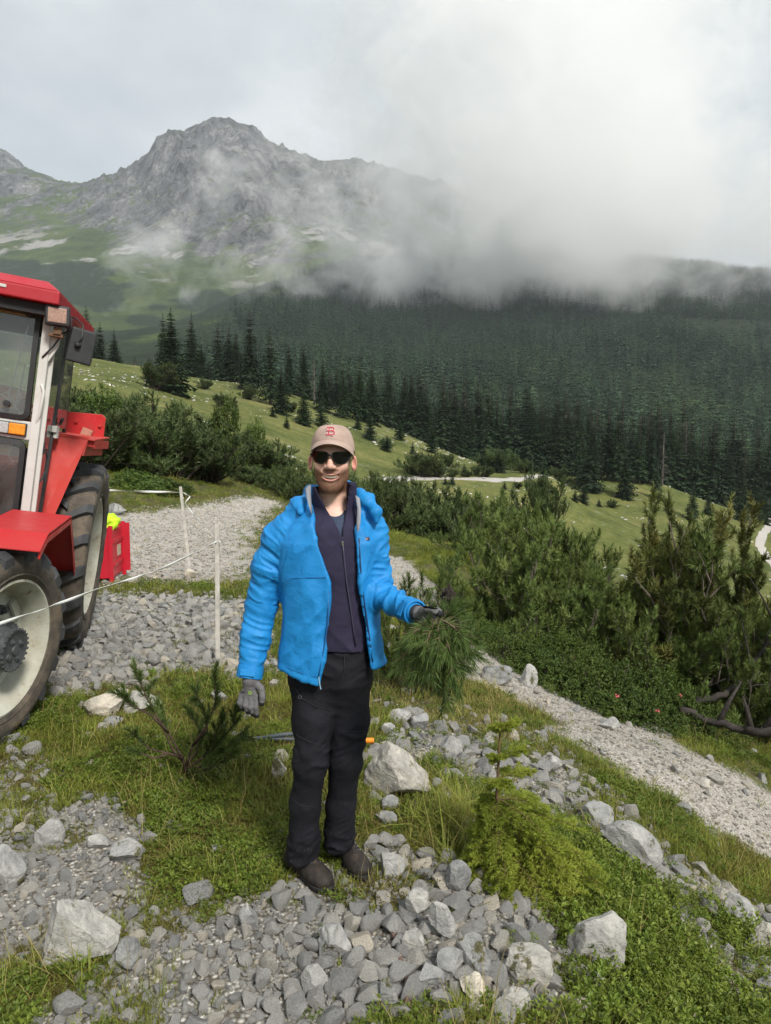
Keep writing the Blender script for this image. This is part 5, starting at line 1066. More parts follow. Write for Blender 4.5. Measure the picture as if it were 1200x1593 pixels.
def wheel(R, W, rim_r, lugs, front, parent, M):
    """axis along local Z, outer face at +Z"""
    root = empty('wheel'); root.parent = parent; root.matrix_local = M; h2 = W / 2
    b = MB(); sh = R - .045
    b.lathe([(rim_r, -h2 * .72), (rim_r + .03, -h2 * .88), ((R + rim_r) / 2, -h2 * 1.02), (sh - .05, -h2), (sh - .01, -h2 * .90), (sh, -h2 * .7), (sh + .008, 0), (sh, h2 * .7), (sh - .01, h2 * .90), (sh - .05, h2), ((R + rim_r) / 2, h2 * 1.02), (rim_r + .03, h2 * .88), (rim_r, h2 * .72)], None, 72)
    b.lathe([(rim_r + .045, h2 * .93), (rim_r + .055, h2 * .965), (rim_r + .065, h2 * .93)], None, 72)
    b.build('tyre', M_TYRE, root, smooth=True, auto=50)
    b = MB()
    for i in range(lugs):
        for sg in (-1, 1):
            a0 = 2 * math.pi * (i + (.5 if sg > 0 else 0)) / lugs; rows = []
            for q in range(6):
                s_ = q / 5; zc = sg * (h2 * 1.0 * (1 - s_) - .02 * s_); a = a0 + .24 * (s_ ** 1.3) * (.6 / R) * 1.15; wl = .026 + .014 * (1 - s_); rt = R - (.030 if q == 0 else 0) - .012 * (1 - s_) ** 3; rb = sh - (.05 if q == 0 else .01)
                ring = []
                for (rr_, ww) in ((rb, wl * 1.35), (rt, wl), (rt, -wl), (rb, -wl * 1.35)):
                    aa = a + ww / R; ring.append((rr_ * math.cos(aa), rr_ * math.sin(aa), zc))
                rows.append(ring)
            V = [p for rg in rows for p in rg]; F = []
            for q in range(5):
                for k in range(3): F.append((q * 4 + k, q * 4 + k + 1, q * 4 + k + 5, q * 4 + k + 4))
            F += [(0, 1, 2, 3), (20, 23, 22, 21)]; b.add(V, F)
    b.build('tread_lugs', M_TREAD, root, kind='stuff')
    b = MB(); d = h2
    b.lathe([(rim_r, -d * .8), (rim_r + .018, -d * .82), (rim_r + .012, -d * .7), (rim_r * .93, -d * .55), (rim_r * .90, 0), (rim_r * .90, d * .35), (rim_r * .94, d * .55), (rim_r * .985, d * .72), (rim_r + .022, d * .80), (rim_r + .026, d * .88), (rim_r + .012, d * .90), (rim_r - .004, d * .80), (rim_r * .955, d * .66), (rim_r * .90, d * .52), (rim_r * .86, d * .30), (rim_r * .86, -d * .02), (rim_r * .82, -d * .12), (rim_r * .70, -d * .16), (rim_r * .55, -d * .05), (rim_r * .30, d * .02), (.02, d * .02)], None, 72)
    for k in range(4):   # lugs where the disc is bolted to the rim
        a = k * math.pi / 2 + .5; b.box((math.cos(a) * rim_r * .78, math.sin(a) * rim_r * .78, -d * .02), (.06, .12, .02), Matrix.Rotation(a, 3, 'Z'))
    rim = b.build('rim', M_RIM, root, smooth=True, auto=35)
    hb = MB(); z0 = d * .02
    if front:
        hb.lathe([(.155, z0), (.155, z0 + .03), (.128, z0 + .04), (.118, z0 + .12), (.128, z0 + .135), (.128, z0 + .165), (.112, z0 + .172), (.100, z0 + .166), (.03, z0 + .168), (.028, z0 + .178), (.001, z0 + .178)], None, 40)
        for k in range(24):
            a = k * math.pi / 12; hb.tube([(math.cos(a) * .120, math.sin(a) * .120, z0 + .13), (math.cos(a) * .120, math.sin(a) * .120, z0 + .176)], .0085, 6)
        for k in range(4):
            a = k * math.pi / 2 + .4; hb.tube([(math.cos(a) * .062, math.sin(a) * .062, z0 + .16), (math.cos(a) * .062, math.sin(a) * .062, z0 + .174)], .019, 12); hb.tube([(math.cos(a) * .062, math.sin(a) * .062, z0 + .17), (math.cos(a) * .062, math.sin(a) * .062, z0 + .182)], .009, 6)
    else: hb.lathe([(.17, z0), (.17, z0 + .05), (.1, z0 + .07), (.09, z0 + .12), (.001, z0 + .12)], None, 30)
    hb.build('hub', M_IRON, root, smooth=True, auto=30)
    for k in range(8 if front else 8):
        a = k * math.pi / 4 + .2; nb = MB(); c = (math.cos(a) * .215, math.sin(a) * .215)
        nb.tube([(*c, z0 - .01), (*c, z0 + .012)], .030, 12); nb.tube([(*c, z0 + .01), (*c, z0 + .034)], .021, 6); nb.tube([(*c, z0 + .03), (*c, z0 + .046)], .011, 8); nb.build('wheel_nut', M_IRON, rim)
    return root
def axis_m(f, l, u, steer=0, flip=False, spin=0):
    z = Vector((0, -1 if flip else 1, 0)); z = Matrix.Rotation(steer, 3, 'Z') @ z; y = Vector((0, 0, 1)); x = y.cross(z); m = Matrix((x, y, z)).transposed().to_4x4() @ Matrix.Rotation(spin, 4, 'Z'); m.translation = Vector((f, l, u)); return m
ST = RAD(-21)
wheel(.825, .42, .50, 19, False, tractor, axis_m(0, -.21, .825)); wheel(.605, .32, .382, 17, True, tractor, axis_m(2.28, -.31, .60, ST, spin=.15))
wheel(.825, .42, .50, 19, False, tractor, axis_m(0, -1.75, .825, 0, True)); wheel(.605, .32, .382, 17, True, tractor, axis_m(2.26, -1.66, .60, ST, True))
CL = -.98       # tractor centre line
def sheet(b, prof, l0, l1, th=.006):
    """bent sheet: profile of (f, u) swept across l"""
    V = []; n = len(prof)
    for (f, u) in prof: V += [(f, l0, u), (f, l1, u), (f, l1, u - th), (f, l0, u - th)]
    F = [(0, 1, 2, 3)] + [tuple(4 * (n - 1) + k for k in (3, 2, 1, 0))]
    for i in range(n - 1):
        for k in range(4): F.append((4 * i + k, 4 * i + (k + 1) % 4, 4 * i + 4 + (k + 1) % 4, 4 * i + 4 + k))
    return b.add(V, F)
for s_, nm in ((0, 'front_mudguard'), (1, 'front_mudguard')):
    l0, l1 = (-.44, -.06) if not s_ else (-1.90, -1.52); b = MB(); sheet(b, [(2.46, 1.21), (2.26, 1.285), (1.38, 1.31), (.80, .83), (.74, .79)], l0, l1, .012); sheet(b, [(2.44, 1.19), (2.25, 1.26), (1.38, 1.285), (.79, .80)], (l1 - .012) if not s_ else l0, l1 if not s_ else l0 + .012, .035); b.build(nm, M_RED, tractor, bevel=.004)
# body, axles, bonnet
b = MB(); b.box((1.2, CL, .78), (2.9, .38, .42)); b.box((0, CL, .85), (.5, 1.1, .36)); b.box((2.26, CL, .58), (.22, 1.2, .2)); b.build('chassis', M_IRON, tractor, bevel=.02)
b = MB(); b.box((2.2, CL, 1.28), (2.0, .62, .62)); b.build('bonnet', M_RED, tractor, bevel=.05, seg=3)
# rear mudguards
for sg in (1, -1):
    b = MB(); k = (lambda l: l) if sg > 0 else (lambda l: 2 * CL - l)
    V = [(.87, k(-.47), 1.05), (.87, k(-.275), 1.15), (.64, k(-.105), 1.85), (.63, k(-.47), 1.86)]; V += [(f - .012, l, u) for f, l, u in V]; b.add(V, [(0, 1, 2, 3), (7, 6, 5, 4), (0, 4, 5, 1), (1, 5, 6, 2), (2, 6, 7, 3), (3, 7, 4, 0)])
    sheet(b, [(.64, 1.862), (-.50, 1.90)], k(-.47), k(-.055), .012)
    b.box((.05, k(-.062), 1.825), (1.08, .012, .075)); b.box((.594, k(-.085), 1.83), (.012, .05, .06)); b.box((.6, k(-.29), 1.868), (.03, .37, .012))
    V = [(.63, k(-.105), 1.83), (-.5, k(-.105), 1.86), (-.5, k(-.105), 1.72), (.66, k(-.125), 1.72)]; V += [(f, l - .01 * sg, u) for f, l, u in V]; b.add(V, [(0, 1, 2, 3), (7, 6, 5, 4), (0, 4, 5, 1), (1, 5, 6, 2), (2, 6, 7, 3), (3, 7, 4, 0)])
    mg = b.build('rear_mudguard', M_RED2, tractor, bevel=.003)
# cab: roof
b = MB()
ro = [(1.42, -.30), (1.42, 2 * CL + .30), (-.05, 2 * CL + .25), (-.05, -.25)]
for u0, u1, ins in ((2.74, 2.83, 0), (2.83, 2.90, .10)):
    V = []
    for u, ii in ((u0, 0), (u1, ins)):
        for f, l in ro:
            V.append((f - ii * (1 if f > .5 else -1), l + ii * (-1 if l > CL else 1), u))
    b.add(V, [(3, 2, 1, 0), (4, 5, 6, 7), (0, 1, 5, 4), (1, 2, 6, 5), (2, 3, 7, 6), (3, 0, 4, 7)])
b.build('roof', M_REDROOF, tractor, bevel=.012, seg=3)
b = MB(); b.box((1.4243, -.72, 2.80), (.004, .18, .02)); b.build('roof_stripe', M_WHITE, tractor)
b = MB(); b.box((.68, CL, 2.70), (1.36, 1.24, .07)); b.build('headliner', M_DARK, tractor)
# cab posts
def post(name, a, c, w, d, mat=M_WHITE, lab=None): b_ = MB(); b_.bar(a, c, w, d, up=(0, 1, 0)); return b_.build(name, mat, tractor, bevel=.008, label=lab)
for k in (lambda l: l, lambda l: 2 * CL - l):
    post('cab_post', (1.22, k(-.385), 1.0), (1.22, k(-.385), 2.74), .075, .06); post('cab_post', (1.19, k(-.345), 1.0), (1.19, k(-.345), 2.74), .02, .035)
    post('rear_cab_post', (0, k(-.385), 1.85), (.04, k(-.385), 2.72), .03, .03, M_GASK); post('door_seal', (1.165, k(-.35), 1.0), (1.165, k(-.35), 2.72), .03, .03, M_GASK)
    post('door_frame', (.87, k(-.350), 1.22), (.60, k(-.350), 2.68), .035, .022, M_GASK)
    b = MB(); V = [(1.15, k(-.352), 1.05), (.88, k(-.352), 1.22), (.61, k(-.352), 2.68), (1.15, k(-.352), 2.70)]; V += [(f, l - .005, u) for f, l, u in V]; b.add(V, [(0, 1, 2, 3), (7, 6, 5, 4), (0, 4, 5, 1), (1, 5, 6, 2), (2, 6, 7, 3), (3, 7, 4, 0)]); b.build('door_glass', M_GLASS, tractor)
    b = MB(); V = [(.60, k(-.372), 1.90), (-.0, k(-.372), 1.92), (.05, k(-.372), 2.62), (.60, k(-.372), 2.66)]; V += [(f, l - .005, u) for f, l, u in V]; b.add(V, [(0, 1, 2, 3), (7, 6, 5, 4), (0, 4, 5, 1), (1, 5, 6, 2), (2, 6, 7, 3), (3, 7, 4, 0)]); b.build('rear_side_window', M_GLASS, tractor)
b = MB(); b.box((1.2, CL, 1.86), (.05, 1.16, .13)); b.box((1.2, CL, 2.73), (.05, 1.16, .06)); b.build('cab_crossbar', M_WHITE, tractor, bevel=.006)
def framed(l0, l1, u0, u1, f, name, rc=.06, gw=.034, parent=tractor):
    """glass pane with rounded black rubber frame"""
    def ring(i): 
        pts = []
        for cx_, cy_, a0 in ((l1 - rc, u1 - rc, 0), (l0 + rc, u1 - rc, 90), (l0 + rc, u0 + rc, 180), (l1 - rc, u0 + rc, 270)):
            for q in range(6): a = RAD(a0 + q * 18); pts.append((cx_ + (rc - i) * math.cos(a), cy_ + (rc - i) * math.sin(a)))
        return pts
    o_, i_ = ring(0), ring(gw); n = len(o_); V = [(f + .02, *p) for p in o_] + [(f + .026, *p) for p in i_] + [(f - .01, *p) for p in o_] + [(f - .01, *p) for p in i_]; F = []
    for k in range(n):
        k2 = (k + 1) % n; F += [(k, k2, n + k2, n + k), (2 * n + k, 3 * n + k, 3 * n + k2, 2 * n + k2), (k, 2 * n + k, 2 * n + k2, k2), (n + k, n + k2, 3 * n + k2, 3 * n + k)]
    b = MB(); b.add(V, F); w = b.build(name, M_GASK, parent, smooth=True, auto=40)
    b = MB(); V = [(f + .006, *p) for p in i_] + [(f, *p) for p in i_]; b.add(V, [tuple(range(n)), tuple(range(n, 2 * n))[::-1]] + [(k, (k + 1) % n, n + (k + 1) % n, n + k) for k in range(n)]); b.build('pane', M_GLASS, w); return w
ws = framed(2 * CL + .44, -.435, 1.93, 2.745, 1.215, 'windscreen'); framed(-.76, -.435, 1.10, 1.79, 1.215, 'lower_front_window')
framed(2 * CL + .435, 2 * CL + .76, 1.10, 1.79, 1.215, 'lower_front_window')
b = MB(); b.box((-.02, CL, 2.2), (.02, 1.1, .9)); b.build('rear_window', M_GLASS, tractor)
# sun strip with the owner's lettering, hinge knobs, wiper
b = MB(); b.box((1.232, -.66, 2.672), (.003, .30, .045)); st = b.build('sticker', simple('tan_sticker', (.45, .31, .15), .6, .15, 20), tractor)
tx = text_mesh('Johannes', .042, M_DARK, .0004, .35); o = obj('lettering', tx, st); o.matrix_local = Matrix(((0, 0, 1, 1.2342), (1, 0, 0, -.60), (0, 1, 0, 2.672), (0, 0, 0, 1)))
b = MB(); b.box((1.24, -.505, 2.685), (.02, .05, .07)); b.tube([(1.235, -.505, 2.67), (1.262, -.505, 2.67)], .014, 10); b.build('windscreen_hinge', M_BLKP, tractor, bevel=.004)
b = MB(); b.tube([(1.235, -.585, 2.03), (1.262, -.585, 2.03)], .022, 14); b.tube([(1.26, -.585, 2.03), (1.266, -.585, 2.03)], .010, 10); b.build('windscreen_knob', M_BLKP, tractor)
b = MB(); b.tube([(1.18, -.60, 2.02), (1.18, -.52, 2.60)], .004, 6); b.tube([(1.18, -.54, 2.0), (1.18, -.51, 2.32), (1.18, -.56, 2.33)], .004, 6); b.build('wiper_linkage', M_CHROME, tractor)
# light unit between the windows
b = MB(); b.box((1.236, -.50, 1.862), (.04, .105, .078)); b.build('indicator', M_AMBER, tractor, bevel=.008, label='amber indicator lens'); b = MB(); b.box((1.236, -.605, 1.862), (.04, .10, .078)); b.build('side_light', M_CLEAR, tractor, bevel=.008)
b = MB(); b.box((1.226, -.552, 1.862), (.03, .225, .092)); b.build('light_housing', M_BLKP, tractor, bevel=.006)
# grab handle, door handle
b = MB(); b.tube([(1.235, -.385, 2.20), (1.262, -.37, 2.185), (1.270, -.355, 2.15), (1.270, -.365, 1.98), (1.24, -.39, 1.90), (1.235, -.40, 1.87)], .011, 10); b.build('grab_handle', M_WHITE, tractor, smooth=True)
b = MB(); b.box((1.13, -.333, 1.735), (.13, .03, .03)); b.box((1.18, -.335, 1.75), (.03, .03, .09)); b.tube([(1.08, -.32, 1.72), (1.07, -.315, 1.66), (1.08, -.315, 1.58), (1.13, -.325, 1.52), (1.18, -.335, 1.50)], .008, 8); b.build('door_handle', M_BLKP, tractor, bevel=.003)
b = MB(); b.box((.735, -.335, 1.90), (.12, .035, .05)); b.tube([(.76, -.33, 1.90), (.76, -.33, 1.83)], .016, 10); b.tube([(.70, -.33, 1.90), (.70, -.33, 1.83)], .016, 10); b.build('window_catch', M_WHITE, tractor, bevel=.006)
b = MB(); b.tube([(.42, -.36, 1.94), (.42, -.34, 2.0)], .012, 8); b.box((.42, -.35, 1.985), (.06, .02, .012)); b.build('window_knob', M_BLKP, tractor)
# work lamp, bracket, mirror
def tl(px, py, f):   # local point on plane f, read off the photograph
    u = (px - 600) / FPX; v = (796.5 - py) / FPX; d = Vector((u, CP + v * SP, v * CP - SP)); c = Vector((0, 0, EYE)) - TM.translation; t_ = (f - c.dot(h_)) / d.dot(h_); p = c + d * t_; return (p.dot(h_), p.dot(N_), p.dot(U_))
c0 = Vector(tl(90, 492, 1.34)); RZ = Matrix.Rotation(RAD(4), 3, 'X') @ Matrix.Rotation(RAD(8), 3, 'Z'); b = MB(); b.box(c0, (.085, .158, .138), RZ, (1, 1)); wl = b.build('work_lamp', M_BLKP, tractor, bevel=.016, seg=3)
b = MB(); b.box(c0 + Vector((.043, .004, 0)), (.008, .118, .100), RZ); b.build('lens', M_LAMP, wl, bevel=.008)
b = MB(); p0 = Vector(tl(91, 511, 1.32)); b.box(p0 + Vector((0, 0, -.02)), (.05, .05, .05)); b.box(p0 + Vector((-.02, -.01, -.05)), (.07, .09, .022)); b.tube([p0 + Vector((0, .03, -.05)), p0 + Vector((0, -.05, -.05))], .012, 8); b.build('lamp_bracket', M_RUSTY, tractor, bevel=.004)
b = MB(); V = [(1.245, -.385, 2.56), (1.245, -.29, 2.555), (1.245, -.30, 2.47), (1.245, -.37, 2.33), (1.245, -.40, 2.32)]; V += [(f - .01, l, u) for f, l, u in V]; b.add(V, [(0, 1, 2, 3, 4), (9, 8, 7, 6, 5)] + [(i, (i + 1) % 5, 5 + (i + 1) % 5, 5 + i) for i in range(5)])
for l_, u_ in ((-.375, 2.53), (-.385, 2.36)): b.tube([(1.24, l_, u_), (1.258, l_, u_)], .010, 6)
b.build('bracket_plate', M_WHITE, tractor, bevel=.002)
b = MB(); q = [Vector(tl(*p)) for p in ((108, 502, 1.30), (106, 516, 1.29), (97, 520, 1.28), (84, 538, 1.27), (66, 556, 1.262))]; b.tube(q, .006, 6); q = [Vector(tl(*p)) for p in ((104, 488, 1.3), (112, 497, 1.31), (111, 512, 1.3), (100, 518, 1.29))]; b.tube(q, .005, 6); b.build('cable', M_BLKP, tractor, smooth=True)
c1 = Vector(tl(127, 539, 1.25)); R2 = Matrix.Rotation(RAD(-5), 3, 'X') @ Matrix.Rotation(RAD(12), 3, 'Z'); b = MB(); b.box(c1, (.035, .172, .245), R2); mr = b.build('mirror', M_BLKP, tractor, bevel=.016, seg=3)
b = MB(); b.tube([c1 + Vector((.02, -.02, 0)), c1 + Vector((.05, -.02, .01))], .022, 12); b.tube([Vector(tl(*p)) for p in ((106, 492, 1.2), (118, 495, 1.22), (130, 506, 1.26), (128, 524, 1.29), (122, 535, 1.295))], .006, 8); b.build('mirror_arm', M_BLKP, mr, smooth=True)
# red board behind the cab with bolts and a wooden wedge
b = MB(); V = [tl(100, 640, -.30), tl(160, 645, -.30), tl(165, 651, -.30), tl(160, 690, -.30), tl(157, 700, -.30), tl(100, 700, -.30)]; V = [Vector(v) for v in V]; V += [v - Vector((.03, 0, 0)) for v in V]; b.add(V, [tuple(range(6)), tuple(range(6, 12))[::-1]] + [(i, (i + 1) % 6, 6 + (i + 1) % 6, 6 + i) for i in range(6)])
bd = b.build('rear_board', paint('red_board_paint', (.55, .02, .022), .4, .45, (.12, .04, .03), .8), tractor, bevel=.003)
for px, py in ((119, 655), (156, 662), (158, 684)): b = MB(); p = Vector(tl(px, py, -.29)); b.tube([p - Vector((.01, 0, 0)), p + Vector((.012, 0, 0))], .016, 8); b.build('bolt', M_RED2, bd)
b = MB(); p = Vector(tl(134, 676, -.24)); b.box(p, (.05, .09, .11), Matrix.Rotation(RAD(-15), 3, 'X')); b.build('wooden_wedge', simple('pinkish_wood', (.42, .22, .16), .8, .25, 12), tractor, bevel=.003)
# cab interior
b = MB(); b.box((.25, CL, 1.55), (.5, .55, .12)); b.box((.02, CL, 1.9), (.12, .5, .6)); b.build('seat', M_DARK, tractor, bevel=.04, seg=3)
b = MB()
for k in range(24): a, a2 = k * math.pi / 12, (k + 1) * math.pi / 12; b.tube([(.80 + .07 * math.sin(a), CL + .2 * math.cos(a), 1.92 + .18 * math.sin(a)), (.80 + .07 * math.sin(a2), CL + .2 * math.cos(a2), 1.92 + .18 * math.sin(a2))], .013, 6, False)
b.tube([(.80, CL, 1.92), (1.05, CL, 1.6)], .03, 8); b.build('steering_wheel', M_DARK, tractor)
b = MB(); b.box((.9, CL, 1.45), (.55, 1.05, .5)); b.box((1.08, -.60, 1.02), (.12, .34, .1)); b.box((.86, -.55, 1.35), (.5, .30, .75)); b.build('dashboard', M_DARK, tractor, bevel=.02)
# patterned cloth bundle behind the windscreen, another below
t = NT('orange_white_patterned_cloth'); v = t.n('ShaderNodeTexVoronoi'); v.feature = 'DISTANCE_TO_EDGE'; v.inputs['Scale'].default_value = 11; t.L(t.co(), v.inputs['Vector']); v2 = t.n('ShaderNodeTexVoronoi'); v2.inputs['Scale'].default_value = 11; t.L(t.co(), v2.inputs['Vector']); sc_ = t.n('ShaderNodeSeparateColor'); t.L(v2.outputs['Color'], sc_.inputs[0])
M_CLOTH = t.bsdf(t.mix(t.ramp(v.outputs[0], [(.03, 1.), (.06, 0.)]), t.ramp(sc_.outputs[0], [(0, (.55, .20, .05)), (.35, (.30, .16, .12)), (.6, (.62, .34, .16)), (.85, (.55, .50, .45)), (1, (.5, .05, .04))], 'CONSTANT'), (.66, .62, .56)), .85)
def lumpy(name, c, size, seed, mat, **k):
    bm = bmesh.new(); bmesh.ops.create_icosphere(bm, subdivisions=4, radius=1)
    for q in bm.verts: p = q.co.normalized(); w = 1 + .25 * float(fbm(np.array([p.x * 1.6 + seed]), np.array([p.y * 1.6]), np.array([p.z * 1.6]), 4)[0]); q.co = Vector((p.x * size[0], p.y * size[1], p.z * size[2])) * w
    me = bpy.data.meshes.new(name); bm.to_mesh(me); bm.free(); me.materials.append(mat); me.polygons.foreach_set('use_smooth', [True] * len(me.polygons)); o = obj(name, me, **k); o.matrix_world = TM @ Matrix.Translation(c); return o
lumpy('cloth_bundle', (1.02, -.62, 2.0), (.10, .17, .17), 3, M_CLOTH, label='orange and white patterned cloth bundle behind the tractor windscreen', cat='cloth')
lumpy('cloth_bundle', (1.16, -.60, 1.66), (.04, .13, .11), 8, M_CLOTH, label='orange patterned cloth behind the small lower front window', cat='cloth')
# ------------------------------------------------------------------ the man: implicit surfaces meshed on a fine grid, so every garment is one continuous skin
def smin(a, b, k): h = np.clip(.5 + .5 * (b - a) / k, 0, 1); return b + (a - b) * h - k * h * (1 - h)
def capsule(X, Y, Z, a, b, ra, rb):
    ax, ay, az = a; dx, dy, dz = b[0] - ax, b[1] - ay, b[2] - az; L2 = dx * dx + dy * dy + dz * dz + 1e-12
    t = np.clip(((X - ax) * dx + (Y - ay) * dy + (Z - az) * dz) / L2, 0, 1); return np.sqrt((X - ax - t * dx) ** 2 + (Y - ay - t * dy) ** 2 + (Z - az - t * dz) ** 2) - (ra + (rb - ra) * t)
def chain_sdf(X, Y, Z, pts, rs, k=.02):
    d = None
    for i in range(len(pts) - 1):
        c = capsule(X, Y, Z, pts[i], pts[i + 1], rs[i], rs[i + 1]); d = c if d is None else smin(d, c, k)
    return d
def ell(X, Y, Z, c, r):
    q = np.sqrt(((X - c[0]) / r[0]) ** 2 + ((Y - c[1]) / r[1]) ** 2 + ((Z - c[2]) / r[2]) ** 2); return (q - 1) * min(r)
def stack(X, Y, Z, zs, cx, cy, a, b, pw=2.3):
    """torso-like body: an oval at every height"""
    f = lambda v: np.interp(Z, zs, v); A, B = f(a), f(b); q = ((np.abs(X - f(cx)) / A) ** pw + (np.abs(Y - f(cy)) / B) ** pw) ** (1 / pw); return np.maximum((q - 1) * np.minimum(A, B), np.maximum(zs[0] - Z, Z - zs[-1]))
def surface_net(fn, lo, hi, h, smooth=1):
    ax = [np.arange(lo[i], hi[i] + h, h) for i in range(3)]; G = np.meshgrid(*ax, indexing='ij'); D = fn(*G).astype(np.float32); s = D < 0
    n = D.shape; c = np.zeros((n[0] - 1, n[1] - 1, n[2] - 1), np.int8)
    sl = [slice(0, -1), slice(1, None)]
    for i in (0, 1):
        for j in (0, 1):
            for k in (0, 1): c += s[sl[i], sl[j], sl[k]]
    act = (c > 0) & (c < 8); I = np.argwhere(act); idx = -np.ones(c.shape, np.int64); idx[act] = np.arange(len(I)); acc = np.zeros((len(I), 3)); cnt = np.zeros(len(I))
    for a_ in range(3):
        o1, o2 = [q for q in range(3) if q != a_]
        for i in (0, 1):
            for j in (0, 1):
                b0 = I.copy(); b0[:, o1] += i; b0[:, o2] += j; b1 = b0.copy(); b1[:, a_] += 1; v0 = D[b0[:, 0], b0[:, 1], b0[:, 2]]; v1 = D[b1[:, 0], b1[:, 1], b1[:, 2]]; m = (v0 < 0) != (v1 < 0)
                t = np.where(m, v0 / np.where(m, v0 - v1, 1), 0); p = b0.astype(float); p[:, a_] += t; acc[m] += p[m]; cnt[m] += 1
    V = acc / cnt[:, None] * h + np.array(lo); F = []
    for a_ in range(3):
        o1, o2 = [(1, 2), (2, 0), (0, 1)][a_]; s0 = [slice(None)] * 3; s1 = [slice(None)] * 3; s0[a_] = slice(0, -1); s1[a_] = slice(1, None); e = np.argwhere(s[tuple(s0)] != s[tuple(s1)]); e = e[(e[:, o1] > 0) & (e[:, o2] > 0) & (e[:, o1] < n[o1] - 1) & (e[:, o2] < n[o2] - 1)]
        q = []
        for i, j in ((-1, -1), (0, -1), (0, 0), (-1, 0)):
            w = e.copy(); w[:, o1] += i; w[:, o2] += j; q.append(idx[w[:, 0], w[:, 1], w[:, 2]])
        q = np.stack(q, 1); fl = s[e[:, 0], e[:, 1], e[:, 2]]; q[~fl] = q[~fl][:, ::-1]; F.append(q)
    F = np.concatenate(F); F = F[(F >= 0).all(1)]
    for _ in range(smooth):
        S = np.zeros_like(V); C = np.zeros(len(V))
        for i in range(4): np.add.at(S, F[:, i], V[F[:, (i + 1) % 4]] + V[F[:, (i + 3) % 4]]); np.add.at(C, F[:, i], 2)
        V = V * .5 + .5 * S / np.maximum(C, 1)[:, None]
    return V, F
def vnormals(V, F):
    n = np.cross(V[F[:, 2]] - V[F[:, 0]], V[F[:, 3]] - V[F[:, 1]]); N = np.zeros_like(V)
    for i in range(4): np.add.at(N, F[:, i], n)
    return unit(N)
def W(px, py, Y): return np.array(PT(px, py, Y))
def hit(fn, px, py, y0=2.2, y1=3.0):
    a, b = ray(px, py); Y = np.linspace(y0, y1, 600); d = fn(a * Y, Y, EYE + b * Y); i = np.argmax(d < 0); return np.array([a * Y[i], Y[i], EYE + b * Y[i]])

def cloth_mat(name, col, var=.12, rough=.75, scale=9, weave=900, b=.25, spec=.3, **kw):
    t = NT(name); c = t.mix(t.ramp(t.noise(scale, 5, .6), [(.3, 0.), (.7, 1.)]), tuple(v * (1 - var) for v in col), tuple(min(1, v * (1 + var)) for v in col)); nb = t.bump(t.noise(weave, 2), b, .0006); nb = t.bump(t.noise(28, 4, .6, .8), .35, .006, nb); return t.bsdf(c, rough, nb, spec, **kw)
t = NT('blue_shell_fabric'); c = t.mix(t.ramp(t.noise(9, 5), [(.3, 0.), (.7, 1.)]), (.008, .190, .50), (.014, .240, .59)); v1 = t.n('ShaderNodeTexVoronoi'); v1.inputs['Scale'].default_value = 17; v1.feature = 'SMOOTH_F1'; mpj = t.n('ShaderNodeMapping'); mpj.inputs['Scale'].default_value = (1, 1, .6)
nzj = t.n('ShaderNodeTexNoise'); nzj.inputs['Scale'].default_value = 7; t.L(t.co(), nzj.inputs['Vector']); vaj = t.n('ShaderNodeVectorMath', operation='MULTIPLY_ADD'); t.L(nzj.outputs['Color'], vaj.inputs[0]); vaj.inputs[1].default_value = (.22, .22, .22); t.L(t.co(), vaj.inputs[2]); t.L(vaj.outputs[0], mpj.inputs[0]); t.L(mpj.outputs[0], v1.inputs['Vector'])
nb = t.bump(v1.outputs['Distance'], .55, .012); nb = t.bump(t.noise(34, 5, .6, 1.2), .5, .005, nb); M_JACKET = t.bsdf(c, .58, nb, .35); M_LINING = cloth_mat('grey_jacket_lining', (.24, .25, .28), .15, .6); M_FLEECE = cloth_mat('dark_navy_fleece', (.030, .026, .052), .22, .9, 14, 500, .5, .2)
M_TEE = cloth_mat('blue_grey_tshirt', (.045, .062, .105), .15, .9); t = NT('charcoal_trousers'); c = t.mix(t.ramp(t.noise(9, 5), [(.3, 0.), (.7, 1.)]), (.008, .008, .011), (.015, .015, .020)); sp = t.n('ShaderNodeSeparateXYZ'); t.L(t.co(), sp.inputs[0])
c = t.mix(t.math('MULTIPLY', t.ramp(t.noise(75, 4, .7), [(.62, 0.), (.68, 1.)]), t.ramp(sp.outputs[2], [(.05, .5), (.5, .0)])), c, (.12, .10, .085)); M_TROUS = t.bsdf(c, .8, t.bump(t.noise(26, 4, .6, .9), .4, .006), .2)
t = NT('skin'); bm_ = t.attr('beard'); lp = t.attr('lips'); rd = t.attr('red'); c = t.mix(t.ramp(t.noise(30, 4), [(.3, 0.), (.7, 1.)]), (.66, .39, .30), (.80, .53, .43)); c = t.mix(t.math('MULTIPLY', rd, .65), c, (.56, .19, .14)); c = t.mix(lp, c, (.50, .20, .17))
bn = t.noise(420, 3, .7); c = t.mix(t.math('MULTIPLY', bm_, t.ramp(bn, [(.35, .62), (.6, .95)])), c, t.mix(bn, (.055, .022, .011), (.19, .078, .034))); M_SKIN = t.bsdf(c, .52, t.bump(t.noise(300, 3), .2, .0008), .4, Subsurface_Weight=.12, Subsurface_Scale=.01)
M_CAP = cloth_mat('faded_tan_cotton', (.42, .31, .26), .16, .9, 16, 700, .5, .2); M_CAPRED = simple('red_embroidery', (.42, .02, .045), .8, .15, 60); M_CAPPALE = simple('pale_embroidery', (.58, .47, .43), .85, .1, 60); M_LENS = simple('black_glossy_lens', (.004, .004, .005), .10, .1, 5, spec=.28); M_FRAME = simple('black_frame', (.010, .010, .012), .3, .1, 5)
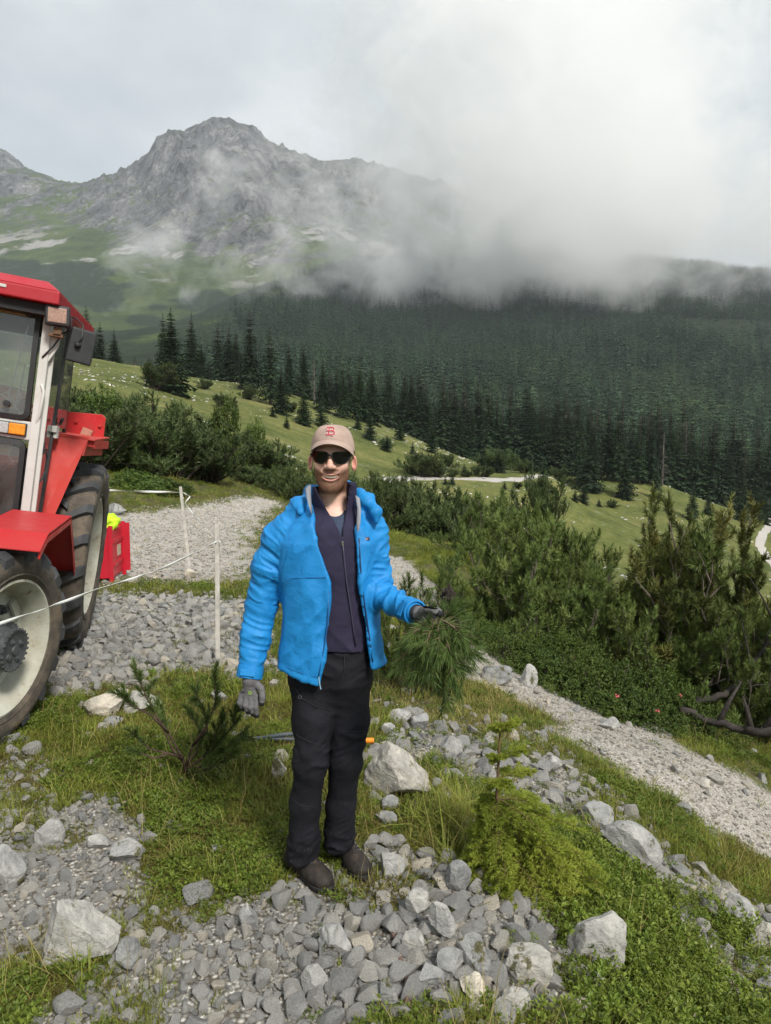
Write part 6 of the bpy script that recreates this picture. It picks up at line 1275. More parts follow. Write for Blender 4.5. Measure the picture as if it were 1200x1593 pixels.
M_TEETH = simple('teeth', (.85, .78, .64), .3, .05, 60); M_MOUTH = simple('mouth_inside', (.09, .02, .02), .6, .2); M_BEARD = simple('ginger_beard', (.19, .082, .036), .8, .45, 60)
t = NT('grey_work_glove'); tp = t.attr('tip'); gn = t.noise(40, 4); c = t.mix(gn, (.095, .092, .095), (.175, .17, .175)); c = t.mix(t.ramp(tp, [(.4, 0.), (.6, 1.)]), c, (.016, .016, .018)); M_GLOVE = t.bsdf(c, .8, t.bump(t.noise(700, 2), .5, .0008), .3)
t = NT('muddy_boot_leather'); c = t.ramp(t.noise(22, 6, .7), [(.3, (.012, .010, .009)), (.55, (.032, .025, .021)), (.78, (.085, .062, .048))]); M_BOOT = t.bsdf(c, .72, t.bump(t.noise(60, 5, .7), .6, .003), .35); M_SOLE = simple('black_boot_sole', (.016, .015, .014), .8, .4, 30, .5, 80, bd=.003); M_LACE = simple('boot_lace', (.035, .028, .025), .8, .3, 60)

foot0 = Vector((-.27, 2.78, 0)); person = empty('person', foot0, label='smiling man in open blue jacket, tan cap and sunglasses holding an uprooted pine', cat='person')
def pmesh(name, V, F, mat, parent=None, smooth=True, attrs=None, **k):
    B = np.array(foot0); o = obj(name, mesh(name, np.asarray(V) - B, F, mat, smooth, attrs), parent or person, **k); return o
def folds(V, N, ax, amp, fr=26, fr2=60, seed=0.):
    """cloth creases: ridges running round a limb, more across its axis than along it"""
    ax = unit(np.asarray(ax, float)); u = V @ ax; w = V - u[:, None] * ax
    n1 = 1 - np.abs(vnoise(u * fr + w[:, 0] * 9 + seed, w[:, 0] * 7 + w[:, 1] * 7 - u * 5, w[:, 2] * 8 + seed)) * 2.2; n2 = 1 - np.abs(vnoise(u * fr2 + 3 + w[:, 2] * 22, w[:, 0] * 18 + seed, w[:, 1] * 18)) * 2.2
    return V + N * (amp * (.75 * np.clip(n1, -.6, 1) + .35 * np.clip(n2, -.6, 1)))[:, None]

# ---- head and neck
HY = 2.80; HC = W(515, 711, HY - .075); HC = np.array([HC[0], HY, HC[2]]); HS = 1.02
def hl(X, Y, Z):   # world -> head coordinates (x image right, y away, z up from the eye line); the head leans a touch
    a = RAD(1.5); x, y, z = (X - HC[0]) / HS, (Y - HC[1]) / HS, (Z - HC[2]) / HS; return x * math.cos(a) - z * math.sin(a) * 1, y, x * math.sin(a) + z * math.cos(a)
def hw(p): a = RAD(-1.5); x, y, z = p; return np.array([HC[0] + HS * (x * math.cos(a) - z * math.sin(a)), HC[1] + HS * y, HC[2] + HS * (x * math.sin(a) + z * math.cos(a))])
def hwm(P): a = RAD(-1.5); P = np.asarray(P); return np.stack([HC[0] + HS * (P[:, 0] * math.cos(a) - P[:, 2] * math.sin(a)), HC[1] + HS * P[:, 1], HC[2] + HS * (P[:, 0] * math.sin(a) + P[:, 2] * math.cos(a))], 1)
def head_sdf(X, Y, Z):
    x, y, z = hl(X, Y, Z); ax_ = np.abs(x)
    d = ell(x, y, z, (0, .022, .035), (.077, .097, .086)); d = smin(d, ell(x, y, z, (0, -.008, -.040), (.0635, .080, .078)), .03); d = smin(d, ell(ax_, y, z, (.022, -.028, -.076), (.031, .046, .038)), .028)
    d = smin(d, ell(x, y, z, (0, -.062, -.112), (.030, .026, .026)), .03); d = smin(d, ell(ax_, y, z, (.036, -.062, -.030), (.024, .022, .026)), .022)
    d = smin(d, capsule(x, y, z, (0, -.084, .008), (0, -.108, -.034), .0085, .0125), .014); d = smin(d, ell(ax_, y, z, (.0135, -.097, -.038), (.009, .010, .008)), .008); d = smin(d, ell(ax_, y, z, (.030, -.070, .018), (.030, .016, .012)), .02)
    zl = -.067 + 7.5 * x ** 2; lip = np.sqrt((y + .094 - 9 * x ** 2) ** 2 * 1.2 + (z - zl) ** 2) - .0054; lip = np.maximum(lip, ax_ - .034); d = smin(d, lip, .006)
    zl2 = -.087 + 10.5 * x ** 2; lip2 = np.sqrt((y + .091 - 9 * x ** 2) ** 2 * 1.2 + (z - zl2) ** 2) - .0050; lip2 = np.maximum(lip2, ax_ - .033); d = smin(d, lip2, .006)
    mouth = np.sqrt(((z - (-.0765 + 8.5 * x ** 2)) / .0080) ** 2 + (x / .035) ** 2 + ((y + .094) / .03) ** 2) - 1; d = np.maximum(d, -mouth * .006)
    ear = ell(ax_ - .25 * (y - .01), y, z + .15 * 0, (.0845, .010, -.024), (.0095, .020, .031)); ear2 = ell(ax_ - .25 * (y - .01), y, z, (.0865, -.004, -.020), (.0065, .011, .019)); ear = np.maximum(ear, -ear2); d = smin(d, ear, .006)
    d = smin(d, capsule(x, y, z, (0, .028, -.075), (.002, .042, -.215), .050, .058), .03); d = smin(d, ell(x, y, z, (.005, .045, -.255), (.16, .085, .06)), .04); return np.maximum(d, -.30 - z) * HS
V, F = surface_net(head_sdf, hw((-.12, -.15, -.29)), hw((.12, .16, .135)), .0027, 1)
x, y, z = hl(V[:, 0], V[:, 1], V[:, 2]); ax_ = np.abs(x)
jaw = sstep(-.040, -.064, z + .10 * np.maximum(ax_ - .03, 0) * 0 - .35 * np.maximum(ax_ - .035, 0)) * (1 - sstep(-.128, -.150, z)) * sstep(.05, .02, y) * (ax_ < .0725); mo = np.sqrt((x / .037) ** 2 + ((z + .077 - 9 * x ** 2) / .0165) ** 2); jaw *= sstep(.72, .95, mo); side = sstep(.050, .062, ax_) * (ax_ < .0745) * sstep(.03, .015, y) * sstep(-.012, -.03, y * 0 + z * 0 - .03) * (z > -.08) * (z < .03) * sstep(-.035, -.02, y)
must = sstep(.026, .014, np.abs(z + .056)) * (ax_ < .032) * (y < -.06) * sstep(.8, 1., mo) * .85 * (z < -.046)
beard = np.clip(np.maximum(np.maximum(jaw, side * .7), must), 0, 1); lips = .75 * sstep(1.15, .85, mo) * (y < -.07); red = np.clip(sstep(.074, .082, ax_) + sstep(.03, .008, np.hypot(x, z + .030)) * .35 + .45 * sstep(.03, .01, np.hypot(ax_ - .04, z + .03)) * (y < -.03), 0, 1)
headm = pmesh('body', V, F, M_SKIN, attrs={'beard': beard, 'lips': lips, 'red': red})
# teeth, mouth
q = []; qf = []; rs = np.random.default_rng(9)
b = MB()
for k in range(-4, 5):
    xc = k * .0062; p = hw((xc, -.0865 + 9 * xc ** 2, -.0745 + 8.2 * xc ** 2)) - np.array(foot0); b.box(p, (.0059, .004, .0088))
b.build('teeth', M_TEETH, headm, bevel=.0008); b = MB(); b.box(hw((0, -.070, -.077)) - np.array(foot0), (.062, .012, .022)); b.build('mouth', M_MOUTH, headm)
# beard hairs
N = vnormals(V, F); pk = rs.choice(len(V), 6500, p=beard / beard.sum()); Pb = V[pk] - np.array(foot0) - N[pk] * .001; Dn = unit(N[pk] * .7 + np.array([0, -.1, -.75]) + rs.normal(0, .25, (6500, 3))); sd = unit(np.cross(Dn, rs.normal(0, 1, (6500, 3)))) * .00045; L_ = rs.uniform(.003, .006, (6500, 1))
obj('beard', mesh('beard', np.stack([Pb - sd, Pb + sd, Pb + Dn * L_], 1).reshape(-1, 3), np.arange(19500).reshape(-1, 3), M_BEARD), headm, kind='stuff')
# ---- cap
def cap_pt(a, e, off=0.):   # a: azimuth (0 = front), e: 0 rim .. 1 top
    r = 1 + off; zb = .027 + .026 * math.cos(a) + .008 * math.cos(2 * a); t_ = min(e, 1) * math.pi / 2; w = max(0, math.cos(t_)) ** .62; z0 = zb + (.123 - zb) * math.sin(t_) ** 1.0; seam = 1 - .014 * max(0, 1 - abs(math.sin(a * 3)) * 14); return (math.sin(a) * (.0855 + off) * w * seam, .022 - math.cos(a) * (.106 + off) * w * seam * (1.0 if e < .5 else 1), z0 + off * e * .9)
V = []; n1, n2 = 72, 22
for j in range(n2 + 1):
    for i in range(n1): V.append(cap_pt(2 * math.pi * i / n1, min(.9995, j / n2)))
F = [(j * n1 + i, j * n1 + (i + 1) % n1, (j + 1) * n1 + (i + 1) % n1, (j + 1) * n1 + i) for j in range(n2) for i in range(n1)]; F.append(tuple(n2 * n1 + i for i in range(n1)))
V = hwm(V); V += .0016 * np.stack([vnoise(V[:, 0] * 40, V[:, 1] * 40, V[:, 2] * 40 + q_) for q_ in (0, 9, 21)], 1)
cap_o = empty('cap', foot0); cap_o.location = (0, 0, 0); cap_o.parent = person
pmesh('crown', V, F, M_CAP, cap_o)
def slab(grid, th, up):   # grid[i][j] points -> thick sheet
    n, m = len(grid), len(grid[0]); V = [p for r in grid for p in r] + [tuple(np.array(p) - np.array(up) * th) for r in grid for p in r]; F = []
    for i in range(n - 1):
        for j in range(m - 1): a = i * m + j; F += [(a, a + 1, a + m + 1, a + m), (n * m + a, n * m + a + m, n * m + a + m + 1, n * m + a + 1)]
    for i in range(n - 1): F += [(i * m, i * m + m, n * m + i * m + m, n * m + i * m), (i * m + m - 1, n * m + i * m + m - 1, n * m + i * m + 2 * m - 1, i * m + 2 * m - 1)]
    for j in range(m - 1): F += [(j, n * m + j, n * m + j + 1, j + 1), ((n - 1) * m + j, (n - 1) * m + j + 1, n * m + (n - 1) * m + j + 1, n * m + (n - 1) * m + j)]
    return V, F
g_ = []
for i in range(33):
    u = (i / 16 - 1); a = u * RAD(74); base = cap_pt(a, .02); row = []
    for j in range(9):
        w = j / 8; ext = .062 * (1 - abs(u) ** 2.6) ** .5; dirx = math.sin(a) * .25; row.append((base[0] * (1.005 - .0 * w) + dirx * ext * w * .3, base[1] - .002 - ext * w, base[2] + .004 - .017 * w - .014 * (abs(u) ** 2) * (.2 + .8 * w)))
    g_.append(row)
V, F = slab(g_, .003, (0, 0, 1)); pmesh('visor', hwm(V), F, M_CAP, cap_o)
b = MB(); p = hw((0, .022, .1215)) - np.array(foot0); b.lathe([(.0, .003), (.006, .0015), (.007, -.002)], Matrix.Translation(p), 12); b.build('button', M_CAP, cap_o, smooth=True)
# letter emblem: a serifed B drawn as strokes on the crown
def emblem(strokes, wd, cx_, cz_, mat, name, off):
    b = MB()
    for st_ in strokes:
        pts = []
        for (u, v) in st_:
            x_ = cx_ + u; z_ = cz_ + v; best = None; a = math.asin(max(-1, min(1, x_ / .084)))
            for e in np.linspace(0, .9, 91):
                c = cap_pt(a, e, .0012); 
                if c[2] >= z_: best = c; break
            a2 = math.asin(max(-1, min(1, x_ / (.0855 * math.cos(e * math.pi / 2) ** .62)))); c = cap_pt(a2, e, .0012 + off); pts.append(hw((c[0], c[1], c[2])) - np.array(foot0))
        for i in range(len(pts) - 1):
            a_, c_ = Vector(pts[i]), Vector(pts[i + 1]); ext = (c_ - a_).normalized() * wd * .35; b.bar(a_ - ext, c_ + ext, wd, .0022, up=(0, -1, .3))
    return b.build(name, mat, cap_o)
s_ = .0135
BS = [[(u * s_, v * s_) for u, v in q_] for q_ in ([(-.4, -1.05), (-.4, 1.)], [(-1., .75), (-.9, 1.), (.5, 1.), (.95, .72), (.9, .32), (.5, .05), (-.4, .05)], [(.5, .05), (1.08, -.3), (1.08, -.75), (.6, -1.05), (-.9, -1.05), (-1., -.8)], [(-1., .02), (-.4, .05)])]; emblem(BS, .0095, -.004, .096, M_CAPPALE, 'emblem_edge', -.0006); emblem(BS, .0044, -.004, .096, M_CAPRED, 'emblem', .0012)
b = MB(); p = hw((.002, -.118, .0455)) - np.array(foot0)
# ---- sunglasses
gl_o = empty('sunglasses'); gl_o.parent = person
def lens_grid(sx):
    out = [(.0065, .008), (.011, .0150), (.028, .0178), (.048, .0180), (.066, .0160), (.0735, .0105), (.0725, .000), (.067, -.011), (.057, -.0195), (.042, -.0235), (.026, -.0225), (.0145, -.0150), (.009, -.003)]
    return [(sx * u, .001 + v * 1.16) for u, v in out]
def face_y(u, v=0): return -.1135 + 10.0 * u * u - .10 * v
for sx in (-1, 1):
    for nm, sc_, th, dy, mt_ in (('lens', .86, .0016, -.0015, M_LENS), ('frame', 1.0, .0035, 0, M_FRAME)):
        o_ = lens_grid(sx); cx_, cz_ = sx * .037, -.003; P = [(cx_ + (u - cx_) * sc_, cz_ + (v - cz_) * sc_) for u, v in o_]; n = len(P)
        P2 = []
        for i in range(n):
            for q_ in range(3): t_ = q_ / 3; P2.append((P[i][0] * (1 - t_) + P[(i + 1) % n][0] * t_, P[i][1] * (1 - t_) + P[(i + 1) % n][1] * t_))
        n = len(P2); V = [(cx_, face_y(cx_) + dy - .002, cz_)] + [(u, face_y(u, v) + dy, v) for u, v in P2] + [(u, face_y(u, v) + dy + th, v) for u, v in P2]; F = [(0, 1 + i, 1 + (i + 1) % n) for i in range(n)] + [(1 + i, 1 + n + i, 1 + n + (i + 1) % n, 1 + (i + 1) % n) for i in range(n)]
        b = MB(); b.add(hwm(V) - np.array(foot0), F); b.build(nm, mt_, gl_o, smooth=True, auto=40)
    b = MB(); pts = [hw(p) - np.array(foot0) for p in ((sx * .069, face_y(.069), .008), (sx * .076, -.045, .008), (sx * .081, -.01, .002), (sx * .082, .015, -.004))]; b.tube([Vector(p) for p in pts], [.0055, .0045, .0035, .003], 8); b.build('temple_arm', M_FRAME, gl_o, smooth=True)
b = MB(); b.tube([Vector(hw(p) - np.array(foot0)) for p in ((-.012, face_y(.012) + .001, .006), (0, face_y(0) - .001, .0075), (.012, face_y(.012) + .001, .006))], .0032, 8); b.build('bridge', M_FRAME, gl_o, smooth=True)

# ---- torso layers
TZ = [.80, .90, 1.00, 1.10, 1.20, 1.30, 1.38, 1.44, 1.49, 1.53]
TCX = [-.213, -.213, -.215, -.220, -.224, -.224, -.222, -.220, -.216, -.214]; TCY = [2.77, 2.775, 2.78, 2.785, 2.79, 2.795, 2.80, 2.81, 2.82, 2.83]
def torso(X, Y, Z, gx, gy, da=None):
    A = np.array([.168, .165, .160, .163, .172, .182, .188, .180, .130, .085]) + gx; B = np.array([.112, .112, .112, .116, .122, .126, .124, .110, .085, .065]) + gy
    if da is not None: A = A + np.array(da)
    return stack(X, Y, Z, TZ, TCX, TCY, A, B)
def fleece_sdf(X, Y, Z):
    d = torso(X, Y, Z, -.012, -.006); d = np.maximum(d, .962 - .06 * (X + .2) - Z)
    zz_ = Z - 1.47; cr = .076 + .04 * zz_; q = np.sqrt((X - (HC[0] + .006 + 0 * zz_)) ** 2 + ((Y - 2.825 + .25 * zz_) * .95) ** 2); col = np.maximum(np.abs(q - cr) - .0055, np.maximum(1.44 - Z, Z - 1.603 - .10 * (X - HC[0]))); d = smin(d, col, .018)
    hole = np.maximum(q - cr + .006, 1.44 - Z); vt = (Z - 1.405) / .155; xc = -.168 - .030 * vt; wv = .004 + .050 * np.clip(vt, 0, 2) ** 1.1; vcut = np.maximum(np.abs(X - xc) - wv, np.maximum(1.405 - Z, Y - 2.79)); inner = torso(X, Y, Z, -.040, -.030); return np.maximum(np.maximum(d, -hole), -np.maximum(vcut, -np.maximum(inner, -1)) if False else -vcut)
V, F = surface_net(fleece_sdf, (-.42, 2.60, .93), (-.01, 2.97, 1.66), .0052, 1); N = vnormals(V, F); V = folds(V, N, (0, 0, 1), .004, 9, 22, 3.); flo = pmesh('fleece', V, F, M_FLEECE)
def tee_sdf(X, Y, Z):
    d = torso(X, Y, Z, -.050, -.020); q = np.sqrt((X - HC[0] - .012) ** 2 + ((Y - 2.76)) ** 2 + ((Z - 1.565) * .75) ** 2); return np.maximum(np.maximum(d, -(q - .064)), 1.1 - Z)
V, F = surface_net(tee_sdf, (-.36, 2.62, 1.12), (-.06, 2.95, 1.55), .005, 1); pmesh('t_shirt', V, F, M_TEE)
Ys = 2.78
A1 = [W(438, 833, 2.80), W(420, 880, 2.80), W(408, 935, 2.80), W(398, 990, 2.765), W(389, 1048, 2.725)]; R1 = [.063, .059, .053, .049, .044]
A2 = [W(577, 828, 2.81), W(582, 872, 2.80), W(590, 922, 2.76), W(614, 938, 2.66), W(643, 951, 2.53)]; R2 = [.058, .054, .049, .044, .038]
HD = [W(586, 812, 2.73), W(584, 797, 2.74), W(571, 779, 2.79), W(540, 762, 2.90), W(515, 762, 2.935), W(485, 766, 2.90), W(469, 782, 2.79), W(468, 798, 2.735)]; HR = [.008, .017, .024, .024, .024, .019, .013, .006]
XL = ([.75, .852, .982, 1.11, 1.238, 1.30, 1.40, 1.49, 1.60], [W(497, 1058, 2.66)[0], W(497, 1055, 2.66)[0], W(508, 1000, 2.66)[0], W(514, 950, 2.66)[0], W(513, 900, 2.66)[0], W(507, 875, 2.66)[0], W(492, 838, 2.66)[0], W(483, 800, 2.68)[0], W(478, 755, 2.72)[0]])
XR = ([.75, .852, .982, 1.11, 1.238, 1.30, 1.40, 1.49, 1.60], [W(582, 1050, 2.68)[0], W(581, 1040, 2.68)[0], W(575, 1000, 2.68)[0], W(566, 950, 2.68)[0], W(560, 900, 2.67)[0], W(557, 870, 2.67)[0], W(555, 830, 2.67)[0], W(556, 795, 2.70)[0], W(556, 755, 2.72)[0]])
def jacket_sdf(X, Y, Z):
    tor = torso(X, Y, Z, .014, .024, [.038, .034, .022, .012, .006, .004, .0, -.012, -.015, -.02]); tor = np.maximum(tor, np.interp(X, [-.45, -.40, -.26, -.22, -.05, .05], [.90, .885, .845, .86, .90, .90]) - Z)
    d = smin(tor, chain_sdf(X, Y, Z, A1, R1, .03), .035); d = smin(d, np.maximum(chain_sdf(X, Y, Z, A2, R2, .03), -1), .03)
    d = smin(d, capsule(X, Y, Z, A1[0] + [0, 0, .0], W(468, 792, 2.81), .060, .046), .02); d = smin(d, capsule(X, Y, Z, A2[0], W(566, 795, 2.82), .056, .046), .02)
    dh = chain_sdf(X, Y, Z, HD, HR, .02); dh = np.maximum(dh, -capsule(X, Y, Z, (HC[0] + .004, 2.835, 1.42), (HC[0], 2.80, 1.70), .078, .085))
    inn = torso(X, Y, Z, -.008, .004, [.05, .038, .022, .012, .006, .004, .0, -.012, -.015, -.01]); nk = capsule(X, Y, Z, (HC[0] + .004, 2.835, 1.42), (HC[0], 2.80, 1.70), .085, .095); inn = np.minimum(inn, nk)
    cut = np.maximum(np.maximum(np.interp(Z, *XL) - X, X - np.interp(Z, *XR)), Y - 2.76); s1 = np.maximum(capsule(X, Y, Z, A1[-1], A1[-1] + (A1[-1] - A1[-2]), .040, .04), -1); r_ = smin(np.maximum(np.maximum(np.maximum(d, -inn), -cut), -s1), dh, .018); cut2 = np.maximum(np.maximum(np.interp(Z, *XL) - X, X - np.interp(Z, *XR)), np.maximum(Y - 2.80, 1.38 - Z)); return np.maximum(np.maximum(r_, -cut2), -capsule(X, Y, Z, (HC[0] + .004, 2.825, 1.40), (HC[0], 2.80, 1.70), .080, .088))
V, F = surface_net(jacket_sdf, (-.62, 2.44, .80), (.17, 3.02, 1.63), .0048, 1); N = vnormals(V, F)
def arm_w(V, P):   # nearness to an arm and its axis
    best = np.full(len(V), 9.); axv = np.zeros_like(V)
    for a, c in zip(P[:-1], P[1:]):
        d = c - a; t_ = np.clip(((V - a) @ d) / (d @ d), 0, 1); ds = np.linalg.norm(V - a - t_[:, None] * d, axis=1); m = ds < best; best[m] = ds[m]; axv[m] = d / np.linalg.norm(d)
    return best, axv
Vn = V.copy()
for P_, R_ in ((A1, .074), (A2, .068)):
    ds, axv = arm_w(V, P_); w = sstep(R_ + .02, R_, ds) * (.12 + .88 * sstep(.03, .09, np.linalg.norm(V - P_[-1], axis=1))); u = (V * axv).sum(1); side_ = V @ np.array([.7, .7, .1]); s2 = V @ np.array([.6, -.7, .2])
    # diagonal creases that pinch at the inside of the elbow
    f1 = 1 - 2 * np.abs(vnoise(u * 19 + side_ * 17, s2 * 9 - u * 6, side_ * 5 + 2)); f2 = 1 - 2 * np.abs(vnoise(u * 42 - s2 * 16, side_ * 9 + 5, s2 * 11)); Vn += N * (w * ((.0080 * f1) + .0050 * f2))[:, None]
wh = sstep(1.44, 1.50, V[:, 2]); Vn += N * (wh * .004 * (1 - 2 * np.abs(vnoise(V[:, 0] * 22 + V[:, 2] * 12, V[:, 1] * 14, V[:, 2] * 20 - V[:, 0] * 9))))[:, None]
wb = sstep(.06, .12, np.minimum(arm_w(V, A1)[0], arm_w(V, A2)[0])); f1 = 1 - 2 * np.abs(vnoise(V[:, 2] * 5 + V[:, 0] * 6, V[:, 0] * 9 - V[:, 2] * 3, V[:, 1] * 5)); f2 = 1 - 2 * np.abs(vnoise(V[:, 2] * 14 - V[:, 0] * 11, V[:, 0] * 16, V[:, 1] * 12 + 4)); Vn += N * (wb * ((.008 * f1 + .0040 * f2)))[:, None]
hem = sstep(.02, .0, np.abs(V[:, 2] - np.interp(V[:, 0], [-.45, -.40, -.26, -.22, -.05, .05], [.90, .885, .845, .86, .90, .90]) - .028)); Vn -= N * (.0015 * hem * (np.abs(V[:, 2] - .87) < .08))[:, None]
jk = pmesh('jacket', Vn, F, M_JACKET)
def on_j(px, py, f=None, off=.006, y0=2.3): p = hit(f or jacket_sdf, px, py, y0); return Vector(p - np.array(foot0)) - Vector((0, off, 0))
b = MB(); b.tube([on_j(px, py) for px, py in ((488, 818), (497, 845), (508, 880), (512, 920), (511, 960), (506, 1000), (499, 1035), (496, 1052))], .0030, 6); b.build('front_zip', simple('dark_blue_zip', (.01, .10, .30), .5, .2, 60), jk, smooth=True)
b = MB(); b.tube([on_j(px, py) for px, py in ((557, 800), (559, 840), (561, 880), (566, 930), (572, 970), (577, 1005), (580, 1030))], .0030, 6); b.build('front_zip', simple('dark_zip', (.01, .03, .10), .5, .2, 60), jk, smooth=True)
b = MB(); p = on_j(496, 1050); b.tube([p, p + Vector((.004, -.004, -.03)), p + Vector((.009, -.004, -.052))], .0022, 6); b.build('zip_pull', simple('pale_blue_cord', (.25, .42, .55), .6, .1), jk)
b = MB(); p = on_j(570, 838, off=.011); b.box(p, (.026, .004, .013), Matrix.Rotation(RAD(-12), 3, 'Y')); cl_ = b.build('chest_label', simple('navy_label', (.03, .03, .07), .7, .1), jk, bevel=.001)
b = MB(); b.box(p + Vector((0, -.0026, .0028)), (.018, .001, .0025), Matrix.Rotation(RAD(-12), 3, 'Y')); b.box(p + Vector((-.001, -.0026, -.002)), (.016, .001, .003), Matrix.Rotation(RAD(-12), 3, 'Y')); b.build('label_print', simple('label_print_pink', (.50, .34, .36), .7, .1), cl_)
# sleeve cuffs
def ring_pts(c, ax, r, n=20):
    ax = Vector(ax).normalized(); x = ax.orthogonal().normalized(); y = ax.cross(x); return [c + (x * math.cos(6.283 * k / n) + y * math.sin(6.283 * k / n)) * r for k in range(n)]
for P_, r_, tip in ((A1, .0475, .0), (A2, .0425, .0)):
    a, c = Vector(P_[-2]) - foot0, Vector(P_[-1]) - foot0; ax = (c - a).normalized(); b = MB(); M_ = ax.to_track_quat('Z', 'Y').to_matrix().to_4x4(); M_.translation = c - ax * .004; b.lathe([(r_ - .004, -.03), (r_ + .0035, -.028), (r_ + .0045, .0), (r_ + .0035, .020), (r_ - .003, .022), (r_ - .008, .0)], M_, 28); cf = b.build('cuff', M_JACKET, jk, smooth=True, auto=50)
    x_ = ax.orthogonal().normalized(); b = MB(); nrm = Vector((0, -1, .15)); nrm = (nrm - ax * nrm.dot(ax)).normalized(); tn = ax.cross(nrm); b.box(c + nrm * (r_ + .007) - ax * .004, (.058, .004, .024), Matrix((tn, nrm, ax)).transposed()); b.build('cuff_tab', M_JACKET, cf, bevel=.003)
# grey lining along the open collar
def ribbon(rows, mat, name, th=.004, parent=jk):
    V, F = slab([[tuple(Vector(p) - foot0) for p in r] for r in rows], th, (0, -1, 0)); return obj(name, mesh(name, V, F, mat, True), parent)
ribbon([[W(475, 760, 2.745), W(479, 756, 2.75), W(484, 754, 2.76)], [W(477, 772, 2.72), W(480, 769, 2.725), W(484, 768, 2.74)], [W(480, 786, 2.70), W(482, 784, 2.705), W(485, 784, 2.72)], [W(485, 800, 2.69), W(486, 799, 2.692), W(487, 799, 2.70)]], M_LINING, 'collar_lining', .002)
ribbon([[W(553, 770, 2.75), W(556, 772, 2.745), W(560, 775, 2.745)], [W(556, 790, 2.72), W(559, 792, 2.715), W(562, 794, 2.715)], [W(555, 812, 2.695), W(558, 813, 2.692), W(561, 813, 2.69)], [W(554, 836, 2.685), W(555, 837, 2.684), W(557, 836, 2.683)]], M_LINING, 'collar_lining', .002)
M_JSEAM = simple('jacket_seam', (.008, .15, .40), .6, .1, 60)
for pts in (((424, 897), (450, 899), (480, 898), (508, 897)), ((436, 1030), (455, 1041), (480, 1049), (495, 1052)), ((451, 835), (447, 860), (440, 885))):
    b = MB(); b.tube([on_j(*p, off=.0075) for p in pts], .0013, 5); b.build('seam', M_JSEAM, jk, smooth=True)
# fleece zip and pull
def on_f(px, py, off=.007): return on_j(px, py, fleece_sdf, off, 2.4)
zp = [on_f(px, py) for px, py in ((533.5, 842), (535, 860), (539, 900), (545, 940), (550, 975), (554, 1004))]; b = MB(); b.tube(zp, .0032, 6); b.build('fleece_zip', simple('fleece_zip', (.05, .045, .075), .5, .2, 80), flo, smooth=True); b = MB(); b.box(zp[0] + Vector((0, -.004, -.008)), (.007, .004, .018)); b.build('zip_pull', M_CHROME, flo, bevel=.001)

# ---- trousers
HIP1, HIP2 = np.array([-.292, 2.78, .90]), np.array([-.140, 2.79, .90])
def C_(px, py, Y): return W(px, py, Y)
L1 = [C_(486, 1060, 2.78), C_(487, 1120, 2.75), C_(484, 1185, 2.72), C_(475, 1250, 2.755), C_(472, 1332, 2.775)]; L2 = [C_(543, 1060, 2.80), C_(544, 1120, 2.79), C_(537, 1185, 2.77), C_(531, 1250, 2.81), C_(527, 1312, 2.845)]
def trousers_sdf(X, Y, Z):
    pel = stack(X, Y, Z, [.72, .82, .90, .94, .975], [-.213] * 5, [2.785] * 5, [.085, .150, .158, .150, .143], [.05, .100, .108, .098, .092]); d = smin(pel, chain_sdf(X, Y, Z, L1, [.086, .076, .061, .058, .063], .03), .05); d2 = chain_sdf(X, Y, Z, L2, [.083, .074, .062, .057, .060], .03)
    d = smin(smin(pel, d2, .05), d, .012); hz_ = np.where(X + (Y - 2.8) * .2 < -.262, .075, .085); return np.maximum(d, hz_ - Z)
V, F = surface_net(trousers_sdf, (-.42, 2.60, .055), (-.02, 2.96, 1.02), .0056, 1); N = vnormals(V, F); z = V[:, 2]; k1 = sstep(.30, .10, z) + .7 * np.exp(-((z - .55) / .09) ** 2) + .45 * sstep(.75, .9, z) + .25
f1 = 1 - 2 * np.abs(vnoise(z * 19 + V[:, 0] * 9, V[:, 0] * 12 - z * 6, V[:, 1] * 9)); f2 = 1 - 2 * np.abs(vnoise(z * 40 - V[:, 0] * 21, V[:, 0] * 17 + 3, V[:, 1] * 16)); V = V + N * (k1 * (.0075 * f1 + .0035 * f2))[:, None]
tro = pmesh('trousers', V, F, M_TROUS)
def on_t(px, py, off=.009): return on_j(px, py, trousers_sdf, off, 2.4)
M_SEAM = simple('trouser_seam', (.018, .018, .023), .8, .2, 60)
for pts in (((459, 1068), (470, 1085), (492, 1098), (515, 1104)), ((462, 1142), (480, 1152), (500, 1158), (517, 1159)), ((455, 1242), (470, 1252), (490, 1254)), ((524, 1135), (545, 1137), (570, 1136)), ((536, 1020), (537, 1040), (534, 1052), (526, 1060)), ((462, 1048), (458, 1060), (456, 1072))):
    b = MB(); b.tube([on_t(*p) for p in pts], .0012, 5); b.build('seam', M_SEAM, tro, smooth=True)
b = MB(); p = on_t(467, 1082, .006); q = .006; b.tube([p + Vector((-q, 0, -q * .7)), p + Vector((-q * .3, 0, q)), p + Vector((q * .2, 0, 0)), p + Vector((q * .6, 0, q * .6)), p + Vector((q * 1.1, 0, -q * .7))], .0007, 4); b.tube([p + Vector((-q, -.0, -q * 1.3)), p + Vector((q * 1.4, 0, -q * 1.5))], .0006, 4); b.build('logo_print', simple('grey_print', (.22, .22, .24), .7, .1), tro)

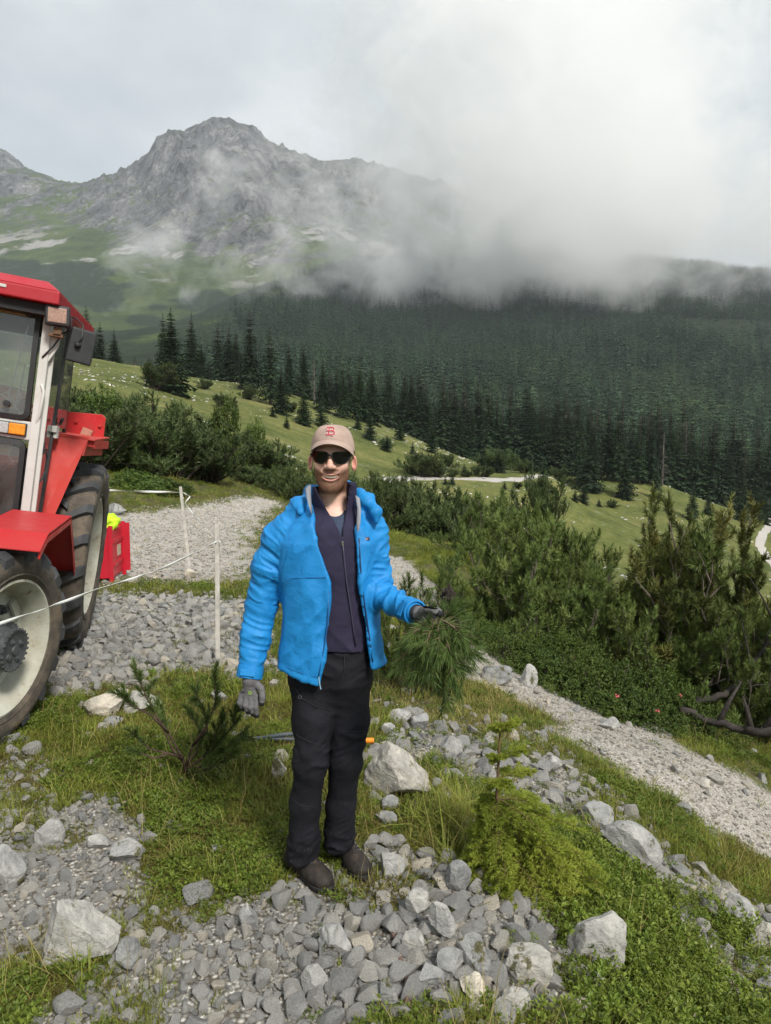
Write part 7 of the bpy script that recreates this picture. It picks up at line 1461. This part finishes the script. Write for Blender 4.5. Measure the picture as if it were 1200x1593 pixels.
# ---- boots
def boot(heel, toe, parent_name):
    h3, t3 = np.array(heel), np.array(toe); d = unit(t3 - h3); L = np.linalg.norm(t3 - h3); s = np.array([d[1], -d[0], 0]); s = unit(s); up = np.cross(s, d) * 1.0; up = up * np.sign(up[2]); O_ = h3
    def loc(X, Y, Z): dx, dy, dz = X - O_[0], Y - O_[1], Z - O_[2]; return dx * d[0] + dy * d[1] + dz * d[2], dx * s[0] + dy * s[1] + dz * s[2], dx * up[0] + dy * up[1] + dz * up[2]
    k = L / .288
    def f(X, Y, Z):
        u, v, w = (q / k for q in loc(X, Y, Z)); dd = ell(u, v, w, (.052, 0, .045), (.052, .038, .052)); dd = smin(dd, ell(u, v, w, (.235, .004, .034), (.066, .050, .040)), .03); dd = smin(dd, capsule(u, v, w, (.07, 0, .045), (.20, .003, .038), .040, .040), .03); dd = smin(dd, capsule(u, v, w, (.062, 0, .06), (.070, 0, .135), .043, .046), .03); dd = smin(dd, capsule(u, v, w, (.085, 0, .095), (.175, .0, .060), .034, .028), .03)
        return np.maximum(np.maximum(dd, .014 - w), w - .15) * k
    def sole(X, Y, Z):
        u, v, w = (q / k for q in loc(X, Y, Z)); hw_ = np.interp(u, [-.01, .0, .03, .08, .12, .18, .24, .285, .305, .312], [.005, .02, .038, .037, .034, .044, .052, .040, .018, .004]); c = .004 * np.interp(u, [0, .2], [0, 1]); dd = np.maximum(np.maximum(u - .312, -.008 - u), np.abs(v - c) - hw_); dd = np.maximum(dd, np.maximum(-.004 - w, w - np.interp(u, [0, .1, .25, .31], [.022, .018, .018, .024]))); tread = np.where((np.mod(u * 62, 1) < .42) & (w < .006), .004, 0); return dd * k + tread
    lo, hi = np.minimum(h3, t3) - .09, np.maximum(h3, t3) + .09; lo[2] = h3[2] - .05; hi[2] = h3[2] + .19
    o = empty('boot'); o.parent = person; V, F = surface_net(f, lo, hi, .0042, 1); N = vnormals(V, F); cr = vnoise(V[:, 0] * 45, V[:, 1] * 45, V[:, 2] * 45); V = V + N * (.0014 * cr)[:, None]; pmesh('upper', V, F, M_BOOT, o); V, F = surface_net(sole, lo, hi, .0038, 1); pmesh('sole', V, F, M_SOLE, o)
    B = np.array(foot0); g = lambda u, v, w: Vector(O_ + (d * u + s * v + up * w) * k - B)
    def top(u, v):
        for w in np.linspace(.16, .02, 120):
            p = O_ + (d * u + s * v + up * w) * k
            if f(*[np.array([q]) for q in p])[0] < 0: return w
        return .06
    for i in range(6):
        u = .105 + i * .021; b = MB(); w1 = .020 - i * .0012; pts = [g(u + (.010 if j % 2 else 0) * 0, v, top(u, v) + .0025) for j, v in enumerate((-w1, -w1 * .4, w1 * .4, w1))]; b.tube(pts, .0021, 6); pts = [g(u + .010 * (j / 3), v, top(u + .010 * (j / 3), v) + .003) for j, v in enumerate((-w1, -w1 * .4, w1 * .4, w1))]; b.tube(pts, .0019, 6); b.build('lace', M_LACE, o, smooth=True)
        for sg in (-1, 1): b = MB(); p = g(u, sg * (w1 + .003), top(u, sg * (w1 + .003)) + .001); b.tube([p, p + Vector(up) * .004], .0035, 8); b.build('eyelet', M_CHROME, o)
    b = MB(); p = g(.10, 0, top(.10, 0) + .004)
    for sg in (-1, 1): b.tube([p, p + Vector(s) * .012 * sg + Vector((0, 0, .006)), p + Vector(s) * .024 * sg + Vector((0, 0, -.004)), p + Vector(s) * .014 * sg + Vector((0, 0, -.014)), p], .0018, 5)
    b.build('lace_bow', M_LACE, o, smooth=True); return o
def gpt(px, py, dz=.006): h = ground_hit(px, py); return (h[0], h[1], h[2] + dz)
H1 = gpt(448, 1345); T1_ = gpt(512, 1388); H2 = gpt(517, 1322); T2_ = gpt(570, 1368)
boot((H1[0], H1[1], .012), (T1_[0], T1_[1], .010), 'b'); boot((H2[0], H2[1], .014), (T2_[0], T2_[1], .008), 'b')

# ---- gloves
def glove(name, wrist, wr, palm, knuck, fingers, thumb, lo, hi, tips, prnt=True, black=None):
    def f(X, Y, Z):
        d = chain_sdf(X, Y, Z, wrist, wr, .01)
        for k_ in knuck: d = smin(d, capsule(X, Y, Z, palm, k_, .0175, .0125), .012)
        for fg in fingers: d2 = chain_sdf(X, Y, Z, fg, [.0118, .0112, .0105, .0095][:len(fg)], .004); d = smin(d, d2, .0035)
        return smin(d, chain_sdf(X, Y, Z, thumb, [.016, .0135, .0125, .0105][:len(thumb)], .006), .008)
    V, F = surface_net(f, lo, hi, .0024, 1); tipm = np.zeros(len(V))
    for tp_c, r_ in tips: tipm = np.maximum(tipm, sstep(r_, r_ * .7, np.linalg.norm(V - tp_c, axis=1)))
    N = vnormals(V, F)
    if black is not None: tipm = np.maximum(tipm, sstep(black[1] - .12, black[1] + .12, N @ unit(np.array(black[0], float))))
    V = V + N * (.0009 * vnoise(V[:, 0] * 120, V[:, 1] * 120, V[:, 2] * 120))[:, None]; return pmesh(name, V, F, M_GLOVE, attrs={'tip': tipm}), f
yg = 2.705
fg = [[W(376.5, 1081, yg), W(373.5, 1093, yg - .004), W(379, 1103, yg + .006)], [W(384, 1084, yg - .004), W(382, 1097, yg - .012), W(386.5, 1107.5, yg)], [W(391.5, 1085, yg - .005), W(390, 1100, yg - .014), W(394, 1111, yg - .002)], [W(399, 1083, yg - .004), W(398.5, 1100, yg - .012), W(400, 1114.5, yg)]]
th = [W(399, 1063, yg), W(406.5, 1071, yg - .012), W(409, 1084, yg - .02), W(407.5, 1095, yg - .02)]
g1, gf1 = glove('glove', [W(391, 1044, 2.725), W(389.5, 1058, yg)], [.032, .031], W(388.5, 1066, yg), [W(377.5, 1080, yg), W(384.5, 1083, yg - .003), W(391.5, 1084, yg - .004), W(398.5, 1082, yg - .003)], fg, th, W(362, 1128, 2.63), W(420, 1036, 2.79), [(q[-1], .019) for q in fg] + [(th[-1], .016)], black=((.25, 1, -.1), .15))
def gtext(s, px, py, size, mat, nm, rot=8):
    me = text_mesh(s, size, mat, .0004); p = Vector(hit(gf1, px, py, 2.5)) - foot0; o = obj(nm, me, g1); o.location = p - Vector((0, .0015, 0)); o.rotation_euler = (RAD(90), RAD(rot), 0); return o
gtext('for_', 380.5, 1076.2, .0165, M_FRAME, 'glove_print'); gtext('Q', 389, 1077.5, .017, simple('lime_print', (.35, .62, .03), .6, .1), 'glove_print')
Wq = lambda px, py, Y: W(px, py, Y)
hand = Wq(662, 954, 2.465); fg2 = [[Wq(671, 951, 2.44), Wq(681, 950, 2.425), Wq(687, 955, 2.42)], [Wq(670, 956, 2.435), Wq(678, 961, 2.42), Wq(676, 969, 2.435)], [Wq(667, 960, 2.44), Wq(674, 967, 2.425), Wq(670, 974, 2.445)], [Wq(663, 963, 2.45), Wq(668, 971, 2.44), Wq(664, 977, 2.455)]]
th2 = [Wq(658, 950, 2.45), Wq(666, 947, 2.425), Wq(676, 950, 2.405), Wq(684, 955, 2.40)]
g2, gf2 = glove('glove', [Wq(643, 951, 2.53), Wq(652, 954, 2.495)], [.029, .027], hand, [Wq(670, 951, 2.44), Wq(669, 956, 2.44), Wq(666, 960, 2.445), Wq(662, 963, 2.45)], fg2, th2, Wq(628, 990, 2.37), Wq(704, 930, 2.58), [(th2[-1], .016), (fg2[0][-1], .014)], black=((0, .6, -1), .35))
b = MB(); a, c = Vector(W(645, 952, 2.52)) - foot0, Vector(W(652, 954, 2.495)) - foot0; b.tube([a, c], [.031, .0295], 20, False); b.build('glove_cuff', M_BLKP, g2, smooth=True)

# ---- the uprooted young pine in his hand (a thing of its own)
rs = np.random.default_rng(33); t = Twig(); hb = Wq(678, 964, 2.44)
M_HELD = pine_needles('held_pine_needles', (.055, .095, .022), (.10, .155, .036), (.17, .235, .062))
ends = [(628, 1000, 2.40), (622, 1030, 2.36), (640, 1042, 2.32), (655, 1062, 2.38), (668, 1030, 2.28), (692, 1092, 2.34), (680, 1062, 2.42), (706, 1050, 2.30), (722, 1040, 2.38), (727, 1010, 2.32), (700, 1010, 2.26), (645, 985, 2.30), (664, 1000, 2.26), (740, 990, 2.44), (735, 1018, 2.48), (650, 1020, 2.46), (712, 1070, 2.40), (690, 1040, 2.36), (632, 1018, 2.44), (716, 985, 2.28), (684, 1000, 2.24), (656, 1042, 2.30)]
for (px, py, Y) in ends:
    c = Wq(px, py, Y); up = 1 if px > 728 else 0; m1 = hb + (c - hb) * .35 + np.array([0, -.03, .018]); m2 = hb + (c - hb) * .72 + np.array([0, -.015, .012 - .03 * up]); grow(t, [hb + rs.normal(0, .008, 3), m1, m2, c], .0036, .0018, 12, .060, rs, .40, .12, 5)
for k in range(len(t.D)): t.D[k] = unit(np.asarray(t.D[k])) + np.array([0, 0, -.75 if t.P[k][0] < Wq(730, 1000, 2.44)[0] else .3])
for (px, py, Y) in ((704, 944, 2.44), (702, 960, 2.42)): c = Wq(px, py, Y); grow(t, [hb, (hb + c) / 2, c], .003, .002, 5, .05, rs, .6, .1, 5)
held = plant('held_pine', t, 38, .043, .0027, M_HELD, simple('young_pine_bark', (.16, .11, .07), .8, .3, 40, .4, 150, bd=.002), tuple(hb), 8, 'uprooted dark green young pine hanging from his gloved left hand', 'pine branch', spread=(46, 16))
M_ROOT = simple('dark_root_soil', (.028, .018, .013), .95, .6, 30, .8, 120, bd=.006)
def clod(c, r, seed):
    bm = bmesh.new(); bmesh.ops.create_icosphere(bm, subdivisions=4, radius=1)
    for q in bm.verts: p = q.co.normalized(); w = 1 + .7 * float(fbm(np.array([p.x * 2.4 + seed]), np.array([p.y * 2.4]), np.array([p.z * 2.4]), 4)[0]); q.co = Vector((p.x * r[0], p.y * r[1], p.z * r[2])) * w + Vector(c) - Vector(hb)
    me = bpy.data.meshes.new('root_soil'); bm.to_mesh(me); bm.free(); me.materials.append(M_ROOT); obj('root_ball', me, held)
clod(Wq(699, 930, 2.50), (.024, .03, .036), 2); clod(Wq(713, 985, 2.46), (.020, .026, .045), 6); b = MB()
for k in range(26): c0_ = Wq(*((699, 930, 2.50) if k % 2 else (712, 975, 2.46))); p = [Vector(c0_)]; d = Vector(rs.normal(0, 1, 3)) + Vector((0, 0, .3)); d.normalize(); [p.append(p[-1] + (d + Vector(rs.normal(0, .5, 3))).normalized() * .018) for _ in range(4)]; b.tube([q - Vector(hb) for q in p], [.0022, .0018, .0014, .001, .0005], 4, False)
b.tube([Vector((0, 0, 0)), Vector(Wq(690, 945, 2.46)) - Vector(hb), Vector(Wq(699, 930, 2.50)) - Vector(hb)], [.008, .008, .006], 7); b.tube([Vector((0, 0, 0)), Vector(Wq(702, 968, 2.44)) - Vector(hb), Vector(Wq(713, 985, 2.46)) - Vector(hb)], [.008, .007, .006], 7); b.build('roots', M_ROOT, held, kind='stuff')
# ------------------------------------------------------------------ red box behind the tractor, yellow garment, fence, tools, sticks
gx, gy, gz = ground_hit(160, 906)
X0 = np.array([gx, gy, gz]); kx = gy / FPX
M_BOX = paint('red_box_paint', (.52, .012, .03), .35, .15); box_ = empty('metal_box', (gx, gy, gz), (0, 0, RAD(9)), label='red metal transport box on the gravel behind the rear wheel', cat='box')
H_ = 88 * kx
for nm, c, s in (('front_panel', (-.42, 0, H_ / 2 + .02), (1.06, .02, H_ - .06)), ('back_panel', (-.30, .62, H_ / 2 + .02), (1.06, .02, H_ - .06)), ('side_panel', (.125, .31, H_ / 2 + .01), (.02, .60, H_ - .12)), ('floor', (-.36, .31, .05), (.96, .60, .02))):
    b = MB(); b.box(c, s); b.build(nm, M_BOX, box_, bevel=.004)
for x_, y_ in ((.115, 0), (.145, .62), (-.42, -.012)):
    b = MB(); b.box((x_, y_, H_ / 2), (.05, .05, H_ + .02)); b.build('corner_post', M_BOX, box_, bevel=.005)
b = MB(); b.box((.14, .31, H_ * .30), (.02, .58, .05)); b.box((.14, .31, H_ * .72), (.02, .58, .05)); b.build('rib', M_BOX, box_, bevel=.004)
b = MB(); b.box((.139, .36, H_ * .52), (.006, .2, .14)); b.build('wood_patch', simple('pale_wood', (.45, .36, .26), .8, .2, 15), box_)
p = PT(168, 812, gy + .2); bm = bmesh.new(); bmesh.ops.create_icosphere(bm, subdivisions=4, radius=1)
for q in bm.verts:
    c = q.co.normalized(); w = 1 + .55 * float(fbm(np.array([c.x * 1.8 + 4]), np.array([c.y * 1.8]), np.array([c.z * 1.8]), 4)[0]); q.co = Vector((c.x * .13, c.y * .2, c.z * .12)) * w
me = bpy.data.meshes.new('garment'); bm.to_mesh(me); bm.free(); me.materials.append(simple('fluorescent_yellow_cloth', (.50, .75, .02), .8, .15, 12, .4, 40)); me.polygons.foreach_set('use_smooth', [True] * len(me.polygons))
o = obj('safety_vest', me, label='crumpled fluorescent yellow garment lying on the red box', cat='garment'); o.location = (p.x, p.y, gz + H_ + .03)

M_POST = simple('weathered_wood_post', (.54, .51, .46), .85, .25, 14, .5, 60, bd=.003); M_TAPE = simple('white_fence_tape', (.72, .72, .69), .6, .1, 60, .2, 300, bd=.001)
def fpost(pt_top, pt_bot, w, label):
    b_ = ground_hit(*pt_bot); Y = b_[1]; tp = PT(*pt_top, Y); B = Vector(b_); o = empty('fence_post', B, label=label, cat='post', group='electric fence posts'); b = MB(); d = tp - B; b.bar((0, 0, -.1), d, w, w * .8)
    b.build('stake', M_POST, o, bevel=.003); return B, tp, o
B1, T1, P1 = fpost((338, 815), (339, 1030), .034, 'nearer white wooden fence post left of the man\'s sleeve'); B2, T2, P2 = fpost((281, 757), (297, 893), .036, 'farther pale fence post leaning beside the gravel road')
for o_, B, T in ((P1, B1, T1), (P2, B2, T2)):
    d = T - B; b = MB(); c = d * .87; b.tube([c + Vector((.02, -.02, .015)), c + Vector((.035, -.03, 0)), c + Vector((.02, -.02, -.015))], .004, 6); b.build('insulator', M_TAPE, o_)
def tape(pts, w, label, n=40, sag=.0, tw=2.5):
    pts = [Vector(p) for p in pts]; path = []
    for i in range(len(pts) - 1):
        for q in range(n): u = q / n; p = pts[i].lerp(pts[i + 1], u) - Vector((0, 0, sag * 4 * u * (1 - u))); path.append(p)
    path.append(pts[-1]); V = []; F = []
    for i, p in enumerate(path):
        d = (path[min(i + 1, len(path) - 1)] - path[max(i - 1, 0)]).normalized(); s = d.cross(Vector((0, 0, 1))).normalized(); u = s.cross(d); a = 1.1 + .7 * math.sin(i * .11 * tw) + .3 * math.sin(i * .43); e_ = (u * math.sin(a) + s * math.cos(a)) * w / 2; f_ = (u * math.cos(a) - s * math.sin(a)) * .0008
        V += [p + e_ + f_, p - e_ + f_, p - e_ - f_, p + e_ - f_]
        if i:
            for k in range(4): F.append(((i - 1) * 4 + k, (i - 1) * 4 + (k + 1) % 4, i * 4 + (k + 1) % 4, i * 4 + k))
    b = MB(); b.add(V, F); return b.build('fence_tape', M_TAPE, None, smooth=True, label=label, cat='tape', group='electric fence tapes')
pA = PT(338, 842, B1.y); tape([PT(-160, 1003, 2.4), PT(0, 970, 2.9), PT(150, 917, 3.75), PT(250, 885, 4.6), pA], .014, 'white fence tape running from the nearer post across the front wheel', 30, .004)
pB = PT(285, 766, B2.y); tape([PT(60, 758, B2.y + .3), pB], .030, 'thin white tape from the farther post behind the rear wheel', 40, .01, 4)
tape([pB, PT(296, 772, B2.y - .2), PT(288, 782, B2.y - .3), PT(306, 806, B2.y - 1.2), PT(330, 832, B1.y + 1.2), pA], .016, 'twisted white tape hanging between the two fence posts', 16, .003)

# long-handled tool lying behind the man
Yt = ground_hit(480, 1160)[1]; M_TOOLG = simple('grey_blue_tube', (.10, .12, .14), .4, .2, 20, metal=.4); M_ORNG = simple('orange_grip', (.80, .25, .01), .45, .12, 20); M_STEEL = simple('dull_steel', (.35, .36, .36), .4, .25, 30, metal=.7)
def tp_(px, py, dy=0): p = PT(px, py, Yt + dy); p.z = max(p.z, hz(p.x, p.y) + .02); return p
tool = empty('loppers', tp_(480, 1150), label='long loppers with an orange grip lying in the grass behind his legs', cat='tool'); OT = tool.location.copy()
for nm, pts, r, m in (('handle', [(400, 1153), (470, 1150), (560, 1150)], .0125, M_TOOLG), ('handle', [(398, 1152), (440, 1143), (480, 1140), (560, 1136)], .012, M_TOOLG), ('grip', [(545, 1152), (560, 1152), (582, 1152)], .017, M_ORNG), ('blade', [(372, 1153), (385, 1152), (403, 1152)], .009, M_STEEL)):
    b = MB(); b.tube([tp_(*q) - OT for q in pts], r, 10); b.build(nm, m, tool, smooth=True, auto=40)
b = MB(); b.tube([tp_(407, 1146) - OT, tp_(413, 1158) - OT], .008, 8); b.build('orange_tag', M_ORNG, tool)
# dead stick among the stones, fallen limb on the right
def limb(name, pts, r0, r1, mat, label, cat, wob=.01, n=9, side=()):
    h = [ground_hit(*p) if len(p) == 2 else tuple(PT(*p)) for p in pts]; B = Vector(h[0]); rs_ = random.Random(len(pts)); P = []
    for i in range(len(h) - 1):
        for q in range(5): P.append(Vector(h[i]).lerp(Vector(h[i + 1]), q / 5) - B + Vector((rs_.gauss(0, wob), rs_.gauss(0, wob), abs(rs_.gauss(0, wob)) + r0 * (1.3 if len(pts[0]) == 2 else 0))))
    P.append(Vector(h[-1]) - B + Vector((0, 0, r0 if len(pts[0]) == 2 else 0))); o = empty(name, B, label=label, cat=cat); m = len(P) - 1; b = MB(); b.tube(P, [r0 + (r1 - r0) * i / m for i in range(m + 1)], n); b.build('stem', mat, o, smooth=True)
    for i, (f, d, L) in enumerate(side):
        p = P[int(f * m)]; b = MB(); d = Vector(d).normalized(); b.tube([p, p + d * L * .5 + Vector((0, 0, L * .06)), p + d * L], [r1 * .7, r1 * .45, r1 * .15], 6); b.build('side_branch', mat, o, smooth=True)
    return o
M_LIMB_BK = simple('dark_wet_bark', (.035, .028, .024), .9, .5, 14, .8, 50, bd=.01); M_STICK = simple('reddish_dead_bark', (.11, .07, .055), .85, .5, 18, .6, 90, bd=.003)
limb('dead_stick', [(614, 1448), (620, 1480), (628, 1520), (640, 1585), (648, 1610)], .0085, .0125, M_STICK, 'reddish-brown dead stick lying across the stone pile', 'stick', .003, 8, ((.15, (-.5, .6, .3), .05),))
limb('fallen_limb', [(1062, 1108, 7.0), (1100, 1122, 6.9), (1150, 1138, 6.7), (1195, 1142, 6.5), (1300, 1130, 6.3)], .032, .045, M_LIMB_BK, 'thick dark fallen pine limb at the right edge above the trail', 'branch', .022, 9,
     ((.35, (.6, .3, .8), .5), (.55, (-.2, .2, 1), .35), (.7, (.5, -.1, .7), .5)))
limb('fallen_limb', [(1085, 1098, 7.4), (1130, 1082, 7.4), (1165, 1060, 7.5), (1190, 1010, 7.6), (1230, 930, 7.7)], .036, .02, M_LIMB_BK, 'upper dark curved pine limb rising at the right edge', 'branch', .022, 9,
     ((.3, (.8, -.3, .2), .6), (.5, (-.1, .3, 1), .7), (.7, (.5, .2, 1), .6), (.85, (-.5, .2, 1), .6)))
